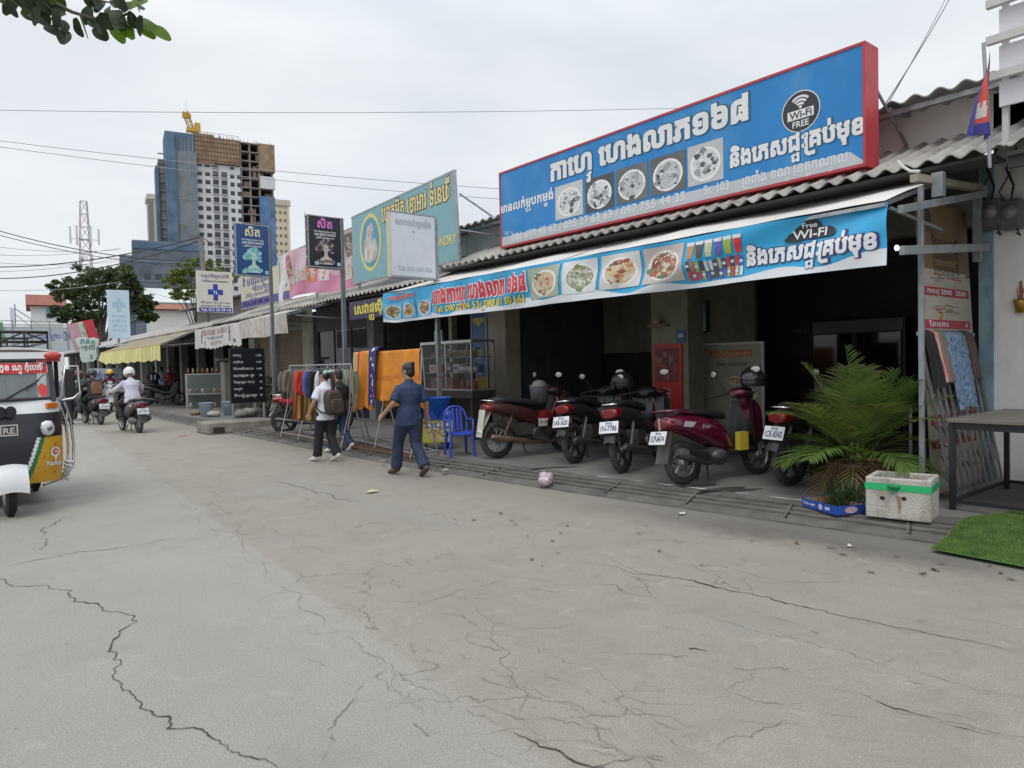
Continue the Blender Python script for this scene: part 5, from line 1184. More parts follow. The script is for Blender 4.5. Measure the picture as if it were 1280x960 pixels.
def person(label, loc, rz, pose={}, scale=1.0, top=None, pants=None, shoes=None, sleeve='short', hair=HAIR, hairstyle='short', hat=None, group=None, fat=1.0, wide=1.0, curl=.5, turn=0, vox=.0085, skirt=0, hands=True, cat='person'):
    r = thing('person', label, cat, loc, rz, group); J = {k: V(v) for k, v in {**STAND, **pose}.items()}; r.scale = (scale,) * 3
    up = (J['neck'] - J['pel']).normalized(); sd = (J['shR'] - J['shL']).normalized(); hs = (J['hiR'] - J['hiL']).normalized()
    tor = [J['pel'] - up * .05, J['pel'] + up * .05, lerp(J['pel'], J['chest'], .5), J['chest'], lerp(J['chest'], J['neck'], .45), lerp(J['chest'], J['neck'], .74), J['neck'] - up * .01]
    for k_ in ('shL', 'shR'): J[k_] = J[k_] - up * .035 - (J['shR'] - J['shL']).normalized() * (.018 if k_ == 'shR' else -.018)
    tx = [.15 * fat, .145 * fat, .122 * fat, .145 * fat, .152, .115, .056]; ty = [.105 * fat, .105 * fat, .09 * fat, .105 * fat, .09, .068, .052]
    fwd = up.cross(sd); fwd = -fwd if fwd.y < 0 else fwd
    hd = J['head']; hu = (hd - J['neck']).normalized(); ht = Matrix.Rotation(turn, 3, 'Z'); 
    hf = ht @ (V((0, 1, 0)) - hu * hu.y).normalized(); hr = hf.cross(hu).normalized(); HM = Matrix((hr, hf, hu)).transposed()
    b = MB(); chain(b, tor, tx, ty, sd)
    chain(b, [J['neck'] - up * .04, lerp(J['neck'], hd, .7)], [.055, .05])
    b.ell(hd + hu * .02, (.074, .092, .105), 0, 16, 12, HM); b.ell(hd + HM @ V((0, .02, -.055)), (.055, .065, .06), 0, 12, 8, HM)
    b.ell(hd + HM @ V((0, .097, -.01)), (.013, .02, .022), 0, 8, 6, HM)
    for s in (-1, 1): b.ell(hd + HM @ V((s * .076, -.01, -.005)), (.01, .02, .03), 0, 8, 6, HM)
    for s, k in ((-1, 'L'), (1, 'R')):
        sh, el, wr = J['sh' + k], J['el' + k], J['wr' + k]
        chain(b, [sh, lerp(sh, el, .5), el, lerp(el, wr, .35), wr], [.05, .044, .037, .036, .025])
        d = (wr - el).normalized(); pn = J.get('pn' + k, V((-s, 0, 0))); pn = (pn - d * d.dot(pn)).normalized(); ac = d.cross(pn)
        pc = wr + d * .05
        if hands:
            chain(b, [wr, wr + d * .045, wr + d * .085], [.022, .018, .014], [.026, .036, .038], pn)
            for q in range(4):
                o = wr + d * .082 + ac * ((q - 1.5) * .019); L = (.066, .075, .07, .055)[q]; c1, c2 = curl, curl * 1.9
                p1 = o + (d * cos(c1) + pn * sin(c1)) * L * .5; p2 = p1 + (d * cos(c2) + pn * sin(c2)) * L * .5
                chain(b, [o - d * .02, o, p1, p2], [.0095, .0095, .0085, .0075])
            fs = 1 if (ac.y > 0) else -1
            t0 = wr + d * .03 + ac * fs * .03; t1 = t0 + d * .03 + ac * fs * .022 + pn * .01; t2 = t1 + d * .032 + pn * .012; chain(b, [t0 - ac * fs * .015, t0, t1, t2], [.012, .012, .0105, .009])
        hi, kn, an, ft = J['hi' + k], J['kn' + k], J['an' + k], J['ft' + k]
        chain(b, [hi, lerp(hi, kn, .4), kn, lerp(kn, an, .35), lerp(kn, an, .8), an], [.082 * fat, .072 * fat, .05, .052, .036, .035])
        chain(b, [an + (an - ft) * .25 + V((0, 0, -.01)) * 0, an, lerp(an, ft, .6), ft], [.034, .036, .036, .03], [.03, .036, .028, .02])
    remesh('body', b, SKIN, r, vox, 3)
    f = MB()
    for s in (-1, 1): f.ell(hd + HM @ V((s * .03, .084, .012)), (.013, .008, .007), 0, 8, 6, HM); f.ell(hd + HM @ V((s * .031, .086, .032)), (.018, .006, .004), 0, 8, 4, HM)
    f.ell(hd + HM @ V((0, .088, -.052)), (.02, .007, .006), 1, 8, 6, HM); f.build('face', [M((.02, .012, .01), .3), M((.3, .1, .08), .5)], r)
    if top:
        t = MB(); g = .024 * wide
        hem = J['pel'] - up * .13
        chain(t, [hem, J['pel'] + up * .05, lerp(J['pel'], J['chest'], .5), J['chest'], lerp(J['chest'], J['neck'], .45), lerp(J['chest'], J['neck'], .74), J['neck'] - up * .012], [x + g * (.5 if i > 4 else 1) + (.02 if i == 0 else 0) for i, x in enumerate(tx)], [y + g * (.5 if i > 4 else 1) for i, y in enumerate(ty)], sd, ck=.12)
        for s, k in ((-1, 'L'), (1, 'R')):
            sh, el, wr = J['sh' + k], J['el' + k], J['wr' + k]
            if sleeve == 'long': chain(t, [sh, lerp(sh, el, .5), el, lerp(el, wr, .5), lerp(el, wr, .93)], [.055 + g * .15, .048 + g * .6, .044 + g * .8, .038 + g * .7, .03 + g * .6])
            elif sleeve == 'short': chain(t, [sh, lerp(sh, el, .4), lerp(sh, el, .82)], [.055 + g * .1, .05 + g * .55, .047 + g * .95], c2=.2)
        remesh('top', t, top, r, .012, 4, lambda c: .007 * noise.noise(V((c.x * 7 + c.z * 5, c.y * 9, c.z * 9 - c.x * 5))) + .004 * noise.noise(V((c.x * 18 + c.z * 14, c.y * 20, c.z * 10))))
    if pants:
        t = MB(); g = .02 * wide
        chain(t, [J['pel'] - up * .06, J['pel'] + up * .06], [.15 * fat + g * .7] * 2, [.108 * fat + g * .7] * 2, hs)
        for k in 'LR':
            hi, kn, an = J['hi' + k], J['kn' + k], J['an' + k]
            chain(t, [hi, lerp(hi, kn, .4), kn, lerp(kn, an, .4), lerp(kn, an, .8), lerp(kn, an, .93)], [.085 * fat + g, .078 * fat + g, .058 + g, .055 + g, .05 + g * 1.25, .05 + g * 1.45], c2=.2)
        remesh('trousers', t, pants, r, .012, 4, lambda c: .006 * noise.noise(V((c.x * 12, c.y * 12, c.z * 14))))
    if shoes:
        for k in 'LR':
            an, ft = J['an' + k], J['ft' + k]; d = (ft - an); d2 = d.normalized(); t = MB()
            chain(t, [an - d * .28 - V((0, 0, .012)), lerp(an, ft, .3) - V((0, 0, .012)), lerp(an, ft, .75), ft + d2 * .03], [.04, .044, .047, .036], [.042, .046, .036, .026])
            chain(t, [an - V((0, 0, .02)), an + V((0, 0, .02))], [.045, .044]); remesh('shoe', t, shoes, r, .009, 2)
    if hairstyle:
        t = MB(); t.ell(hd + HM @ V((0, -.016, .035)), (.084, .097, .10), 0, 16, 12, HM)
        if hairstyle != 'hat': t.ell(hd + HM @ V((0, -.045, -.02)), (.075, .06, .075), 0, 12, 8, HM)
        if hairstyle == 'bun': t.ell(hd + HM @ V((0, -.09, .09)), (.045, .045, .04), 0, 12, 8, HM)
        if hairstyle == 'pony': chain(t, [hd + HM @ V(p) for p in ((.0, -.09, .03), (0, -.15, .0), (0.01, -.15, -.13), (.01, -.13, -.28), (.01, -.12, -.36))], [.03, .035, .04, .033, .012])
        remesh('hair', t, hair, r, .009, 2, lambda c: .004 * noise.noise(V((c.x * 50, c.y * 50, c.z * 15))))
    if hat:
        mb = helmet_mesh((0, 0, 0), .145); o = mb.build('helmet', [hat, VIS], r); o.matrix_local = Matrix.Translation(hd + hu * .04) @ HM.to_4x4()
    return r
NAVY = M((.016, .032, .085), .75, 0, .2, 6, .3, 14); NAVY2 = M((.018, .03, .07), .8, 0, .2, 6, .3, 14)
SHIRTW = M((.62, .62, .70), .75, 0, .06, 5, .3, 12); BLK = M((.012, .012, .016), .8, 0, .3, 6, .3, 14); SHOEW = M((.6, .58, .55), .6, 0, .15, 20); SHOED = M((.08, .055, .045), .6, 0, .3, 20)
person('person in navy short-sleeved scrubs walking away with arms swinging, before the glass cabinet', G(514, 595), -rad(4),
    dict(wrL=(-.34, .16, .88), elL=(-.26, -.02, 1.05), shL=(-.175, 0, 1.30), wrR=(.28, .02, .80), elR=(.24, -.07, 1.03), shR=(.175, -.02, 1.30),
         hiL=(-.08, .02, .84), knL=(-.09, .20, .49), anL=(-.10, .27, .085), ftL=(-.12, .42, .035), hiR=(.08, -.02, .84), knR=(.085, .0, .45), anR=(.09, -.27, .13), ftR=(.10, -.14, .03)),
    .965, NAVY, NAVY2, SHOED, 'short', hairstyle='bun', fat=1.05, wide=1.25, turn=.45, curl=.35, vox=.0075)
gl = G(409, 577); gaz = rad(12)
person('schoolgirl in white shirt and black trousers with a mint bow and backpack, walking away', gl, gaz,
    dict(hiL=(-.08, .02, .84), knL=(-.08, .10, .46), anL=(-.085, .16, .08), ftL=(-.09, .31, .03), knR=(.085, .0, .45), anR=(.09, -.17, .11), ftR=(.10, -.02, .03), wrL=(-.27, .1, .84), elL=(-.24, -.02, 1.05)),
    .935, SHIRTW, BLK, SHOEW, 'short', hairstyle='pony', fat=.92, wide=1.1, turn=.35)
GM2 = Matrix.Translation(gl) @ Matrix.Rotation(gaz, 4, 'Z') @ Matrix.Scale(.935, 4)
def at_person(o, m): o.matrix_world = m; return o
bow = MB()
for s in (-1, 1): bow.ell((s * .06, -.10, 1.545), (.06, .02, .035), 0, 10, 6, Matrix.Rotation(s * .4, 3, 'Y'))
bow.ell((0, -.11, 1.545), (.02, .02, .02)); at_person(bow.build('hair_bow', M((.36, .58, .50), .6)), GM2 @ Matrix.Translation((0, -.01, .0))); tag(bpy.data.objects['hair_bow'], 'mint green bow in the hair of the schoolgirl', 'bow')
def backpack(label, m, col, w=.3, h=.38, straps=True):
    r = thing('backpack', label, 'backpack'); r.matrix_world = m; dk = M((.02, .016, .014), .7, 0, .2)
    b = MB(); LYr = [(-.0, .0, w * .4, h * .42), (-.04, 0, w * .5, h * .5), (-.11, -.01, w * .5, h * .49), (-.16, -.02, w * .42, h * .4)]; LY_(b, LYr, 0, 20, 3.2); b.build('bag_body', col, r)
    p = MB(); LY_(p, [(-.15, -.09, w * .38, h * .24), (-.19, -.09, w * .4, h * .25), (-.21, -.09, w * .34, h * .2)], 0, 18, 3); p.build('front_pocket', col, r)
    z = MB(); z.tube([(-w * .38, -.18, .0), (-w * .25, -.2, .035), (w * .25, -.2, .035), (w * .38, -.18, .0)], .006, 6); z.tube([(-w * .48, -.12, .02), (-w * .3, -.14, h * .42), (w * .3, -.14, h * .42), (w * .48, -.12, .02)], .006, 6); z.build('zip', M((.25, .12, .1), .5), r)
    if straps:
        for s in (-1, 1):
            t = MB(); t.tube([(s * .07, -.01, h * .48), (s * .11, .04, h * .62), (s * .12, .13, h * .6), (s * .125, .235, h * .3), (s * .15, .22, -.02), (s * .175, .08, -h * .3), (s * .12, -.02, -h * .42)], .014, 6); t.build('strap', dk, r)
    return r
backpack('dark olive brown backpack on the back of the schoolgirl', GM2 @ Matrix.Translation((.01, -.125, 1.02)) @ Matrix.Rotation(rad(-6), 4, 'X'), M((.045, .036, .026), .75, 0, .2, 9, .2, 40), .33, .44)
person('person in dark clothes and white shoes walking just ahead of the schoolgirl', G(426, 566), rad(10),
    dict(knL=(-.085, .12, .47), anL=(-.09, .2, .08), ftL=(-.10, .34, .03), knR=(.085, .02, .44), anR=(.09, -.22, .15), ftR=(.09, -.10, .03), wrR=(.22, .2, .90), elR=(.22, -.02, 1.03)),
    .92, BLK, NAVY, SHOEW, 'short', hairstyle='short', fat=.92)
# ---- riders and their bikes in the street
def ride(k=0): return dict(pel=(0, -.22, .88), chest=(0, -.14, 1.17), neck=(0, -.10, 1.35), head=(0, -.05, 1.47), shL=(-.17, -.12, 1.29), shR=(.17, -.12, 1.29), elL=(-.30, .05, 1.08), elR=(.30, .05, 1.08), wrL=(-.33, .24, 1.02), wrR=(.33, .24, 1.02),
    pnL=(0, 0, -1), pnR=(0, 0, -1), hiL=(-.09, -.2, .86), hiR=(.09, -.2, .86), knL=(-.19, .18, .70), knR=(.19, .18, .70), anL=(-.17, .08, .36), anR=(.17, .08, .36), ftL=(-.18, .22, .31), ftR=(.18, .22, .31))
BD = M((.03, .03, .034), .3, 0, .2, 5, coat=.3)
SG = 'people riding through the street'
l, a = at_rear(G(174, 541), 97, .6)
scooter('dark grey scooter ridden by the person in the pale shirt', l, a, M((.07, .07, .075), .35, .2, .15), '1DY-5073', None)
person('person in a white helmet and pale striped shirt riding a scooter away', l, a, ride(), 1, M((.52, .52, .62), .75, 0, .06, 5, .3, 12), M((.03, .02, .02), .8), SHOED, 'long', hairstyle='hat', hat=M((.65, .65, .66), .3, 0, .05, coat=.4), fat=1.1, wide=1.2, vox=.011)
l, a = at_rear(G(126, 531), 100, .6); l1, a1 = l, a
scooter('dark scooter with pale seat back ridden by the person wearing the brown backpack', l, a, M((.04, .035, .035), .35), '1CX-6681', None)
person('person in dark top and dark helmet riding with a brown backpack', l, a, ride(), 1, M((.03, .024, .03), .8, 0, .2), BLK, SHOED, 'long', hairstyle='hat', hat=M((.03, .03, .035), .3, coat=.4), vox=.011)
backpack('tan brown backpack worn by the rider with the dark helmet', Matrix.Translation(l) @ Matrix.Rotation(a, 4, 'Z') @ Matrix.Translation((0, -.33, 1.04)) @ Matrix.Rotation(rad(-12), 4, 'X'), M((.16, .075, .035), .7, 0, .2, 9), .3, .42)
l, a = at_rear(G(106, 526), 95, .62)
underbone('green and black motorbike farther left in the street traffic', l, a, M((.02, .07, .05), .35), BLACKP, '2AB-9035', False)
person('person in a dark green top and maroon helmet riding at the left', l, a, ride(), .98, M((.02, .09, .075), .8), BLK, SHOED, 'long', hairstyle='hat', hat=M((.11, .03, .03), .4, coat=.3), vox=.011)
l = G(139, 514); a = rad(172)
scooter('grey scooter coming up the street behind the traffic', l, a, M((.3, .3, .32), .4), '1AE-3317')
person('person in a yellow helmet and maroon sleeves riding toward the camera', l, a, ride(), 1, M((.12, .02, .05), .8), M((.2, .2, .22), .8), SHOED, 'long', hairstyle='hat', hat=M((.6, .36, .03), .4, coat=.3), vox=.011)
l = G(203, 507, .1); a = rad(-115)
underbone('black motorbike standing on the pavement beside the glass display case', l, a, DKB, BLACKP, None, False)
p11 = G(193, 505, .1)
j11 = person('person in a black sports jersey with number 11 beside a motorbike by the display case', p11, rad(-15), dict(wrL=(-.3, .2, .98), elL=(-.27, .0, 1.06), wrR=(.3, .2, .98)), 1.02, M((.014, .014, .018), .7), BLK, SHOED, 'short', hairstyle='short', fat=1.15, wide=1.3, vox=.011)
text(j11, '11', 0, 1.06, .27, LW, al='C', bold=.05, fn=lambda p: V((p.x, -.165 + p.y * .3, p.z)), name='jersey_number')
person('person in a light blue shirt and navy trousers standing by the shop post', G(203, 500, .1), rad(-30), {}, 1.02, M((.3, .4, .58), .75), M((.02, .04, .12), .8), SHOED, 'short', vox=.012, fat=1.05)
person('person in red standing behind the glass display case', G(213, 500, .1), rad(160), {}, 1.0, M((.3, .02, .03), .75), BLK, SHOED, 'short', vox=.012)
person('person in dark trousers standing behind the auto rickshaw', G(84, 531), rad(-20), {}, 1.0, M((.14, .15, .2), .8), M((.02, .022, .04), .8), SHOED, 'short', vox=.012)
# ================================================================ STREET OBJECTS
# ---- blue plastic chair
PB = M((.02, .06, .42), .38, 0, .1, 4, dirt=(.1, .13, .3), da=.4)
def chair(label, loc, rz):
    r = thing('plastic_chair', label, 'chair', loc, rz)
    s = MB(); s.slab(lambda u, v: ((u - .5) * (.44 - .06 * v), .2 - .42 * v, .42 + .02 * (2 * u - 1) ** 2 - .015 * v + (.0 if v > .1 else -.03 * (1 - v * 10))), 12, 10, (0, 0, -.012)); s.build('seat', PB, r)
    for x, y, tx_, ty_ in ((-.19, .19, -.03, .04), (.19, .19, .03, .04), (-.17, -.2, -.03, -.07), (.17, -.2, .03, -.07)):
        l = MB(); l.tube([(x, y, .42), (x + tx_ * .5, y + ty_ * .5, .2), (x + tx_, y + ty_, .0)], [.03, .027, .022], 8); l.build('leg', PB, r)
    b = MB()
    def arch(w, z0, z1, rr): b.tube([(-w, -.19, z0), (-w - .01, -.22, z0 + (z1 - z0) * .5), (-w * .8, -.27, z0 + (z1 - z0) * .85), (-w * .4, -.29, z1 - .01), (0, -.295, z1), (w * .4, -.29, z1 - .01), (w * .8, -.27, z0 + (z1 - z0) * .85), (w + .01, -.22, z0 + (z1 - z0) * .5), (w, -.19, z0)], rr, 8)
    arch(.2, .42, .86, .022)
    for x in (-.1, -.035, .035, .1): b.bar((x, -.2, .43), (x * 1.05, -.283, .83), .04, .012, 0, (0, 1, 0))
    b.build('backrest', PB, r)
    for s_ in (-1, 1):
        a = MB(); a.tube([(s_ * .2, -.23, .62), (s_ * .235, -.05, .64), (s_ * .235, .12, .63), (s_ * .215, .19, .58), (s_ * .2, .2, .42)], .02, 8); a.build('armrest', PB, r)
    return r
chair('blue plastic armchair with a slatted back beside the cooler tub', G(578, 571, .1) + V((.05, .15, 0)), rad(160)).scale = (.88,) * 3
# ---- blue tub on a yellow printed stand
ck = thing('drinks_cooler', 'blue plastic tub on a yellow printed noodle-advert stand with castors', 'cooler', G(545, 562, .1) + V((.1, .1, 0)), rad(-28))
MB().bx(-.24, .24, -.2, .2, .12, .5).build('stand', M((.55, .5, .05), .5, 0, .06), ck, bev=.01)
food(ck, -.235, .235, .14, .47, ((.5, .2, .08), (.6, .5, .2), (.15, .3, .1), (.55, .5, .4)), (.55, .5, .06), 21, y=-.204, plate=(.5, .42, .3)).name = 'advert_print'
q = MB()
for x in (-.14, 0, .15): q.rect(x - .06, x + .05, .36, .46, -.207, 0); q.disc((x, -.208, .42), .035, .03, n=12, m=1)
q.build('advert_marks', [M((.03, .08, .4), .5), M((.6, .6, .6), .5)], ck)
t = MB(); t.lathe([(0, .5), (.21, .5), (.255, .86), (.265, .87), (.25, .87), (.2, .53), (0, .53)], (0, 0, 0), (0, 0, 1), 28); t.build('tub', M((.01, .12, .55), .3, 0, .08, alpha=1), ck, label='bright blue plastic tub')
t = MB(); t.lathe([(.235, .68), (.258, .88), (.262, .88)], (0, 0, 0), n=28); t.build('inner_tub', M((.03, .3, .62), .3), ck) if False else None
MB().bx(-.2, .26, -.212, -.206, .5, .66).build('label_print', M((.02, .06, .4), .45), ck); q = MB(); q.disc((.17, -.215, .62), .045, .045, n=16); q.build('round_logo', M((.3, .35, .6), .5), ck)
for x, y in ((-.19, -.15), (.19, -.15), (-.19, .15), (.19, .15)): MB().lathe([(.0, -.02), (.04, -.02), (.04, .02), (0, .02)], (x, y, .042), (1, 0, 0), 14).build('castor', RUBBER, ck)
# ---- glass food cabinet on a counter
gp = PX(525, 497, 7.6); g0 = V((7.45, 9.98 + .9, .1))
fc = thing('food_cabinet', 'aluminium and glass food cabinet on a counter, stocked with snacks', 'cabinet', PX(527, 498, 7.7) * 1, -pi / 2)
fc.location.z = .1; CW, CD, CH0, CH1 = 1.78, .55, .92, 1.86
AL = M((.5, .5, .5), .4, .7, .1, 6)
MB().bx(0, CW, 0, CD, .78, CH0).bx(.05, .1, .03, .5, 0, .78).bx(CW - .1, CW - .05, .03, .5, 0, .78).bx(.05, CW - .05, .45, .5, .1, .77).build('counter', M((.06, .05, .045), .6, 0, .2), fc)
f = MB()
for x in (0, CW / 2, CW - .03): f.bx(x, x + .03, 0, .03, CH0, CH1); f.bx(x, x + .03, CD - .03, CD, CH0, CH1)
for z in (CH0, CH1 - .03): f.bx(.03, CW - .03, .002, .028, z, z + .03); f.bx(.03, CW - .03, CD - .028, CD - .002, z, z + .03); f.bx(.002, .028, .03, CD - .03, z, z + .03); f.bx(CW - .028, CW - .002, .03, CD - .03, z, z + .03)
f.bx(0, CW, 0, CD, CH1 + .001, CH1 + .02); f.build('cabinet_frame', AL, fc)
for z in (1.25, 1.55): MB().bx(.03, CW - .03, .03, CD - .03, z, z + .015).build('shelf', M((.2, .2, .2), .4), fc)
MB().bx(.03, CW - .03, .006, .01, CH0 + .03, CH1 - .03).build('glass_front', glass((.3, .32, .32), .1), fc); MB().bx(.006, .01, .03, CD - .03, CH0 + .03, CH1 - .03).build('glass_side', glass((.3, .32, .32), .1), fc)
rr = random.Random(8)
def put(name, label, cat, mb, mats, x, z, y=.25, group='goods in the glass food cabinet'):
    o = mb.build(name, mats, None); o.matrix_world = fc.matrix_basis @ Matrix.Translation((x, y, z)); o.rotation_euler.z = -pi / 2; o.location = fc.location + V((y, -x, z)); return tag(o, label, cat, group)
def pack(w, h, d, c, c2): 
    m = MB(); m.bx(-w / 2, w / 2, -d / 2, d / 2, 0, h).bx(-w * .35, w * .35, -d / 2 - .003, -d / 2 - .001, h * .3, h * .75, 1); return m, [M(c, .4, 0, .15, 12), M(c2, .4)]
for k in range(7):
    m = MB(); 
    for j in range(7): m.tube([(rr.uniform(-.12, .12), rr.uniform(-.1, .1), .02 + j * .012), (rr.uniform(-.12, .12), rr.uniform(-.1, .1), .03 + j * .014)], .012, 6)
    put('noodle_pack', 'heap of yellow noodle packets on the top cabinet shelf', 'food', m, M((.42, .34, .1), .5, 0, .3, 30), .2 + k * .2, 1.566, .25, 'yellow noodle packets on the top shelf')
for k, (x, c, c2) in enumerate(((.2, (.55, .52, .45), (.5, .1, .1)), (.45, (.3, .08, .04), (.5, .4, .2)), (.78, (.02, .03, .15), (.5, .5, .5)), (1.05, (.5, .5, .48), (.2, .2, .25)))):
    m, mt = pack(.22, .16, .2, c, c2); put('food_box', ('cream carton on the middle cabinet shelf', 'brown carton on the middle cabinet shelf', 'navy blue bag on the middle cabinet shelf', 'white carton on the middle cabinet shelf')[k], 'box', m, mt, x, 1.266, .25, 'boxes on the middle shelf')
cl_ = ((.5, .1, .08), (.55, .45, .1), (.1, .2, .45), (.1, .35, .15), (.5, .5, .48), (.35, .15, .05), (.45, .25, .4))
for z, n_, h0 in ((1.566, 9, .2), (1.266, 7, .2), (.936, 9, .24)):
    for k in range(n_):
        m, mt = pack(rr.uniform(.1, .16), h0 * rr.uniform(.6, 1.05), .1, cl_[rr.randrange(7)], cl_[rr.randrange(7)]); put('snack_packet', 'small coloured packet standing at the back of a cabinet shelf', 'packet', m, mt, .12 + (CW - .25) * k / n_, z, .46, 'packets at the back of the cabinet shelves')
for k in range(2):
    m = MB(); m.lathe([(0, 0), (.1, 0), (.115, .05), (.105, .11), (.03, .115), (0, .12)], (0, 0, 0), n=18); put('rice_cooker', ('white round tub, left of the pair at the right of the cabinet', 'white round tub, right of the pair at the right of the cabinet')[k], 'tub', m, M((.5, .5, .48), .35), 1.3 + k * .26, 1.266, .2, 'white round tubs')
for k in range(5):
    m = MB(); m.lathe([(0, 0), (.035, 0), (.04, .05), (.038, .13), (.015, .17), (.015, .2), (0, .2)], (0, 0, 0), n=12); put('sauce_bottle', 'small red sauce bottle on the bottom cabinet shelf', 'bottle', m, M((.3, .06, .03), .3, 0, .2), 1.2 + k * .1, .94, .2 + .05 * (k % 2), 'red sauce bottles on the bottom shelf')
for k in range(3):
    m, mt = pack(.24, .24, .2, ((.25, .07, .03), (.2, .05, .03), (.3, .12, .05))[k], (.1, .1, .08)); put('brown_sack', 'brown packed bag on the bottom cabinet shelf', 'bag', m, mt, .25 + k * .28, .936, .25, 'brown bags on the bottom shelf')
m, mt = pack(.26, .46, .1, (.015, .02, .12), (.4, .4, .5)); put('navy_towel', 'navy patterned cloth hung inside the glass cabinet', 'cloth', m, mt, 1.08, .94, .45, None)
m = MB(); m.bx(-.14, .14, -.02, .02, 0, .22); o = put('poster_card', 'small blue green poster standing on the glass cabinet', 'poster', m, paint((.14, .26, .28), .3, s=12), .55, 1.885, .1, None)
# blue advertising column beside the cabinet
bc = thing('advert_panel', 'tall narrow blue advert panel with yellow marks beside the cream pillar', 'panel', (8.98, 12.42, .1), -pi / 2)
MB().bx(0, .5, -.0, .05, .0, 2.8).build('panel', M((.012, .11, .3), .4, 0, .1), bc)
q = MB()
for z in (1.0, 1.6, 2.3): q.rect(.05, .45, z, z + .1, -.004); q.disc((.25, -.006, z - .02), .09, .06, n=9)
q.disc((.25, -.004, 1.25), .07, .05, n=14, m=1); q.build('advert_marks', [M((.55, .45, .03), .4), M((.55, .55, .6), .4)], bc)
MB().bx(-.03, 0, -.01, .06, 0, 2.8).bx(.5, .53, -.01, .06, 0, 2.8).build('trim', GALV, bc)
# ---- clothes rails
def rail(label, p, q, z, legs=(0, 1), low=True, mid=False):
    r = thing('clothes_rail', label, 'clothes rail', p, 0, 'metal rails of hanging clothes'); d = V(q) - V(p); k = d.normalized(); s = V((-k.y, k.x, 0))
    f = MB(); f.tube([(0, 0, z), d + V((0, 0, z))], .013, 8); f.build('rail', STEEL, r)
    for t in legs:
        for e in (-1, 1): f = MB(); f.tube([d * t + V((0, 0, z - .01)), d * t + s * (.06 * e) + V((0, 0, z * .45)), d * t + s * (.24 * e) + V((0, 0, 0.0))] if not mid else [d * t + s * (.22 * e) + V((0, 0, z)), d * t + s * (.22 * e)], .013, 8); f.build('leg', STEEL, r)
    f = MB(); f.tube([s * .22 + V((0, 0, .08)), d + s * .22 + V((0, 0, .08))], .011, 6); f.tube([s * -.22 + V((0, 0, .08)), d - s * .22 + V((0, 0, .08))], .011, 6)
    for t in legs: f.tube([d * t + s * .24 + V((0, 0, .08)), d * t - s * .24 + V((0, 0, .08))], .011, 6)
    f.build('base_frame', STEEL, r); return r
ra, rb_ = G(368, 546, .08), G(443, 556, .08)
ra = V((5.78, 14.6, .1)); rb_ = V((5.72, 11.6, .1))
rail('long metal rail of shirts at the pavement edge beyond the schoolgirl', ra, rb_, 1.47, (0, .33, .66, 1))
def garment(name, label, cat, loc, rz, mat, w=.44, L=.62, sl=True, mat2=None, dress=False, fold=.03):
    r = thing(name, label, cat, loc, rz, 'clothes hanging on the rails')
    b = MB()
    def S(sgn):
        def fn(u, v):
            x = (u - .5); wid = w * (.98 - .1 * sin(pi * min(1, v * 1.3)) + (.35 * v if dress else .04 * v)); sh = -.06 * abs(2 * x) ** 1.3 * (1 - min(1, v * 3)) * 1.2
            th = (.02 + .035 * min(1, v * 4)) * (1 - (2 * abs(x)) ** 3 * .9)
            return (x * wid, sgn * th + fold * sin(x * 18 + v * 2 + sgn) * v, -.06 + sh - v * L - .015 * sin(x * 14) * v)
        return fn
    b.sheet(S(-1), 18, 14, 0, True, (lambda u, v: 1 if mat2 and int(u * 18) % 3 == 0 else 0)); b.sheet(lambda u, v: S(1)(1 - u, v), 18, 14, 0, True, (lambda u, v: 1 if mat2 and int(u * 18) % 3 == 0 else 0))
    b.build('garment_body', [mat, mat2] if mat2 else mat, r)
    if sl:
        for s in (-1, 1):
            a = MB(); a.tube([(s * w * .43, 0, -.10), (s * w * .52, .01, -.22), (s * w * .55, .02, -.38), (s * w * .53, .02, -.5)], [.05, .055, .05, .042], 10); a.build('sleeve', mat, r)
    h = MB(); h.tube([(-.17, 0, -.10), (0, 0, -.035), (.17, 0, -.10)], .005, 6); h.tube([(0, 0, -.035), (0, 0, .0), (.015, 0, .018), (0.0, 0, .03), (-.015, 0, .018)], .003, 6); h.build('hanger', CHROME, r)
    return r
GD_ = V(rb_) - V(ra)
gs = [(.02, 'brownish grey shirt hung at the left end of the rail', (.13, .115, .095), 0, .44, .6), (.09, 'second brownish grey shirt near the left end of the rail', (.15, .13, .11), 0, .42, .58), (.2, 'orange patterned dress hanging low on the rail', (.42, .2, .06), (.2, .06, .03), .34, 1.0), (.3, 'red garment on the rail beside the schoolgirl', (.5, .05, .03), 0, .4, .5), (.38, 'yellow and brown patterned skirt on the rail', (.38, .26, .07), (.16, .09, .04), .32, 1.0), (.46, 'blue shirt on the rail beside the schoolgirl', (.06, .1, .38), 0, .42, .55), (.55, 'black jacket on the rail before the schoolgirl', (.02, .02, .025), 0, .44, .6), (.66, 'white and black striped shirt hanging behind the schoolgirl', (.55, .55, .56), (.06, .06, .08), .42, .66), (.75, 'grey and white striped shirt hanging behind the schoolgirl', (.5, .5, .52), (.15, .16, .2), .42, .66), (.84, 'pale blue striped shirt near the right end of the long rail', (.5, .53, .6), (.1, .12, .25), .42, .64), (.93, 'green patterned blouse at the right end of the long rail', (.2, .3, .2), (.4, .4, .3), .4, .6)]
for t, lb, c, c2, w, L in gs: garment('dress' if L > .9 else 'shirt', lb, 'clothing', ra + GD_ * t + V((0, 0, 1.445)), .12, M(c, .85, 0, .15, 8), w, L, L < .9, M(c2, .85) if c2 else None, L > .9)
r2a, r2b = V((6.2, 12.4, .1)), V((5.8, 9.35, .1))
rail('taller rail draped with orange cloth beside the person in scrubs', r2a, r2b, 1.66, (0, .5, 1))
D2 = r2b - r2a
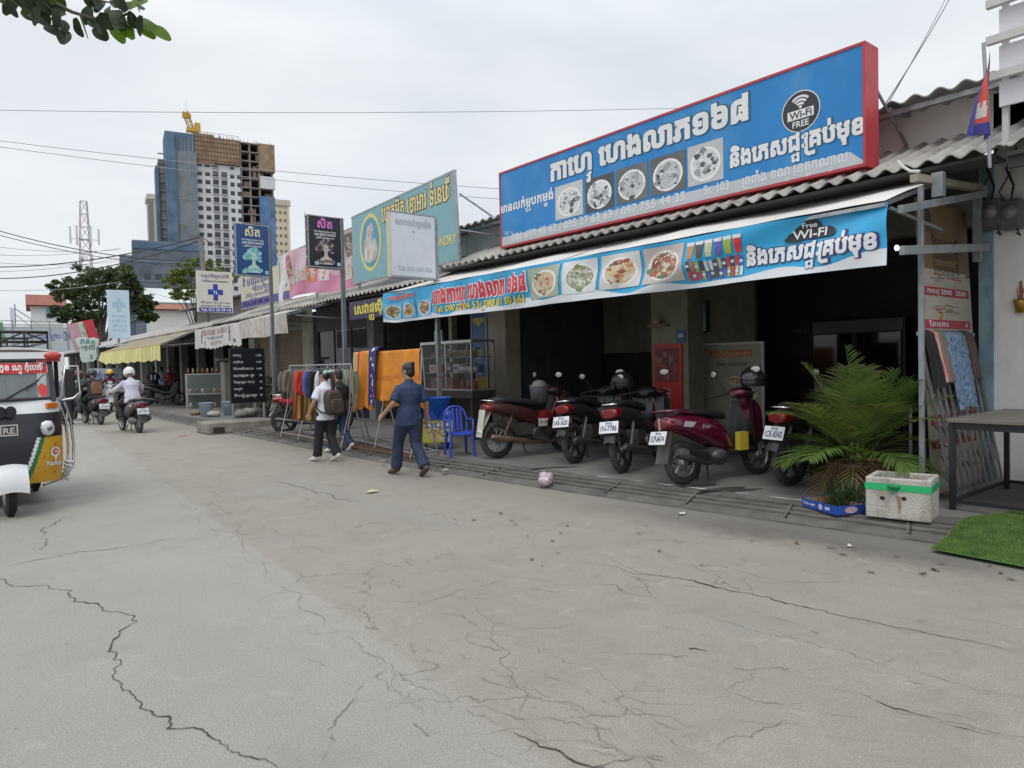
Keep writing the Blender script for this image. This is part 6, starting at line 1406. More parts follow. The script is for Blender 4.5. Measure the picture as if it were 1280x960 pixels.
OR = M((.62, .22, .015), .75, 0, .12, 5, .25, 18); OR2 = M((.5, .15, .015), .75, 0, .12, 5, .25, 18)
def drape(name, label, cat, t0, t1, zf, zb, mats, off=0, mf=None, ph=0, wv=.035):
    r = MB(); a = r2a + D2 * t0; b = r2a + D2 * t1; s = V((-D2.y, D2.x, 0)).normalized(); s = -s if s.x > 0 else s
    def fn(u, v):
        p = a + (b - a) * u; T_ = 1.66 + .02 + off; e = v * 2 - 1; side = -1 if e < 0 else 1; dd = abs(e); L = (zf if side < 0 else zb)
        rr_ = .022 + off
        if dd < .12: ang = (e / .12) * pi / 2; o = sin(ang) * rr_; z = T_ - rr_ + cos(ang) * rr_
        else: k = (dd - .12) / .88; o = side * (rr_ + wv * (sin(u * (b - a).length * 14 + ph + k * 1.5) + .7 * sin(u * (b - a).length * 5.3 + ph * 2) + 1.2 * noise.noise(V((u * (b - a).length * 4, k * 1.6, ph)))) * (.2 + .8 * k) + .04 * k * (1 if side > 0 else 1)); z = T_ - rr_ - k * L - .05 * sin(u * 7 + ph) * k
        return p - s * o + V((0, 0, z - 0))
    r.slab(fn, 36, 40, (0, 0, -.004), 0, mf); o = r.build(name, mats, None); tag(o, label, cat, None); return o
drape('orange_cloth', 'wide orange cloth folded over the taller rail', 'cloth', .36, .99, .78, .9, [OR, OR2], 0, lambda u, v: 1 if .18 < v < .22 else 0)
drape('orange_robe', 'bright orange robe hanging at the left part of the taller rail', 'robe', .14, .33, .98, .7, OR, .03, None, 1, .035)
drape('purple_scarf', 'navy blue scarf with white symbols hanging over the orange cloth', 'scarf', .335, .45, .92, .5, [M((.02, .02, .16), .7, 0, .15), LW], .085, lambda u, v: 1 if (noise.noise(V((u * 5, v * 34, 2))) > .22 and .25 < u < .72 and v < .48) else 0, 2, .012)
drape('red_scarf', 'thin red scarf between the patterned cloth and the orange robe', 'scarf', .085, .135, .95, .4, M((.5, .03, .03), .7), .02, None, 3, .012)
drape('patterned_cloth', 'orange and white patterned cloth at the left end of the taller rail', 'cloth', .0, .09, 1.05, .6, [M((.55, .28, .06), .8, 0, .4, 25), M((.55, .5, .45), .8, 0, .3, 25)], .015, lambda u, v: int(u * 5 + v * 23) % 3 == 0, 4)
# steel bars lying at the pavement edge under the rails
for k in range(4):
    p = V((5.62 + k * .13, 15.8 - k * .3, .125)); q = V((5.60 + k * .12, 9.3 + k * .25, .125)); m = MB(); m.bar((0, 0, 0), q - p, .025, .025); o = m.build('steel_bar', RUST, None, p); tag(o, ('long rusty steel bar lying nearest the road under the clothes rails', 'second rusty bar from the road under the clothes rails', 'third rusty bar from the road under the clothes rails', 'rusty bar farthest from the road under the clothes rails')[k], 'metal bar', 'steel bars lying under the rails')
# ---- palm in a pot
PALM = leafm((.10, .17, .035), .4, 5, .3); PALM2 = leafm((.15, .19, .045), .4, 5, .3); DEAD = leafm((.2, .13, .06), .4, 5, .2)
po = G(1074, 618, .1); pm = thing('potted_palm', 'bushy green areca palm in a brown pot between the motorbike and the foam box', 'plant', po)
MB().lathe([(0, 0), (.2, 0), (.25, .16), (.28, .3), (.3, .3), (.3, .34), (.27, .34), (.24, .28), (0, .28)], (0, 0, 0), n=26).build('pot', M((.13, .075, .05), .7, 0, .2, 5), pm)
rp_ = random.Random(12)
def frond(base, az, el, L, droop, mat, nl=25, ll=.42, par=pm, wl=.024):
    m = MB(); pts = []; p = V(base); d = V((cos(az) * cos(el), sin(az) * cos(el), sin(el))); N_ = 18
    for i in range(N_ + 1):
        pts.append(p.copy()); d = (d + V((0, 0, -droop / N_))).normalized(); p = p + d * (L / N_)
    m.tube(pts, [.011 * (1 - .8 * i / N_) for i in range(N_ + 1)], 5, 0)
    for i in range(nl):
        t = .22 + .77 * i / nl; k = t * N_; j = min(N_ - 1, int(k)); q = pts[j].lerp(pts[j + 1], k - j); tg = (pts[j + 1] - pts[j]).normalized()
        sd = tg.cross(V((0, 0, 1))); sd = sd.normalized() if sd.length > .05 else V((1, 0, 0)); nn = sd.cross(tg)
        le = ll * (sin(pi * min(1, .15 + t * .85)) ** .6) * rp_.uniform(.85, 1.1)
        for s in (-1, 1):
            dr = (sd * s * .75 + tg * .65 + nn * .28 + V((0, 0, rp_.uniform(-.12, .08)))).normalized(); wd = wl * rp_.uniform(.8, 1.2)
            a = q; vs = []; c = q.copy(); d2 = dr.copy(); w_ = tg.cross(nn).cross(dr).normalized() if False else nn.cross(dr).normalized()
            for e in range(5):
                ww = wd * (.45, 1, .9, .55, .05)[e]; vs += [c + w_ * ww * .5, c - w_ * ww * .5]; d2 = (d2 + V((0, 0, -.13))).normalized(); c = c + d2 * le / 4
            m.add(vs, [(0, 1, 3, 2), (2, 3, 5, 4), (4, 5, 7, 6), (6, 7, 9, 8)], 0, True)
    return m.build('frond', mat, par)
for k in range(25):
    az = k * 2.4 + rp_.uniform(-.3, .3); lay = k / 25
    frond((rp_.uniform(-.08, .08), rp_.uniform(-.08, .08), .3), az, rad(86 - 50 * lay + rp_.uniform(-6, 6)), rp_.uniform(1.05, 1.28) * (1 - .24 * lay), .7 + 1.1 * lay, PALM if k % 3 else PALM2)
for k in range(9): frond((0, 0, .32), rp_.uniform(2.2, 5.4), rad(38), rp_.uniform(.7, .95), 3.0, DEAD, 18, .26, wl=.012)
st = MB()
for k in range(6): st.tube([(rp_.uniform(-.1, .1), rp_.uniform(-.1, .1), .28), (rp_.uniform(-.1, .1), rp_.uniform(-.1, .1), .62)], [.022, .014], 8)
st.build('stem', M((.14, .15, .05), .6, 0, .3, 12), pm)
gp_ = thing('grass_tuft', 'tuft of long narrow leaves growing at the foot of the palm pot', 'plant', G(1055, 632, .1))
m = MB()
for k in range(150):
    az = rp_.uniform(0, 6.28); el = rad(rp_.uniform(35, 85)); L = rp_.uniform(.2, .42); d = V((cos(az) * cos(el), sin(az) * cos(el), sin(el))); p = V((rp_.gauss(0, .06), rp_.gauss(0, .06), 0)); vs = []; w_ = V((-sin(az), cos(az), 0))
    for e in range(5): ww = .011 * (1, 1, .85, .55, .05)[e]; vs += [p + w_ * ww * .5, p - w_ * ww * .5]; p = p + d * L / 4; d = (d + V((0, 0, -.28))).normalized()
    m.add(vs, [(0, 1, 3, 2), (2, 3, 5, 4), (4, 5, 7, 6), (6, 7, 9, 8)], 0, True)
m.build('leaves', leafm((.05, .1, .03), .4, 8), gp_)
# ---- foam box
FOAM = M((.47, .45, .41), .75, 0, .08, 5, .5, 45, dirt=(.22, .18, .13), da=.9, ds=6)
pa, pb = G(1082, 647, .075), G(1164, 656, .075); az = atan2((pb - pa).y, (pb - pa).x); wv_ = (pb - pa).length
fb = thing('foam_box', 'dirty white foam box with green tape band on the gutter beside the palm', 'box', pa + V((0, 0, .01)), az)
m = MB(); m.bx(0, wv_, 0, .045, 0, .36).bx(0, wv_, .38, .425, 0, .36).bx(0, .045, .046, .379, 0, .36).bx(wv_ - .045, wv_, .046, .379, 0, .36).bx(.046, wv_ - .046, .046, .379, 0, .1); m.build('box_body', FOAM, fb, bev=.012)
GT_ = M((.02, .42, .15), .3, 0, .1, 9); m = MB(); m.bx(-.003, wv_ + .003, -.004, -.001, .25, .31).bx(wv_ + .001, wv_ + .004, -.002, .43, .25, .31).bx(-.004, -.001, -.002, .43, .25, .31); m.build('green_tape', GT_, fb)
m = MB(); m.ell((wv_ * .45, -.02, .29), (.05, .02, .03)).tube([(wv_ * .45, -.02, .28), (wv_ * .42, -.03, .22)], .008, 5).tube([(wv_ * .46, -.02, .28), (wv_ * .5, -.03, .23)], .006, 5); m.build('tape_knot', M((.01, .2, .08), .4), fb)
m = MB(); m.disc((wv_ * .27, -.003, .18), .02, .018, n=10).disc((wv_ * .6, -.003, .19), .02, .018, n=10); m.build('hole', M((.02, .02, .02), .9), fb)
m = MB(); m.add([(wv_ * .48, -.004, .22), (wv_ * .55, -.004, .2), (wv_ * .56, -.004, .12), (wv_ * .53, -.004, .05), (wv_ * .51, -.004, .14)], [(0, 1, 2, 3, 4)]); m.build('torn_tape', M((.3, .18, .12), .5), fb)
m = MB(); m.bx(.05, wv_ - .05, .05, .375, .101, .12); 
for k in range(40): m.ell((rp_.uniform(.08, wv_ - .08), rp_.uniform(.08, .34), .125), (.03, .02, .012), 0, 6, 4)
m.build('soil', M((.1, .085, .07), .9, 0, .4, 20), fb)
# ---- blue cardboard tray
pa = G(1004, 634, .07); pb = G(1046, 646, .07); az = atan2((pb - pa).y, (pb - pa).x); w_ = (pb - pa).length
ct = thing('cardboard_tray', 'open blue printed cardboard tray lying on the gutter in front of the palm', 'box', pa + V((0, 0, .012)), az)
CBB = M((.015, .07, .36), .5, 0, .1, 6); CBI = M((.33, .22, .13), .8, 0, .1)
m = MB(); m.bx(0, w_, 0, .3, 0, .006, 1).bx(0, w_, -.005, .0, 0, .08).bx(0, w_, .3, .305, 0, .08).bx(-.005, 0, -.005, .305, 0, .085).bx(w_, w_ + .005, -.005, .305, 0, .08); m.build('tray', [CBB, CBI], ct)
m = MB(); m.bx(.0, w_, .001, .004, .007, .078).bx(0, w_, .296, .299, .007, .078).bx(.001, .004, .0, .3, .007, .08); m.build('inner_lining', CBI, ct)
text(ct, 'Fresh water', .02, .03, .04, LW, w=.16, y=-.008); m = MB(); m.disc((w_ * .55, -.008, .04), .028, .028, n=16).rect(w_ * .68, w_ * .82, .025, .055, -.008); m.build('print_marks', M((.5, .5, .6), .5), ct)
m = MB(); m.disc((.15, 0, .04), .07, .03, n=18); m.v = [(w_ + .008, x, z) for x, y, z in m.v]; m.build('oval_logo', M((.5, .35, .4), .5), ct)
# ---- black table with underframe
tb = thing('table', 'tall black metal table with grey top beside the grass mat at the right edge', 'table', G(1191, 637, .1), 0)
h_ = 0.76; TBM = M((.025, .025, .028), .5, .3, .2)
tl = tb.location; H_ = PX(1186, 523, tl.x - .03).z - .1
MB().bx(-.05, 1.5, -1.45, .03, H_ - .035, H_).build('tabletop', M((.16, .145, .125), .5, 0, .12, 3, dirt=(.08, .07, .06), da=.5), tb, bev=.005)
m = MB(); m.bx(-.03, 1.48, -.015, .015, H_ - .1, H_ - .036).bx(-.02, .02, -1.42, -.02, H_ - .1, H_ - .036).bx(1.44, 1.48, -1.42, -.02, H_ - .1, H_ - .036); m.bar((.02, 0, .08), (1.44, 0, .08), .03, .03).bar((0, -.02, .08), (0, -1.4, .08), .03, .03).bar((.0, -.7, .08), (1.44, -.7, .08), .03, .03).bar((1.46, -.02, .08), (1.46, -1.4, .08), .03, .03); m.build('underframe', TBM, tb)
for x, y in ((0, 0), (1.46, 0), (0, -1.4), (1.46, -1.4)): MB().bx(x - .022, x + .022, y - .022, y + .022, 0, H_ - .037).build('leg', TBM, tb)
# ---- leaning steel gate with cloths
gt = thing('folding_gate', 'grey folding steel gate leaning against the menu boards behind the table', 'gate', (7.63, 2.64, .1)); lean = .26; gw, gh = 1.42, 1.62
def gpnt(x, z): return V((x - .06 * z, lean * z / gh, z))
m = MB()
for k in range(10):
    x = gw * k / 9; m.bar(gpnt(x, .02), gpnt(x, gh), .042, .012, 0, (0, 1, 0))
m.build('slat', M((.23, .24, .245), .5, .5, .2, 9, dirt=(.14, .12, .1), da=.6), gt, label='grey steel uprights')
m = MB()
for k in range(11):
    for z in (.25, .55, .95, 1.25): m.bar(gpnt(gw * k / 11, z) + V((0, .02, 0)), gpnt(gw * (k + 1) / 11, z + .16) + V((0, .02, 0)), .006, .02); m.bar(gpnt(gw * k / 11, z + .16) + V((0, .026, 0)), gpnt(gw * (k + 1) / 11, z) + V((0, .026, 0)), .006, .02)
m.build('lattice', M((.2, .2, .2), .5, .5), gt); m = MB(); m.bar(gpnt(-.02, .02), gpnt(gw + .02, .02), .04, .04).bar(gpnt(-.02, gh), gpnt(gw + .02, gh), .04, .04); m.build('cross_rail', GALV, gt)
def towel(label, x0, x1, L, mats, mf=None, ph=0):
    o = thing('towel', label, 'cloth', gt.location, 0, 'cloths drying on the leaning gate'); m = MB()
    def fn(u, v):
        x = x0 + (x1 - x0) * u; e = v * 2 - 1; k = abs(e); q = gpnt(x, gh - k * L * (1 if e < 0 else .5)) + V((0, 0, .02 if k < .1 else 0)); dy = (-1 if e < 0 else 1) * (.03 + .02 * min(1, k * 4)) + .018 * sin(u * 12 + ph) * k
        return q + V((.02 * sin(v * 9 + ph) * k, dy, .03 - .06 * abs(u - .5) * k))
    m.slab(fn, 18, 26, (0, 0, -.004), 0, mf); m.build('cloth', mats, o); return o
towel('black cloth at the left of the leaning gate', .02, .24, .55, BLK); towel('pink and red patterned cloth on the leaning gate', .24, .36, .5, [M((.4, .1, .12), .8), M((.5, .4, .3), .8)], lambda u, v: int(u * 6) % 2, 1)
towel('grey brown cloth between the pink and blue cloths on the gate', .36, .52, .5, M((.17, .15, .13), .85), None, 2)
towel('large blue cloth with white speckles on the leaning gate', .5, 1.06, .78, [M((.15, .23, .36), .85, 0, .75, 26)], None, 3); towel('brown cloth at the right of the leaning gate', 1.06, 1.3, .5, M((.1, .065, .055), .85), None, 4)
# ---- tall menu poster hung behind the gate
mp_ = thing('menu_poster', 'tall hanging menu banner with brown upper part and red price bars behind the leaning gate', 'poster', (7.68, 2.99, .1)); pw_, ph_ = 1.36, 3.0
def pp(x, z): return V((x - .05 * z * 0, (z - ph_) * -.0 - (ph_ - z) * .05, z))
q = MB(); q.sheet(lambda u, v: pp(u * pw_, v * ph_), 4, 12, 0, True, lambda u, v: 1 if v > .72 else 0); q.slab(lambda u, v: pp(u * pw_, v * ph_) + V((0, .004, 0)), 2, 2, (0, .004, 0), 0); q.build('printed_sheet', [M((.42, .38, .32), .55, 0, .08), M((.2, .13, .07), .55, 0, .15)], mp_)
PR = M((.35, .03, .05), .5)
for k, z in enumerate((2.02, 1.68, 1.34, 1.02, .7, .45)):
    q = MB(); q.add([pp(.05, z) + V((0, -.005, 0)), pp(pw_ - .08, z) + V((0, -.005, 0)), pp(pw_ - .08, z + .09) + V((0, -.005, 0)), pp(.05, z + .09) + V((0, -.005, 0))], [(0, 1, 2, 3)]); q.build('price_bar', PR, mp_)
    text(mp_, ('កាេហ{វ 2000៛ 2500៛', 'តែេបាះ 3000៛', 'ទឹក|កឡុក 4000៛', 'េភសជ{ជៈ 3000៛', 'ឆ{មាទឹកេដាះ', 'សូដា 2000៛')[k].replace('តែ', 'ែត'), .14, z + .022, .07, LW, w=1.05, bold=.015, y=-.009, fn=lambda p: pp(p.x, p.z) + V((0, p.y, 0)))
    food(mp_, .1, pw_ - .14, z + .12, z + .27, ((.15, .1, .09), (.1, .25, .12), (.4, .1, .1), (.3, .28, .25)), (.42, .38, .32), 80 + k, y=-.004, fn=lambda p: pp(p.x, p.z) + V((0, p.y, 0)), kind=1)
for k in range(3): text(mp_, 'ែបបបទថ{មី', .35, 2.55 - .14 * k, .12, M((.1, .06, .035), .6), w=.7, fn=lambda p: pp(p.x, p.z) + V((0, p.y, 0)))
q = MB(); q.disc((.25, 0, 2.82), .12, .1, n=20); q.v = [tuple(pp(x, z) + V((0, -.005, 0))) for x, y, z in q.v]; q.build('round_emblem', M((.07, .05, .04), .5), mp_)
# ---- gold incense pots, meters, flag
GOLD = M((.5, .32, .06), .3, .8, .2, 12)
for c, lb in ((V((8.15, 2.98, 1.92)), 'gold incense pot with sticks hung on the menu banner'), (PX(1276, 378, 9.06), 'gold ornamental pot fixed to the white wall')):
    g = thing('incense_pot', lb, 'incense pot', c, 0, 'gold incense pots'); MB().lathe([(0, -.11), (.05, -.11), (.07, 0), (.075, .03), (.06, .03), (0, .0)], (0, 0, 0), n=16).build('pot', GOLD, g); m = MB()
    for k in range(9): m.tube([(rp_.uniform(-.03, .03), rp_.uniform(-.03, .03), 0), (rp_.uniform(-.06, .06), rp_.uniform(-.03, .03), rp_.uniform(.12, .24))], .004, 5)
    m.build('incense_sticks', M((.35, .1, .05), .6), g)
for k in range(2):
    c = PX(1240 + 24 * k, 268, 8.98); e = thing('electric_meter', ('grey electric meter nearest the blue end pillar under the eave', 'grey electric meter right of its twin under the eave')[k], 'meter', c, -pi / 2, 'electric meters')
    MB().bx(-.1, .1, -.06, .1, -.16, .16).build('case', M((.12, .12, .12), .5), e, bev=.02); MB().lathe([(.075, 0), (.07, .05), (0, .055)], (0, -.06, .02), (0, -1, 0), 18).build('dial_cover', M((.2, .2, .2), .15), e)
    m = MB(); m.tube([(0, 0, .16), (.03, -.03, .3), (-.05, .02, .5), (.05, .0, .7)], .012, 6).tube([(.05, 0, -.16), (.09, -.02, -.24), (.04, .02, -.2)], .008, 6).tube([(-.06, 0, .16), (-.1, -.04, .25), (.0, -.02, .45)], .009, 6); m.build('cable', BLACKM, e)
fp = PX(1232, 190, 7.45)
fl_ = thing('flag', 'small blue and red flag with a white temple drooping from a pole on the eave', 'flag', fp, rad(-12)); fl_.scale = (1.35,) * 3
MB().tube([(.05, 0, -.1), (.02, 0, .3), (-.02, 0, .72)], .012, 8).build('pole', GALV, fl_)
m = MB()
def ff(u, v):
    z = .66 - .58 * v; w = .26 * (v ** .8) * u
    return (-.0 - w + .02 * (1 - u), -.02 + .045 * sin(u * 9 + v * 2) * v, z - .13 * u * (1 - v) + .03 * sin(u * 3) * v - .03 * u)
m.slab(ff, 24, 26, (0, .003, 0), 0, lambda u, v: 2 if (.4 < u < .75 and .52 < v < .78 and not (int(u * 24) % 3 == 1 and v < .62)) else 0 if u < .25 or v > .86 else 1); m.build('cloth', [M((.03, .03, .22), .7), M((.5, .06, .04), .7), M((.5, .48, .45), .7)], fl_)
# ---- slatted white sign frame at the top right
sf = thing('slatted_sign', 'white slatted sign frame with steel battens on the neighbouring roof at the top right corner', 'sign', PX(1243, 130, 7.6), -pi / 2)
m = MB(); 
for k in range(4): m.bx(.02, 1.8, .06, .09, -.02 + .33 * k, .2 + .33 * k)
m.build('slat', M((.66, .66, .7), .5, 0, .05), sf); m = MB()
for k in range(5): m.bar((-.06, .0, .25 + .33 * k), (1.85, 0, .25 + .33 * k), .06, .07)
for x in (.03, .7, 1.4): m.bx(x, x + .05, .1, .15, -.35, 1.7)
m.tube([(.1, .1, .3), (.5, .5, -.1)], .02, 6); m.build('batten', M((.5, .5, .48), .5, .2, .1), sf); MB().bx(.05, 1.8, .07, .09, 1.32, 1.8).build('blue_panel', M((.02, .16, .4), .5), sf)
# ---- artificial grass mat
gmx = [G(1164, 689, .012), G(1204, 652, .1), G(1296, 638, .1), G(1296, 714, .015)]
gm_ = thing('grass_mat', 'bright green artificial grass mat at the right edge of the pavement', 'mat', (0, 0, 0))
m = MB(); 
def gz(x, y): return .03 + .085 * min(1, max(0, (x - gx(y) + .1) / .62))
def gq(u, v): p = (gmx[0].lerp(gmx[3], u)).lerp(gmx[1].lerp(gmx[2], u), v); return V((p.x, p.y, gz(p.x, p.y) + .004))
m.slab(gq, 20, 12, (0, 0, -.006)); m.build('backing', M((.09, .22, .05), .9), gm_)
m = MB(); rg2 = random.Random(2)
for k in range(26000):
    p = gq(rg2.random(), rg2.random()); a = rg2.uniform(0, 6.28); h = rg2.uniform(.014, .028); w = .0028; d = V((cos(a), sin(a), 0)); l = V((rg2.gauss(0, .008), rg2.gauss(0, .008), h))
    m.add([p + d * w, p - d * w, p + l], [(0, 1, 2)], k % 3)
m.build('blades', [leafm((.11, .25, .05), .25, 9), leafm((.17, .30, .08), .25, 9), leafm((.22, .29, .1), .25, 9)], gm_)
# ---- inside the cafe
mb_ = thing('menu_stand', 'cream menu board with pictures of dishes and drinks standing inside behind the maroon scooter', 'board', (9.75, 7.05, .12), -pi / 2 + .12)
MB().bx(0, 1.0, 0, .04, .0, 1.62).build('panel', M((.30, .29, .22), .5, 0, .1), mb_); MB().bx(-.03, 0, -.005, .045, 0, 1.65).bx(1.0, 1.03, -.005, .045, 0, 1.65).bx(0, 1, -.005, .045, 1.62, 1.65).build('frame', M((.5, .5, .48), .5), mb_)
MB().rect(.12, .85, 1.42, 1.53, -.004).build('title_strip', M((.4, .12, .06), .5), mb_); text(mb_, 'បញ{ជីមុខមហ{ូប', .16, 1.44, .09, M((.5, .4, .25), .5), w=.65, y=-.008); text(mb_, 'កាេហ{វ េហងលាភ', .25, 1.28, .09, M((.05, .04, .03), .5), w=.5)
for k in range(6): food(mb_, .45 + .26 * (k % 2), .68 + .26 * (k % 2), .96 - .2 * (k // 2), 1.13 - .2 * (k // 2), HOTPAL, (.30, .29, .22), 100 + k, y=-.005)
q = MB()
for x, z in ((.55, .25), (.8, .25), (.6, .05)): q.prism([(x - .045, z), (x + .045, z), (x + .06, z + .24), (x - .06, z + .24)], -.008, -.005)
q.build('drink_picture', M((.14, .05, .03), .5), mb_)
rpz = thing('red_poster', 'red framed poster with a figure on the greenish pillar', 'poster', (8.97, 7.44, .62), -pi / 2)
MB().bx(0, .56, 0, .03, 0, 1.15).build('panel', M((.42, .015, .02), .4, 0, .1), rpz); q = MB(); q.rect(.05, .5, .55, 1.08, -.004, 0); rr = random.Random(9)
for k in range(30): q.disc((rr.uniform(.1, .45), -.005 - k * 5e-5, rr.uniform(.6, 1.0)), rr.uniform(.02, .07), rr.uniform(.03, .1), n=8, m=rr.randrange(3))
q.build('picture', [M((.13, .03, .03), .5), M((.3, .03, .03), .5), M((.22, .14, .1), .5)], rpz)
for k in range(3): text(rpz, 'ទឹកសុទ{ធ', .28, .42 - k * .07, .05, M((.5, .3, .3), .5), al='C')
MB().prism([(.2, .12), (.36, .12), (.34, .3), (.22, .3)], -.006, -.003).build('emblem', M((.1, .08, .07), .5), rpz)
nt_ = thing('notice', 'small blue notice on the greenish pillar above the red poster', 'notice', (8.98, 6.98, 1.78), -pi / 2); MB().bx(0, .16, 0, .012, 0, .2).build('panel', M((.03, .1, .25), .5), nt_); MB().rect(.03, .13, .08, .14, -.003).build('print', M((.3, .4, .5), .5), nt_)
q = thing('shrine_shelf', 'small dusty shelf with an incense cup high on the greenish pillar', 'shelf', (8.9, 7.3, 2.05), -pi / 2); MB().bx(-.15, .2, -.05, .09, 0, .03).build('board', M((.2, .14, .1), .7), q); MB().lathe([(0, .03), (.06, .03), (.08, .12), (.07, .12), (0, .06)], (0, 0, 0), n=14).build('cup', M((.3, .2, .12), .6), q)
fr_ = thing('drinks_fridge', 'black glass-door drinks fridge at the back of the cafe behind the palm', 'fridge', (12.3, 6.55, .1), -pi / 2)
MB().bx(0, 1.6, .02, .65, 0, 2.05).build('cabinet', M((.02, .02, .022), .4), fr_, bev=.01)
for x in (.06, .83):
    d = MB(); d.bx(x, x + .71, -.03, .018, .12, 1.8).build('door', M((.012, .013, .015), .06, 0, .1), fr_, bev=.005); 
    h = MB().tube([(x + (.66 if x < .5 else .05), -.035, .7), (x + (.66 if x < .5 else .05), -.07, .75), (x + (.66 if x < .5 else .05), -.07, 1.2), (x + (.66 if x < .5 else .05), -.035, 1.25)], .012, 8); h.build('handle', CHROME, fr_)
MB().bx(.03, 1.57, -.004, .015, 1.83, 2.02).build('header', M((.1, .1, .11), .4), fr_)
lp = PX(1121, 310, 11.2); lb = thing('light_bulb', 'small lit ceiling bulb inside the dark cafe', 'lamp', lp)
MB().ell((0, 0, 0), (.032, .032, .04)).build('bulb', M((.9, .95, 1), .5, 0, 0, em=6), lb); MB().lathe([(.03, .05), (.03, .1), (.006, .11), (.006, 3.28 - lp.z), (0, 3.285 - lp.z)], (0, 0, 0), n=10).build('cord', BLACKM, lb)
tvx = thing('television', 'dark flat television high on the back wall between the pillars', 'television', (11.9, 9.6, 2.05), -pi / 2)
MB().bx(0, 1.1, 0, .06, 0, .62).build('case', BLACKP, tvx, bev=.008); MB().bx(.03, 1.07, -.004, -.001, .03, .59).build('screen', M((.012, .016, .03), .15), tvx)
for k, (px, py, w, h, lb, c) in enumerate(((985, 400, .5, 1.1, 'dim purple tinted poster on the back wall left of the fridge', (.12, .08, .1)), (1020, 410, .5, .6, 'dim grey notice on the back wall beside the fridge', (.16, .16, .15)))):
    q = thing('wall_poster', lb, 'poster', V((13.46, PX(px, py, 13.46).y, PX(px, py, 13.46).z - h)), -pi / 2); MB().bx(0, w, 0, .015, 0, h).build('panel', M(c, .5, 0, .3, 5), q); text(q, 'កាេហ{វ', w / 2, h * .75, .14, M((.3, .28, .25), .5), al='C', y=-.006)
for k, (x, y) in enumerate(((10.6, 8.6), (10.9, 10.3), (11.0, 4.6))):
    q = thing('cafe_table', ('dark low cafe table with steel legs behind the red poster pillar', 'dark low cafe table with steel legs behind the parked red motorbike', 'dark low cafe table with steel legs behind the maroon scooter and palm')[k], 'table', (x, y, .1), .1 * k, 'cafe tables inside')
    MB().bx(-.45, .45, -.35, .35, .68, .72).build('tabletop', M((.2, .18, .16), .35, 0, .15), q, bev=.01)
    for sx in (-.4, .4):
        for sy in (-.3, .3): MB().bx(sx - .02, sx + .02, sy - .02, sy + .02, 0, .68).build('leg', STEEL, q)
# ---- litter
pb_ = thing('plastic_bag', 'crumpled pink and white plastic bag of rubbish lying on the gutter', 'rubbish', G(682, 607, .03)); m = MB(); m.ell((0, 0, .075), (.10, .09, .085), 0, 20, 14); m.v = [tuple(V(p) + V((noise.noise(V(p) * 22), noise.noise(V(p) * 22 + V((5, 0, 0))), noise.noise(V(p) * 22 + V((0, 9, 0))))) * .03) for p in m.v]
m.build('bag_film', M((.5, .4, .43), .3, 0, .3, 30), pb_)
for k, (px, py, c, s, lb) in enumerate(((465, 615, (.5, .43, .28), .10, 'flat tan piece of cardboard lying on the road'), (478, 577, (.5, .48, .4), .06, 'pale scrap of paper on the gutter left of the walking person'), (556, 588, (.4, .37, .32), .08, 'curled paper scrap on the gutter right of the walking person'), (228, 545, (.5, .15, .15), .1, 'pink scrap lying beside the concrete step'), (1062, 683, (.6, .6, .58), .03, 'small white scrap on the road below the foam box'), (852, 643, (.55, .54, .5), .045, 'white paper scrap on the dark gutter stain'))):
    m = MB(); vs, fs = blob((0, 0, 0), s, s * .6, .0, 0, .4, 14, k); vs = [(x, y, .012 + .018 * noise.noise(V((x * 14, y * 14, k)))) for x, y, z in vs]; m.add(vs, fs); m.add([(x, y, z - .004) for x, y, z in vs][::-1], fs)
    o = m.build('litter', M(c, .7, 0, .15, 12), None, G(px, py, .06 if py < 595 and px > 400 else .005)); tag(o, lb, 'litter')
rs = random.Random(31)
LM = M((.12, .09, .05), .8, 0, .5, 3)
for k in range(34):
    px, py = rs.uniform(560, 1270), rs.uniform(640, 720)
    if py < 600 + (px - 560) * .14 + 12: py = 612 + (px - 560) * .14 + rs.uniform(0, 30)
    c = G(px, py, .006); s = rs.uniform(.012, .035); m = MB(); vs, fs = blob((0, 0, 0), s, s * .45, .006, 0, rs.uniform(0, 3), 9, k); m.add(vs, fs); tag(m.build('dry_leaf', LM, None, c), 'tiny dry leaf fragment on the road along the gutter', 'leaf', 'dry leaf fragments along the gutter')
# ---- left shop fronts: concrete step, display case, buckets, plants
sb = thing('concrete_step', 'worn concrete block step with a drain hole at the road edge under the menu board', 'step', G(258, 544, 0) + V((0, 0, 0)), 0)
m = MB(); m.bx(.05, 1.75, .0, 1.0, 0, .27); m.build('block', M((.24, .22, .19), .9, 0, .25, 3, .4, 30, dirt=(.12, .11, .1), da=.7), sb, bev=.03); MB().bx(.15, .42, -.006, -.001, .03, .16).build('drain_hole', M((.03, .03, .03), .9), sb)
dc = thing('display_case', 'old glass display case full of goods in front of the old shop', 'cabinet', (6.85, 26.9, .1), -.2); m = MB(); w, d, h = 1.35, .6, 1.3
for x in (0, w - .04):
    for y in (0, d - .04): m.bx(x, x + .04, y, y + .04, 0, h)
for z in (0, .55, h - .04): m.bx(.04, w - .04, .0, .035, z, z + .04).bx(.04, w - .04, d - .035, d, z, z + .04)
m.build('case_frame', AL, dc); MB().bx(.04, w - .04, .04, d - .04, .52, .55).build('shelf', M((.2, .2, .2), .5), dc); MB().bx(.02, w - .02, .008, .012, .05, h - .04).build('glass_pane', glass((.2, .24, .22), .14), dc); MB().bx(.05, w - .05, d - .05, d - .042, .05, h - .05).build('back_board', M((.12, .14, .12), .6), dc)
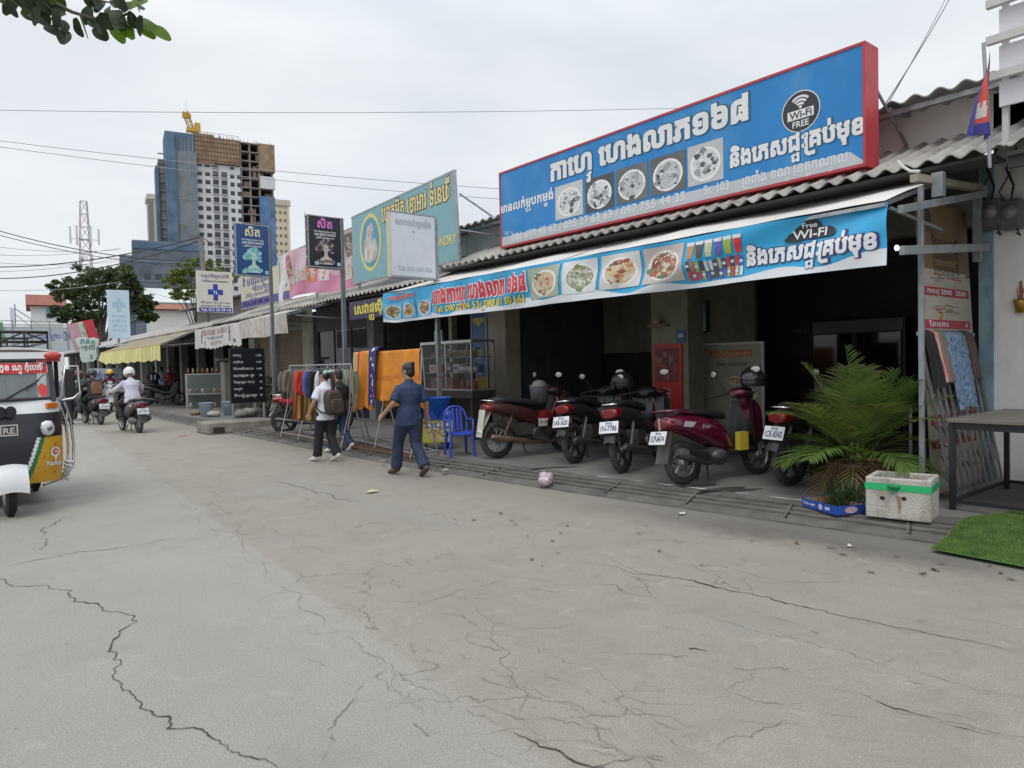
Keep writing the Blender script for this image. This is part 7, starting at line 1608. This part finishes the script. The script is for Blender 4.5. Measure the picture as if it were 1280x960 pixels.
for k in range(12):
    c = [(.5, .5, .45), (.1, .2, .14), (.4, .3, .2), (.2, .1, .08)][k % 4]; m = MB(); m.lathe([(0, 0), (.05, 0), (.06, .15), (.03, .2), (0, .2)], (0, 0, 0), n=9); o = m.build('jar', M(c, .4, 0, .2), None); o.location = dc.location + Matrix.Rotation(-.2, 3, 'Z') @ V((.15 + (k % 6) * .2, .25, .06 if k < 6 else .56)); tag(o, 'small jar in the old glass display case', 'jar', 'jars in the display case')
for k in range(8): m = MB(); m.lathe([(0, 0), (.04, 0), (.045, .12), (.02, .17), (.02, .2), (0, .2)], (0, 0, 0), n=9); o = m.build('bottle', M(((.25, .05, .03), (.3, .2, .1), (.1, .1, .1))[k % 3], .3), None); o.location = dc.location + Matrix.Rotation(-.2, 3, 'Z') @ V((.1 + k * .16, .3, 1.3)); tag(o, 'bottle standing on top of the old glass display case', 'bottle', 'bottles on the display case')
oc = thing('steel_cupboard', 'dull grey steel cupboard between the display case and the menu board', 'cupboard', (7.35, 24.2, .1), -.1); MB().bx(0, .9, 0, .6, .12, 1.7).build('carcass', M((.19, .2, .18), .5, .3, .2, 3, dirt=(.1, .09, .08), da=.7), oc, bev=.02); MB().bx(-.15, 1.1, -.1, .7, 1.72, 1.8).build('top_board', M((.07, .065, .06), .8), oc); MB().bx(.46, .87, -.02, -.002, .15, 1.66).build('door', M((.13, .13, .12), .5, .3, .2), oc)
for k, (px, py) in enumerate(((258, 521), (287, 519))):
    b = thing('pail', ('pale blue plastic pail left of its twin by the old display case', 'pale blue plastic pail beside the leg of the menu board')[k], 'bucket', G(px, py, .1), 0, 'pale blue plastic pails'); MB().lathe([(0, 0), (.15, 0), (.21, .42), (.225, .43), (.2, .42), (.14, .02), (0, .02)], (0, 0, 0), n=20).build('body', M((.38, .5, .6), .45, 0, .1), b); MB().tube([(-.2, 0, .4), (-.14, -.15, .3), (.0, -.2, .27), (.14, -.15, .3), (.2, 0, .4)], .006, 5).build('handle', STEEL, b)
for k, (px, py, r_, lb) in enumerate(((268, 521, .17, 'pale lumpy sack lying between the two pails'), (245, 519, .15, 'brown carton shaped bundle left of the pails'), (302, 522, .2, 'grey rock on the pavement under the menu board'), (313, 521, .24, 'larger grey rock below the menu board'))):
    m = MB(); m.ell((0, 0, r_ * .5), (r_ * 1.2, r_, r_ * .6), 0, 14, 9); m.v = [tuple(V(p) * (1 + .22 * noise.noise(V(p) * 6 + V((k * 4, 0, 0))))) for p in m.v]; o = m.build('rock' if k > 1 else 'sack', M(((.45, .42, .36), (.22, .14, .09), (.2, .19, .17), (.24, .22, .2))[k], .85, 0, .25, 8, .3, 20), None, G(px, py, .1)); tag(o, lb, 'rock' if k > 1 else 'sack')
# shrubs before the shutters
def leafcloud(m, c, r, n, size, rng, mi=0):
    for k in range(n):
        d = V((rng.gauss(0, 1), rng.gauss(0, 1), rng.gauss(0, 1))).normalized() * rng.random() ** .45; p = V(c) + V((d.x * r[0], d.y * r[1], d.z * r[2])); a = V((rng.gauss(0, 1), rng.gauss(0, 1), rng.gauss(0, .6))).normalized(); b = a.cross(V((rng.gauss(0, 1), rng.gauss(0, 1), rng.gauss(0, 1)))).normalized(); s = size * rng.uniform(.6, 1.3)
        m.add([p - a * s, p + b * s * .45, p + a * s, p - b * s * .45], [(0, 1, 2, 3)], mi if isinstance(mi, int) else rng.choice(mi))
for k, (px, py, h) in enumerate(((345, 518, 1.1), (333, 522, .8), (352, 520, .9))):
    p = G(px, py, .1); p = V((7.3 + .2 * k, p.y * .93 if False else (20.4 - k * .9), .1)); s = thing('potted_shrub', ('leafy potted shrub before the brown shutter, nearest the menu board', 'low potted shrub under the right edge of the menu board', 'leafy potted shrub before the shutter, nearest the red motorbike')[k], 'plant', p, 0, 'potted shrubs before the shutter')
    MB().lathe([(0, 0), (.15, 0), (.2, .28), (.21, .3), (.18, .3), (0, .26)], (0, 0, 0), n=16).build('pot', M((.12, .11, .1), .7), s); m = MB(); leafcloud(m, (0, 0, .3 + h * .45), (.38, .38, h * .5), 420, .06, rs); m.build('foliage', leafm((.04, .075, .025), .4, 4), s); m = MB()
    for q in range(5): m.tube([(0, 0, .25), (rs.uniform(-.2, .2), rs.uniform(-.2, .2), .3 + h * .7)], [.015, .006], 5)
    m.build('stem', M((.1, .07, .04), .8), s)
gc = thing('notice_board', 'pale blue and white printed notice board standing by the far shops beside the riders', 'board', PY(134, 492, 38) + V((0, 0, -.55)), 0)
MB().bx(-.65, .65, 0, .06, 0, 1.75).build('panel', M((.40, .46, .55), .5), gc); MB().bx(-.5, -.46, .06, .1, -.5, 0).bx(.46, .5, .06, .1, -.5, 0).build('leg', GALV, gc); text(gc, 'ថ{នាំេពទ{យ', 0, 1.3, .3, M((.1, .14, .3), .5), al='C', w=1.0, bold=.02); text(gc, 'លក់ដុំ', .1, .9, .18, M((.15, .2, .35), .5), al='C'); MB().rect(-.1, .45, .35, .65, -.004).build('blue_block', M((.03, .05, .25), .5), gc)
# ================================================================ BACKGROUND: towers, houses, trees, wires
def plane_frame(px, D, az):
    o = PD(px, 470, D); o.z = 0; rz = -rad(az); nrm = V((-sin(rz), cos(rz), 0)); xd = V((cos(rz), sin(rz), 0))
    def L(x, y, off=0):
        d = ray(x, y); t = ((o + nrm * off - EYE).dot(nrm)) / d.dot(nrm); p = EYE + d * t - o; return p.dot(xd), p.z
    return o, rz, L
o, rz, L = plane_frame(250, 230, 10)
tw = thing('tower_block', 'unfinished high-rise with white window grid, blue netting and brown scaffold screens at the top', 'building', o, rz)
NETB = M((.075, .13, .2), .9, 0, .3, .25, dirt=(.12, .2, .3), da=.7, ds=.2); NETG = M((.15, .19, .23), .9, 0, .35, .3, dirt=(.25, .22, .17), da=.7, ds=.15); BRN_ = M((.27, .19, .125), .9, 0, .3, .4, dirt=(.17, .1, .07), da=.7, ds=.3)
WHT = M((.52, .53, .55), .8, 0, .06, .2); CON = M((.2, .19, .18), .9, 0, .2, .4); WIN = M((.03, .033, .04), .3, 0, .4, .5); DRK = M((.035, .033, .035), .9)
def X(px, y=330): return L(px, y)[0]
def Z(px, py): return L(px, py)[1]
xa, xb, xc, xd = X(249), X(304), X(327), X(345)
zt = Z(275, 172); zw = Z(275, 207)
m = MB(); m.bx(xa, xb, 0, 14, 0, zw); m.build('white_facade', WHT, tw)
m = MB(); 
m.bx(xa - .2, X(272), -.8, 14, zw, Z(262, 169)).bx(X(272), xb, -.8, 14, zw + .5, Z(285, 175)); m.build('brown_screen', BRN_, tw, label='brown scaffold screens round the top storeys')
m = MB(); m.bx(xc + .2, xd + .6, -.6, 14, Z(335, 215), Z(335, 181)); m.build('brown_screen', BRN_, tw, label='smaller reddish brown screen at the right corner')
m = MB(); z1_ = Z(262, 169)
for k in range(15): x = xa - .2 + (xb - xa) * k / 14; m.bx(x, x + .1, -.95, -.83, zw, z1_ + .6 if x < X(272) else Z(285, 175) + .5)
for k in range(7): z = zw + 1.2 + k * 1.45; m.bx(xa - .2, xb, -.95, -.83, z, z + .09)
m.build('scaffold', M((.14, .1, .07), .8), tw)
# concrete frame part
m = MB(); nfl = 26; fh = 2.95; ztc = Z(315, 180)
k = 0
while k * fh < ztc: m.bx(xb, xd, -.05, 14, k * fh, k * fh + .35); k += 1
for x in (xb + .1, (xb + xc) / 2, xc, xd - .5): m.bx(x, x + .5, .1, 13, 0, ztc)
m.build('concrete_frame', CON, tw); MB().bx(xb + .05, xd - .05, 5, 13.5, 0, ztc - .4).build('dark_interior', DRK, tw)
rb_ = random.Random(4); m = MB()
for k in range(60):
    f_ = rb_.randrange(2, 25); x = rb_.uniform(xb, xd - 2); w = rb_.uniform(.6, 2.2); m.bx(x, x + w, .3, .5, f_ * fh + .35, f_ * fh + rb_.uniform(1.0, 2.8))
m.build('infill_wall', M((.16, .1, .085), .9, 0, .3, .5), tw)
m = MB(); m.bx(xc, xd + .3, -.4, -.1, 0, Z(335, 246)).build('blue_netting', M((.07, .16, .34), .9, 0, .4, .3, dirt=(.2, .2, .2), da=.8, ds=.2), tw, label='blue net on the right part')
m = MB(); x0 = X(328); m.bx(x0, xd + .4, -1.2, 0, Z(335, 237), Z(335, 222)).build('balcony_block', WHT, tw)
# netted left bays
m = MB(); m.bx(X(223), xa, -2, 12, 0, Z(240, 192)).build('grey_netting', NETG, tw, label='grey netted bay')
m = MB(); m.bx(X(211), X(223.5), -3, 8, 0, Z(217, 168)).bx(X(223.5), xa - .3, -1.4, 8, Z(240, 192), Z(240, 169)).build('blue_netting', NETB, tw, label='blue netted corner bay')
m = MB(); m.bx(X(199), X(203), 2, 10, 0, Z(200, 205)).build('blue_netting', NETB, tw, label='thin blue net at the left end'); MB().bx(X(203), X(211), 3, 10, 0, Z(207, 196)).build('side_wall', M((.2, .18, .16), .9, 0, .4, .3), tw)
m = MB()
for k in range(25): m.bx(X(203) - .1, X(211), 2.7, 3, k * fh, k * fh + .35)
for k in range(7): z = 8 + k * 8; m.bx(X(223) - .05, xa + .05, -2.06, -2.0, z, z + .3)
for k in range(8): x = X(223) + (xa - X(223)) * k / 7; m.bx(x, x + .12, -2.1, -2.01, 0, Z(240, 194))
m.build('floor_edge', M((.25, .24, .23), .9), tw)
m = MB()
for k in range(5): x = X(225) + (xa - X(225) - 1) * k / 4; m.bx(x, x + .35, -1.5, -1.2, Z(240, 196), Z(240, 176))
m.build('column', CON, tw)
# windows: each its own part, shared meshes
cols = [(252, 258), (262, 268), (271.5, 278.5), (282, 289), (293, 298), (301.5, 306.8)]
meshes = []
for c, (p0, p1) in enumerate(cols):
    w = (X(p1, 280) - X(p0, 280)); mm = MB(); mm.bx(0, w, -.06, .05, 0, 1.35 if c not in (2, 3) else 1.75)
    if c in (2, 3): mm.bx(-.1, w + .1, -.5, -.06, -.3, .05, 1).bx(-.06, -.0, -.5, -.07, .05, .9, 1)
    meshes.append(mm.mesh('window', [WIN, M((.33, .33, .34), .8)]))
nw = 0
for f_ in range(17):
    z = Z(275, (210.5, 221.5)[f_] if f_ < 2 else 231.8 + (f_ - 2) * 10.9)
    if z < 2: break
    for c, (p0, p1) in enumerate(cols):
        if nw >= 96: break
        if f_ == 0 and c in (3, 5): continue
        ob = bpy.data.objects.new('window', meshes[c]); COL.objects.link(ob); ob.parent = tw; ob.location = (X(p0, 280) - .8, 0, z); nw += 1
m = MB()
for k in range(40): x = xa + (xd - xa) * rb_.random(); zz = Z(285, 175) if x < xb else ztc; m.tube([(x, 0, zz - .5), (x, 0, zz + rb_.uniform(.4, 1.4))], .06, 4)
m.build('rebar', RUST, tw)
# crane
p = PD(240, 168, 236); cr = thing('tower_crane', 'yellow crane head standing on top of the unfinished tower', 'crane', p, 0)
CRY = M((.5, .3, .04), .6, 0, .15, .5); m = MB()
def lattice(m, a, b, w, n, mi=0, r=.12):
    a, b = V(a), V(b); x, y = axes(b - a); cs_ = [x * w + y * w, x * w - y * w, x * -w - y * w, x * -w + y * w]
    for c in cs_: m.tube([a + c, b + c], r, 4, mi)
    for k in range(n):
        p, q = a.lerp(b, k / n), a.lerp(b, (k + 1) / n)
        for j in range(4): m.tube([p + cs_[j], q + cs_[(j + 1) % 4]], r * .6, 4, mi)
lattice(m, (0, 0, -3), (-.6, 0, 2.2), .9, 4); lattice(m, (-.2, 0, 2), (-2.0, 0, 7.2), .7, 4, 0, .16); m.bx(-1.6, 2.2, -1, 1, .8, 2.0).bx(1.0, 2.6, -.7, .7, 1.4, 4.0); m.bx(-2.8, -.2, -.5, .5, 5.0, 6.6); m.build('mast', CRY, cr); MB().tube([(-1.6, 0, 7), (-1.5, 0, 11)], .06, 4).build('jib_tip', STEEL, cr)
# podium and neighbouring towers
o2, rz2, L2 = plane_frame(205, 190, 10); pdm = thing('netted_podium', 'low block wrapped in grey blue netting at the foot of the tower', 'building', o2, rz2)
xs0, xs1 = L2(150, 340)[0], L2(252, 340)[0]; m = MB(); m.bx(L2(166, 320)[0], xs1, 0, 12, 0, L2(205, 305)[1]).bx(xs0, L2(166, 320)[0] - .05, 1, 12, 0, L2(158, 318)[1]); m.build('netting', M((.10, .125, .16), .9, 0, .4, .3, dirt=(.15, .15, .15), da=.8, ds=.15), pdm)
m = MB()
for k in range(9):
    for j in range(4): x = xs0 + 3 + k * 2.6; z = 9 + j * 5.5; m.bx(x, x + 1.5, -.06, .0, z, z + 2) if x < xs1 - 2 and x > L2(167, 320)[0] else None
m.build('opening', M((.05, .06, .075), .9), pdm); m = MB()
for j in range(7): m.bx(L2(166, 320)[0] - .1, xs1, -.12, -.0, 4.5 + j * 5.2, 5 + j * 5.2)
m.build('floor_edge', M((.13, .17, .22), .9), pdm); MB().bx(L2(166, 320)[0] - .2, xs1, -.2, .2, L2(205, 312)[1], L2(205, 305)[1] + .2).build('blue_edge', NETB, pdm)
for (a, b, t, D, lb, nm) in ((187, 201.5, 243, 330, 'pale beige tower half hidden behind the left side of the netted tower', 0), (341, 363, 250, 300, 'cream apartment tower with small square windows right of the unfinished tower', 1)):
    o3, rz3, L3 = plane_frame((a + b) / 2, D, 8); t3 = thing('apartment_tower', lb, 'building', o3, rz3); x0, x1 = L3(a, 300)[0], L3(b, 300)[0]; zt = L3((a + b) / 2, t)[1]; CR = M((.56, .5, .38), .8, 0, .05, .1)
    MB().bx(x0, x1, 0, 12, 0, zt - 2.5).build('wall', CR, t3); MB().bx(x0 - .5, x1 + .4, -.6, 12.5, zt - 2.4, zt).build('cornice', M((.45, .42, .36), .8), t3)
    if nm:
        wm = MB().bx(0, 1.0, -.05, .1, 0, 1.3).mesh('window', M((.18, .15, .1), .4))
        for c in range(3):
            for f_ in range(9):
                ob = bpy.data.objects.new('window', wm); COL.objects.link(ob); ob.parent = t3; ob.location = (x0 + 1.0 + c * (x1 - x0 - 1.5) / 3, 0, zt - 6 - f_ * 3.25)
        for c in range(2): MB().bx(x0 + .05 + c * (x1 - x0 - 1), x0 + .9 + c * (x1 - x0 - 1), -.5, -.02, 0, zt - 2.6).build('pier', M((.6, .57, .45), .8), t3) if c == 1 else None
    else: MB().bx(x0 - .3, x0 + 2.0, -.6, -.02, 0, zt - 3).build('dark_pier', M((.16, .16, .17), .7), t3)
# telecom mast
p = PD(107, 322, 150); tm = thing('telecom_mast', 'red and white lattice telecom mast with antennas above the dark tree', 'mast', (p.x, p.y, 0)); zt = PD(107, 252, 150).z; zb = 8
m = MB(); n = 14
for k in range(n):
    z0, z1 = zt * k / n, zt * (k + 1) / n; w0, w1 = 1.9 - 1.3 * k / n, 1.9 - 1.3 * (k + 1) / n
    for j in range(4):
        a, b = ((1, 1), (1, -1), (-1, -1), (-1, 1))[j], ((1, -1), (-1, -1), (-1, 1), (1, 1))[j]; mi = 0 if k % 2 else 1
        m.tube([(a[0] * w0, a[1] * w0, z0), (a[0] * w1, a[1] * w1, z1)], .08, 4, mi); m.tube([(a[0] * w0, a[1] * w0, z0), (b[0] * w1, b[1] * w1, z1)], .06, 4, mi); m.tube([(a[0] * w1, a[1] * w1, z1), (b[0] * w1, b[1] * w1, z1)], .06, 4, mi)
m.build('lattice', [M((.45, .42, .43), .6), M((.42, .36, .36), .6)], tm); m = MB()
for a in range(6): x, y = 2.6 * cos(a), 2.6 * sin(a); m.bx(x - .18, x + .18, y - .1, y + .1, zt - 9, zt - 5.5); m.tube([(0, 0, zt - 8), (x, y, zt - 8)], .07, 4)
for a in range(3): m.lathe([(0, 0), (.5, .1), (.5, .2), (0, .25)], (1.2 * cos(a * 2), 1.2 * sin(a * 2), zt - 12), (cos(a * 2), sin(a * 2), 0), 12)
m.build('antenna', M((.55, .55, .56), .5), tm)
# ---- trees
def tree(label, base, h, tr, crown, n, size, mats, seed, limbs=9, cat='tree', gaps=.0):
    r = thing('tree', label, cat, base, 0); rg = random.Random(seed); t = MB(); tips = []
    t.tube([(0, 0, -.1), (.1 * tr, .05, h * .2), (-.2 * tr, .1, h * .45), (0, 0, h * .62)], [tr, tr * .8, tr * .6, tr * .35], 10)
    for k in range(limbs):
        c = crown[k % len(crown)]; z0 = h * rg.uniform(.28, .55); tgt = V(c[0]) + V((rg.gauss(0, c[1][0] * .4), rg.gauss(0, c[1][1] * .4), rg.gauss(0, c[1][2] * .3))); mid = V((tgt.x * .4, tgt.y * .4, (z0 + tgt.z) / 2 + .3)); t.tube([(0, 0, z0), mid, tgt], [tr * .45, tr * .25, tr * .08], 6); tips.append(tgt)
        for q in range(3): e = tgt + V((rg.gauss(0, c[1][0] * .4), rg.gauss(0, c[1][1] * .4), rg.gauss(0, c[1][2] * .4))); t.tube([mid.lerp(tgt, .5), e], [tr * .12, tr * .03], 5); tips.append(e)
    t.build('trunk', M((.09, .075, .06), .9, 0, .3, 4), r); m = MB()
    cl = []
    for c, rr_ in crown:
        for k in range(26):
            d = V((rg.gauss(0, 1), rg.gauss(0, 1), rg.gauss(0, 1))).normalized() * rg.random() ** .4; cl.append((V(c) + V((d.x * rr_[0], d.y * rr_[1], d.z * rr_[2])), min(rr_) * rg.uniform(.2, .38)))
    for c, s in cl: leafcloud(m, c, (s * 1.25, s * 1.25, s * .8), n // len(cl), size, rg, list(range(len(mats))) if rg.random() < .8 else 0)
    m.build('crown', mats, r); return r
p = PD(128, 470, 62); b0 = V((p.x, p.y, 0)); s = 62 / 885.0
def off(px, py, dy=0): q = PD(px, py, 62); return (q.x - b0.x, q.y - b0.y + dy, q.z)
DG = [leafm((.055, .085, .026), .4, .6, .3), leafm((.085, .12, .034), .4, .6, .3), leafm((.036, .06, .02), .4, .6, .25)]
tree('large dark green street tree beyond the far shops with gaps of sky in its crown', b0, 9.5, .32, [(off(120, 352), (2.6, 2.2, 1.6)), (off(90, 362, 1), (1.6, 2, 1.2)), (off(150, 350, -1), (2.0, 2, 1.5)), (off(128, 380), (2.6, 2, 1.3)), (off(80, 392, -1), (1.2, 1.2, .8)), (off(175, 378, .5), (1.3, 1.6, 1.0)), (off(108, 400, 0), (1.4, 1.2, .7)), (off(185, 395), (.8, 1, .5))], 14000, .2, DG, 5, 14)
p = PD(250, 470, 75); b0 = V((p.x, p.y, 0))
def off(px, py, dy=0): q = PD(px, py, 75); return (q.x - b0.x, q.y - b0.y + dy, q.z)
YG = [leafm((.13, .19, .03), .3, .6, .35), leafm((.2, .27, .04), .3, .6, .35), leafm((.09, .13, .025), .3, .6, .3)]
tree('light yellow green tree with thin branches behind the clinic sign', b0, 9, .2, [(off(245, 335), (3.0, 2, 1.0)), (off(225, 348), (1.6, 2, 1)), (off(275, 340), (2.0, 2, 1.2)), (off(240, 365), (3.0, 2, .9)), (off(268, 372), (1.6, 1.6, .8))], 9000, .16, YG, 8, 20)
# ---- houses far left, tin roof
def house(label, px0, px1, pt, pb, D, roofc, wallc, win, az=0, ridge=.35):
    o_, rz_, L_ = plane_frame((px0 + px1) / 2, D, az); h = thing('house', label, 'building', o_, rz_); x0, x1 = L_(px0, pb)[0], L_(px1, pb)[0]; zb_ = L_((px0 + px1) / 2, pb)[1]; zt_ = L_((px0 + px1) / 2, pt)[1]; d = 8
    MB().bx(x0, x1, 0, d, 0, zb_).build('wall', wallc, h); m = MB(); T = Matrix.Rotation(pi / 2, 4, 'Z')
    m.add([(x0 - .5, -.6, zb_ - .1), (x1 + .5, -.6, zb_ - .1), (x1 + .5, d * .5, zt_), (x0 - .5, d * .5, zt_), (x0 - .5, d + .6, zb_ - .1), (x1 + .5, d + .6, zb_ - .1)], [(0, 1, 2, 3), (3, 2, 5, 4)]); m.add([(x0 - .5, -.6, zb_ - .25), (x1 + .5, -.6, zb_ - .25), (x1 + .5, d * .5, zt_ - .15), (x0 - .5, d * .5, zt_ - .15), (x0 - .5, d + .6, zb_ - .25), (x1 + .5, d + .6, zb_ - .25)], [(3, 2, 1, 0), (4, 5, 2, 3)])
    m.build('roof', roofc, h); MB().prism([(0, 0), (1, 0), (.5, 1)], 0, .1, 0, Matrix.Translation((x0, 0, zb_)) @ Matrix.Rotation(pi / 2, 4, 'Z') @ Matrix.Diagonal((d, 1, zt_ - zb_ - .2, 1))).build('gable', wallc, h)
    for a, b, t, q in win:
        xa_, xb__ = L_(a, (t + q) / 2)[0], L_(b, (t + q) / 2)[0]; za_, zb__ = L_((a + b) / 2, q)[1], L_((a + b) / 2, t)[1]; w = MB().bx(xa_ - .1, xb__ + .1, -.08, -.01, za_ - .1, zb__ + .1).build('window', M((.5, .52, .54), .5), h); MB().bx(xa_, (xa_ + xb__) / 2 - .04, -.12, -.085, za_, zb__).bx((xa_ + xb__) / 2 + .04, xb__, -.12, -.085, za_, zb__).build('pane', M((.02, .32, .42), .3), w)
    return h
RT_ = M((.24, .08, .055), .8, 0, .2, 1.5, dirt=(.2, .09, .06), da=.6, ds=1)
house('white house with red tiled roof and turquoise window left of the dark tree', 38, 78, 365, 381, 90, RT_, M((.6, .6, .6), .7), [(58, 74, 386, 397)], 5)
house('low house with orange tiled roof behind the grey shop roof', 193, 235, 377, 386, 95, M((.26, .1, .06), .8, 0, .25, 1.5), M((.55, .55, .53), .7), [], 5)
house('pale tin-roofed shed between the trees', 187, 262, 358, 378, 110, M((.5, .55, .54), .5, 0, .08, .5), M((.5, .52, .5), .7), [], 8)
o4, rz4, L4 = plane_frame(15, 75, 0); gsn = thing('gate_sign', 'tall white and purple shop sign frame by the white house', 'sign', o4, rz4)
xa, xb = L4(13, 400)[0], L4(20, 400)[0]; zt, zb = L4(16, 380)[1], L4(16, 406)[1]; MB().bx(xa, xa + .35, 0, .3, zb, zt - .4).build('panel', M((.6, .6, .63), .5), gsn); MB().bx(xa + .4, xb, .0, .3, zb, zt).build('purple_edge', M((.15, .14, .5), .5), gsn); MB().bx(xa + .1, xa + .25, .1, .25, 0, zb).bx(xb - .2, xb - .05, .1, .25, 0, zb).build('post', GALV, gsn); MB().tube([(xb, .1, zt - .5), (xb + 2.2, .1, zb)], .08, 5).tube([(xb, .1, zt - 1.1), (xb + 1.4, .1, zb - .3)], .06, 5).build('brace', M((.5, .5, .5), .5), gsn)
wl = thing('roadside_fence', 'pale blue printed fence panels with rails at the street end', 'fence', PD(14, 425, 68) * 1, 0); wl.location.z = 0; z0 = PD(20, 424, 68).z; z1 = PD(20, 408, 68).z
MB().bx(-1.5, 8, 0, .1, z0 - 1.8, z1).build('panel', M((.45, .5, .53), .6, 0, .1, .8), wl); m = MB()
for k in range(7): m.bx(-1.4 + k * 1.5, -1.3 + k * 1.5, -.06, -.0, 0, z1 + .6)
m.bx(-1.5, 8, -.1, -.06, z1 + .1, z1 + .2).bx(-1.5, 8, -.1, -.06, z1 + .5, z1 + .58); m.build('rail', GALV, wl); MB().bx(-1.3, -.6, -.14, -.11, z0 - .4, z1 + .4).build('green_panel', M((.1, .28, .12), .6), wl)
text(wl, 'លក់ដូរ េ|គឿងសំណង់', 1.2, z0 + .1, .7, M((.12, .15, .4), .6), bold=.02, y=-.02)
# ---- wires
WM = M((.03, .03, .03), .6); WG = M((.3, .3, .31), .6)
def wire(label, a, b, sag, r, mat=WM):
    a, b = V(a), V(b); m = MB(); m.tube([(a.lerp(b, t / 24) - V((0, 0, sag * 4 * (t / 24) * (1 - t / 24)))) for t in range(25)], r, 5); tag(m.build('overhead_wire', mat, None), label, 'wire', 'overhead wires')
wire('high thin wire crossing the sky from the left edge to the blue billboard', PD(-40, 137, 40), PD(900, 134, 46), .25, .018, WG)
wire('upper of the two parallel wires passing in front of the unfinished tower', PD(-40, 171, 40), PD(690, 240, 44), .3, .018, WG)
wire('lower of the two parallel wires passing in front of the unfinished tower', PD(-40, 178, 40), PD(690, 253, 44), .35, .018, WG)
pt = PY(251, 296, 25.7)
for k, (py, D, lb, t, rr) in enumerate(((333, 30, 'thick dark cable rising from the left edge to the clinic sign pole', 0, .022), (347, 30, 'second dark cable rising from the left edge to the clinic sign pole', 1, .02))): wire(lb, PD(-40, py, D), pt + V((0, 0, -.12 * t)), .35 + .1 * t, rr)
wire('dark cable sagging from the left edge toward the roof line', PD(-40, 277, 26), PD(300, 326, 30), .5, .018); wire('second cable sagging from the left edge above the tree', PD(-40, 283, 26), PD(330, 334, 30), .5, .014)
for k, (y0, y1) in enumerate(((304, 312), (317, 310), (325, 326), (340, 322), (362, 352))): wire(('thin grey wire at the left edge, highest of the five over the house', 'thin grey wire at the left edge, second of the five over the house', 'thin grey wire at the left edge, middle of the five over the house', 'thin grey wire at the left edge, fourth of the five over the house', 'thin grey wire at the left edge, lowest of the five over the house')[k], PD(-40, y0, 40), PD(150, y1, 55), .3, .016, WG)
wire('dark cable from the clinic sign pole to the blue salon sign', pt, PY(332, 318, 16.6), .15, .018); wire('thin stay wire behind the blue billboard at the right', PD(1197, -20, 16), PX(1108, 128, 9.0), .05, .008); wire('second thin stay wire behind the blue billboard at the right', PD(1191, -20, 16), PX(1104, 140, 9.0), .05, .006)
m = MB(); q = [PX(x, y, 7.55) + V((0, 0, .0)) for x, y in ((365, 378), (350, 383), (344, 391), (348, 397), (358, 396), (352, 402), (343, 408))]; m.tube(q, .03, 8); tag(m.build('hose', M((.5, .5, .48), .5), None), 'white hose looped over the roof edge between the salon signs', 'hose')
m = MB(); m.tube([PX(x, y, 7.5) for x, y in ((1122, 201), (1128, 208), (1138, 214), (1150, 214))], .014, 6); tag(m.build('pipe_loop', M((.6, .6, .58), .5), None), 'short white cable lying on the cafe roof tiles', 'cable')
# ---- overhanging branch at the top left, from a tree on the near left side of the street
r = thing('overhanging_branch', 'leafy branch with broad dark and bright green leaves hanging into the top left corner', 'tree', (0, 0, 0))
rg = random.Random(21); D_ = 5.0
bp_ = [PD(-260, -120, 4.6), PD(-60, -40, 4.8), PD(40, -10, 5), PD(90, 15, 5.05), PD(140, 30, 5.1), PD(185, 38, 5.1)]
m = MB(); m.tube(bp_, [.05, .035, .02, .012, .008, .004], 7); twigs = [(60, -10, 70, 40), (100, 18, 110, 48), (130, 24, 150, 50), (20, -20, 10, 10), (120, 0, 155, 6), (150, 32, 170, 28)]
for a, b, c, d in twigs: m.tube([PD(a, b, 5.05), PD(c, d, 5.0 + rg.uniform(-.15, .15))], [.008, .003], 5)
g = PD(-260, -120, 4.6); m.tube([(g.x - 1.2, g.y - .4, -.05), (g.x - 1.1, g.y - .4, 2), (g.x - .6, g.y - .2, 3.6), tuple(g)], [.16, .13, .1, .05], 10); m.build('branch', M((.1, .08, .06), .85, 0, .3, 8), r)
def bleaf(m, base, d, nrm, L, W, mi):
    d = V(d).normalized(); s = d.cross(V(nrm)).normalized(); n_ = s.cross(d); vs = []; K = 7
    for i in range(K + 1):
        t = i / K; w = W * (sin(pi * min(.97, .12 + t * .82)) ** .7) * (1.1 - .1 * t) * .5; c = base + d * L * t + n_ * (-.25 * L * t * t)
        vs += [c + s * w + n_ * .12 * w, c, c - s * w + n_ * .12 * w]
    fs = []
    for i in range(K): fs += [(3 * i, 3 * i + 1, 3 * i + 4, 3 * i + 3), (3 * i + 1, 3 * i + 2, 3 * i + 5, 3 * i + 4)]
    m.add(vs, fs, mi, True)
m = MB()
pts = [(rg.uniform(28, 150), 0) for _ in range(95)]
for k in range(95):
    px = rg.uniform(-20, 185); lim = 42 - abs(px - 85) * .18 if px > 25 else 8; py = rg.uniform(-40, lim); b = PD(px, py, 5.05 + rg.uniform(-.25, .25)); a = rg.uniform(0, 6.28)
    dv = RT * rg.gauss(.25, .5) + UP * rg.uniform(-1, -.15) + FW * rg.gauss(0, .4); bleaf(m, b, dv, FW * -1 + V((rg.gauss(0, .6), rg.gauss(0, .6), rg.gauss(.6, .6))), rg.uniform(.09, .15), rg.uniform(.06, .1), 0 if rg.random() < .75 else 1)
for px, py, a in ((165, 28, .1), (172, 30, -.6), (178, 30, -.35), (150, 26, -.9), (190, 34, -.5), (160, 10, .6), (140, 30, -1)):
    bleaf(m, PD(px, py, 5.0), RT * cos(a) + UP * sin(a), -FW + V((0, 0, .5)), .14, .085, 2)
m.build('foliage', [leafm((.022, .04, .012), .3, 6, .25), leafm((.05, .085, .015), .3, 6, .35), leafm((.12, .22, .015), .2, 6, .5)], r)
bpy.data.scenes.remove(TS)
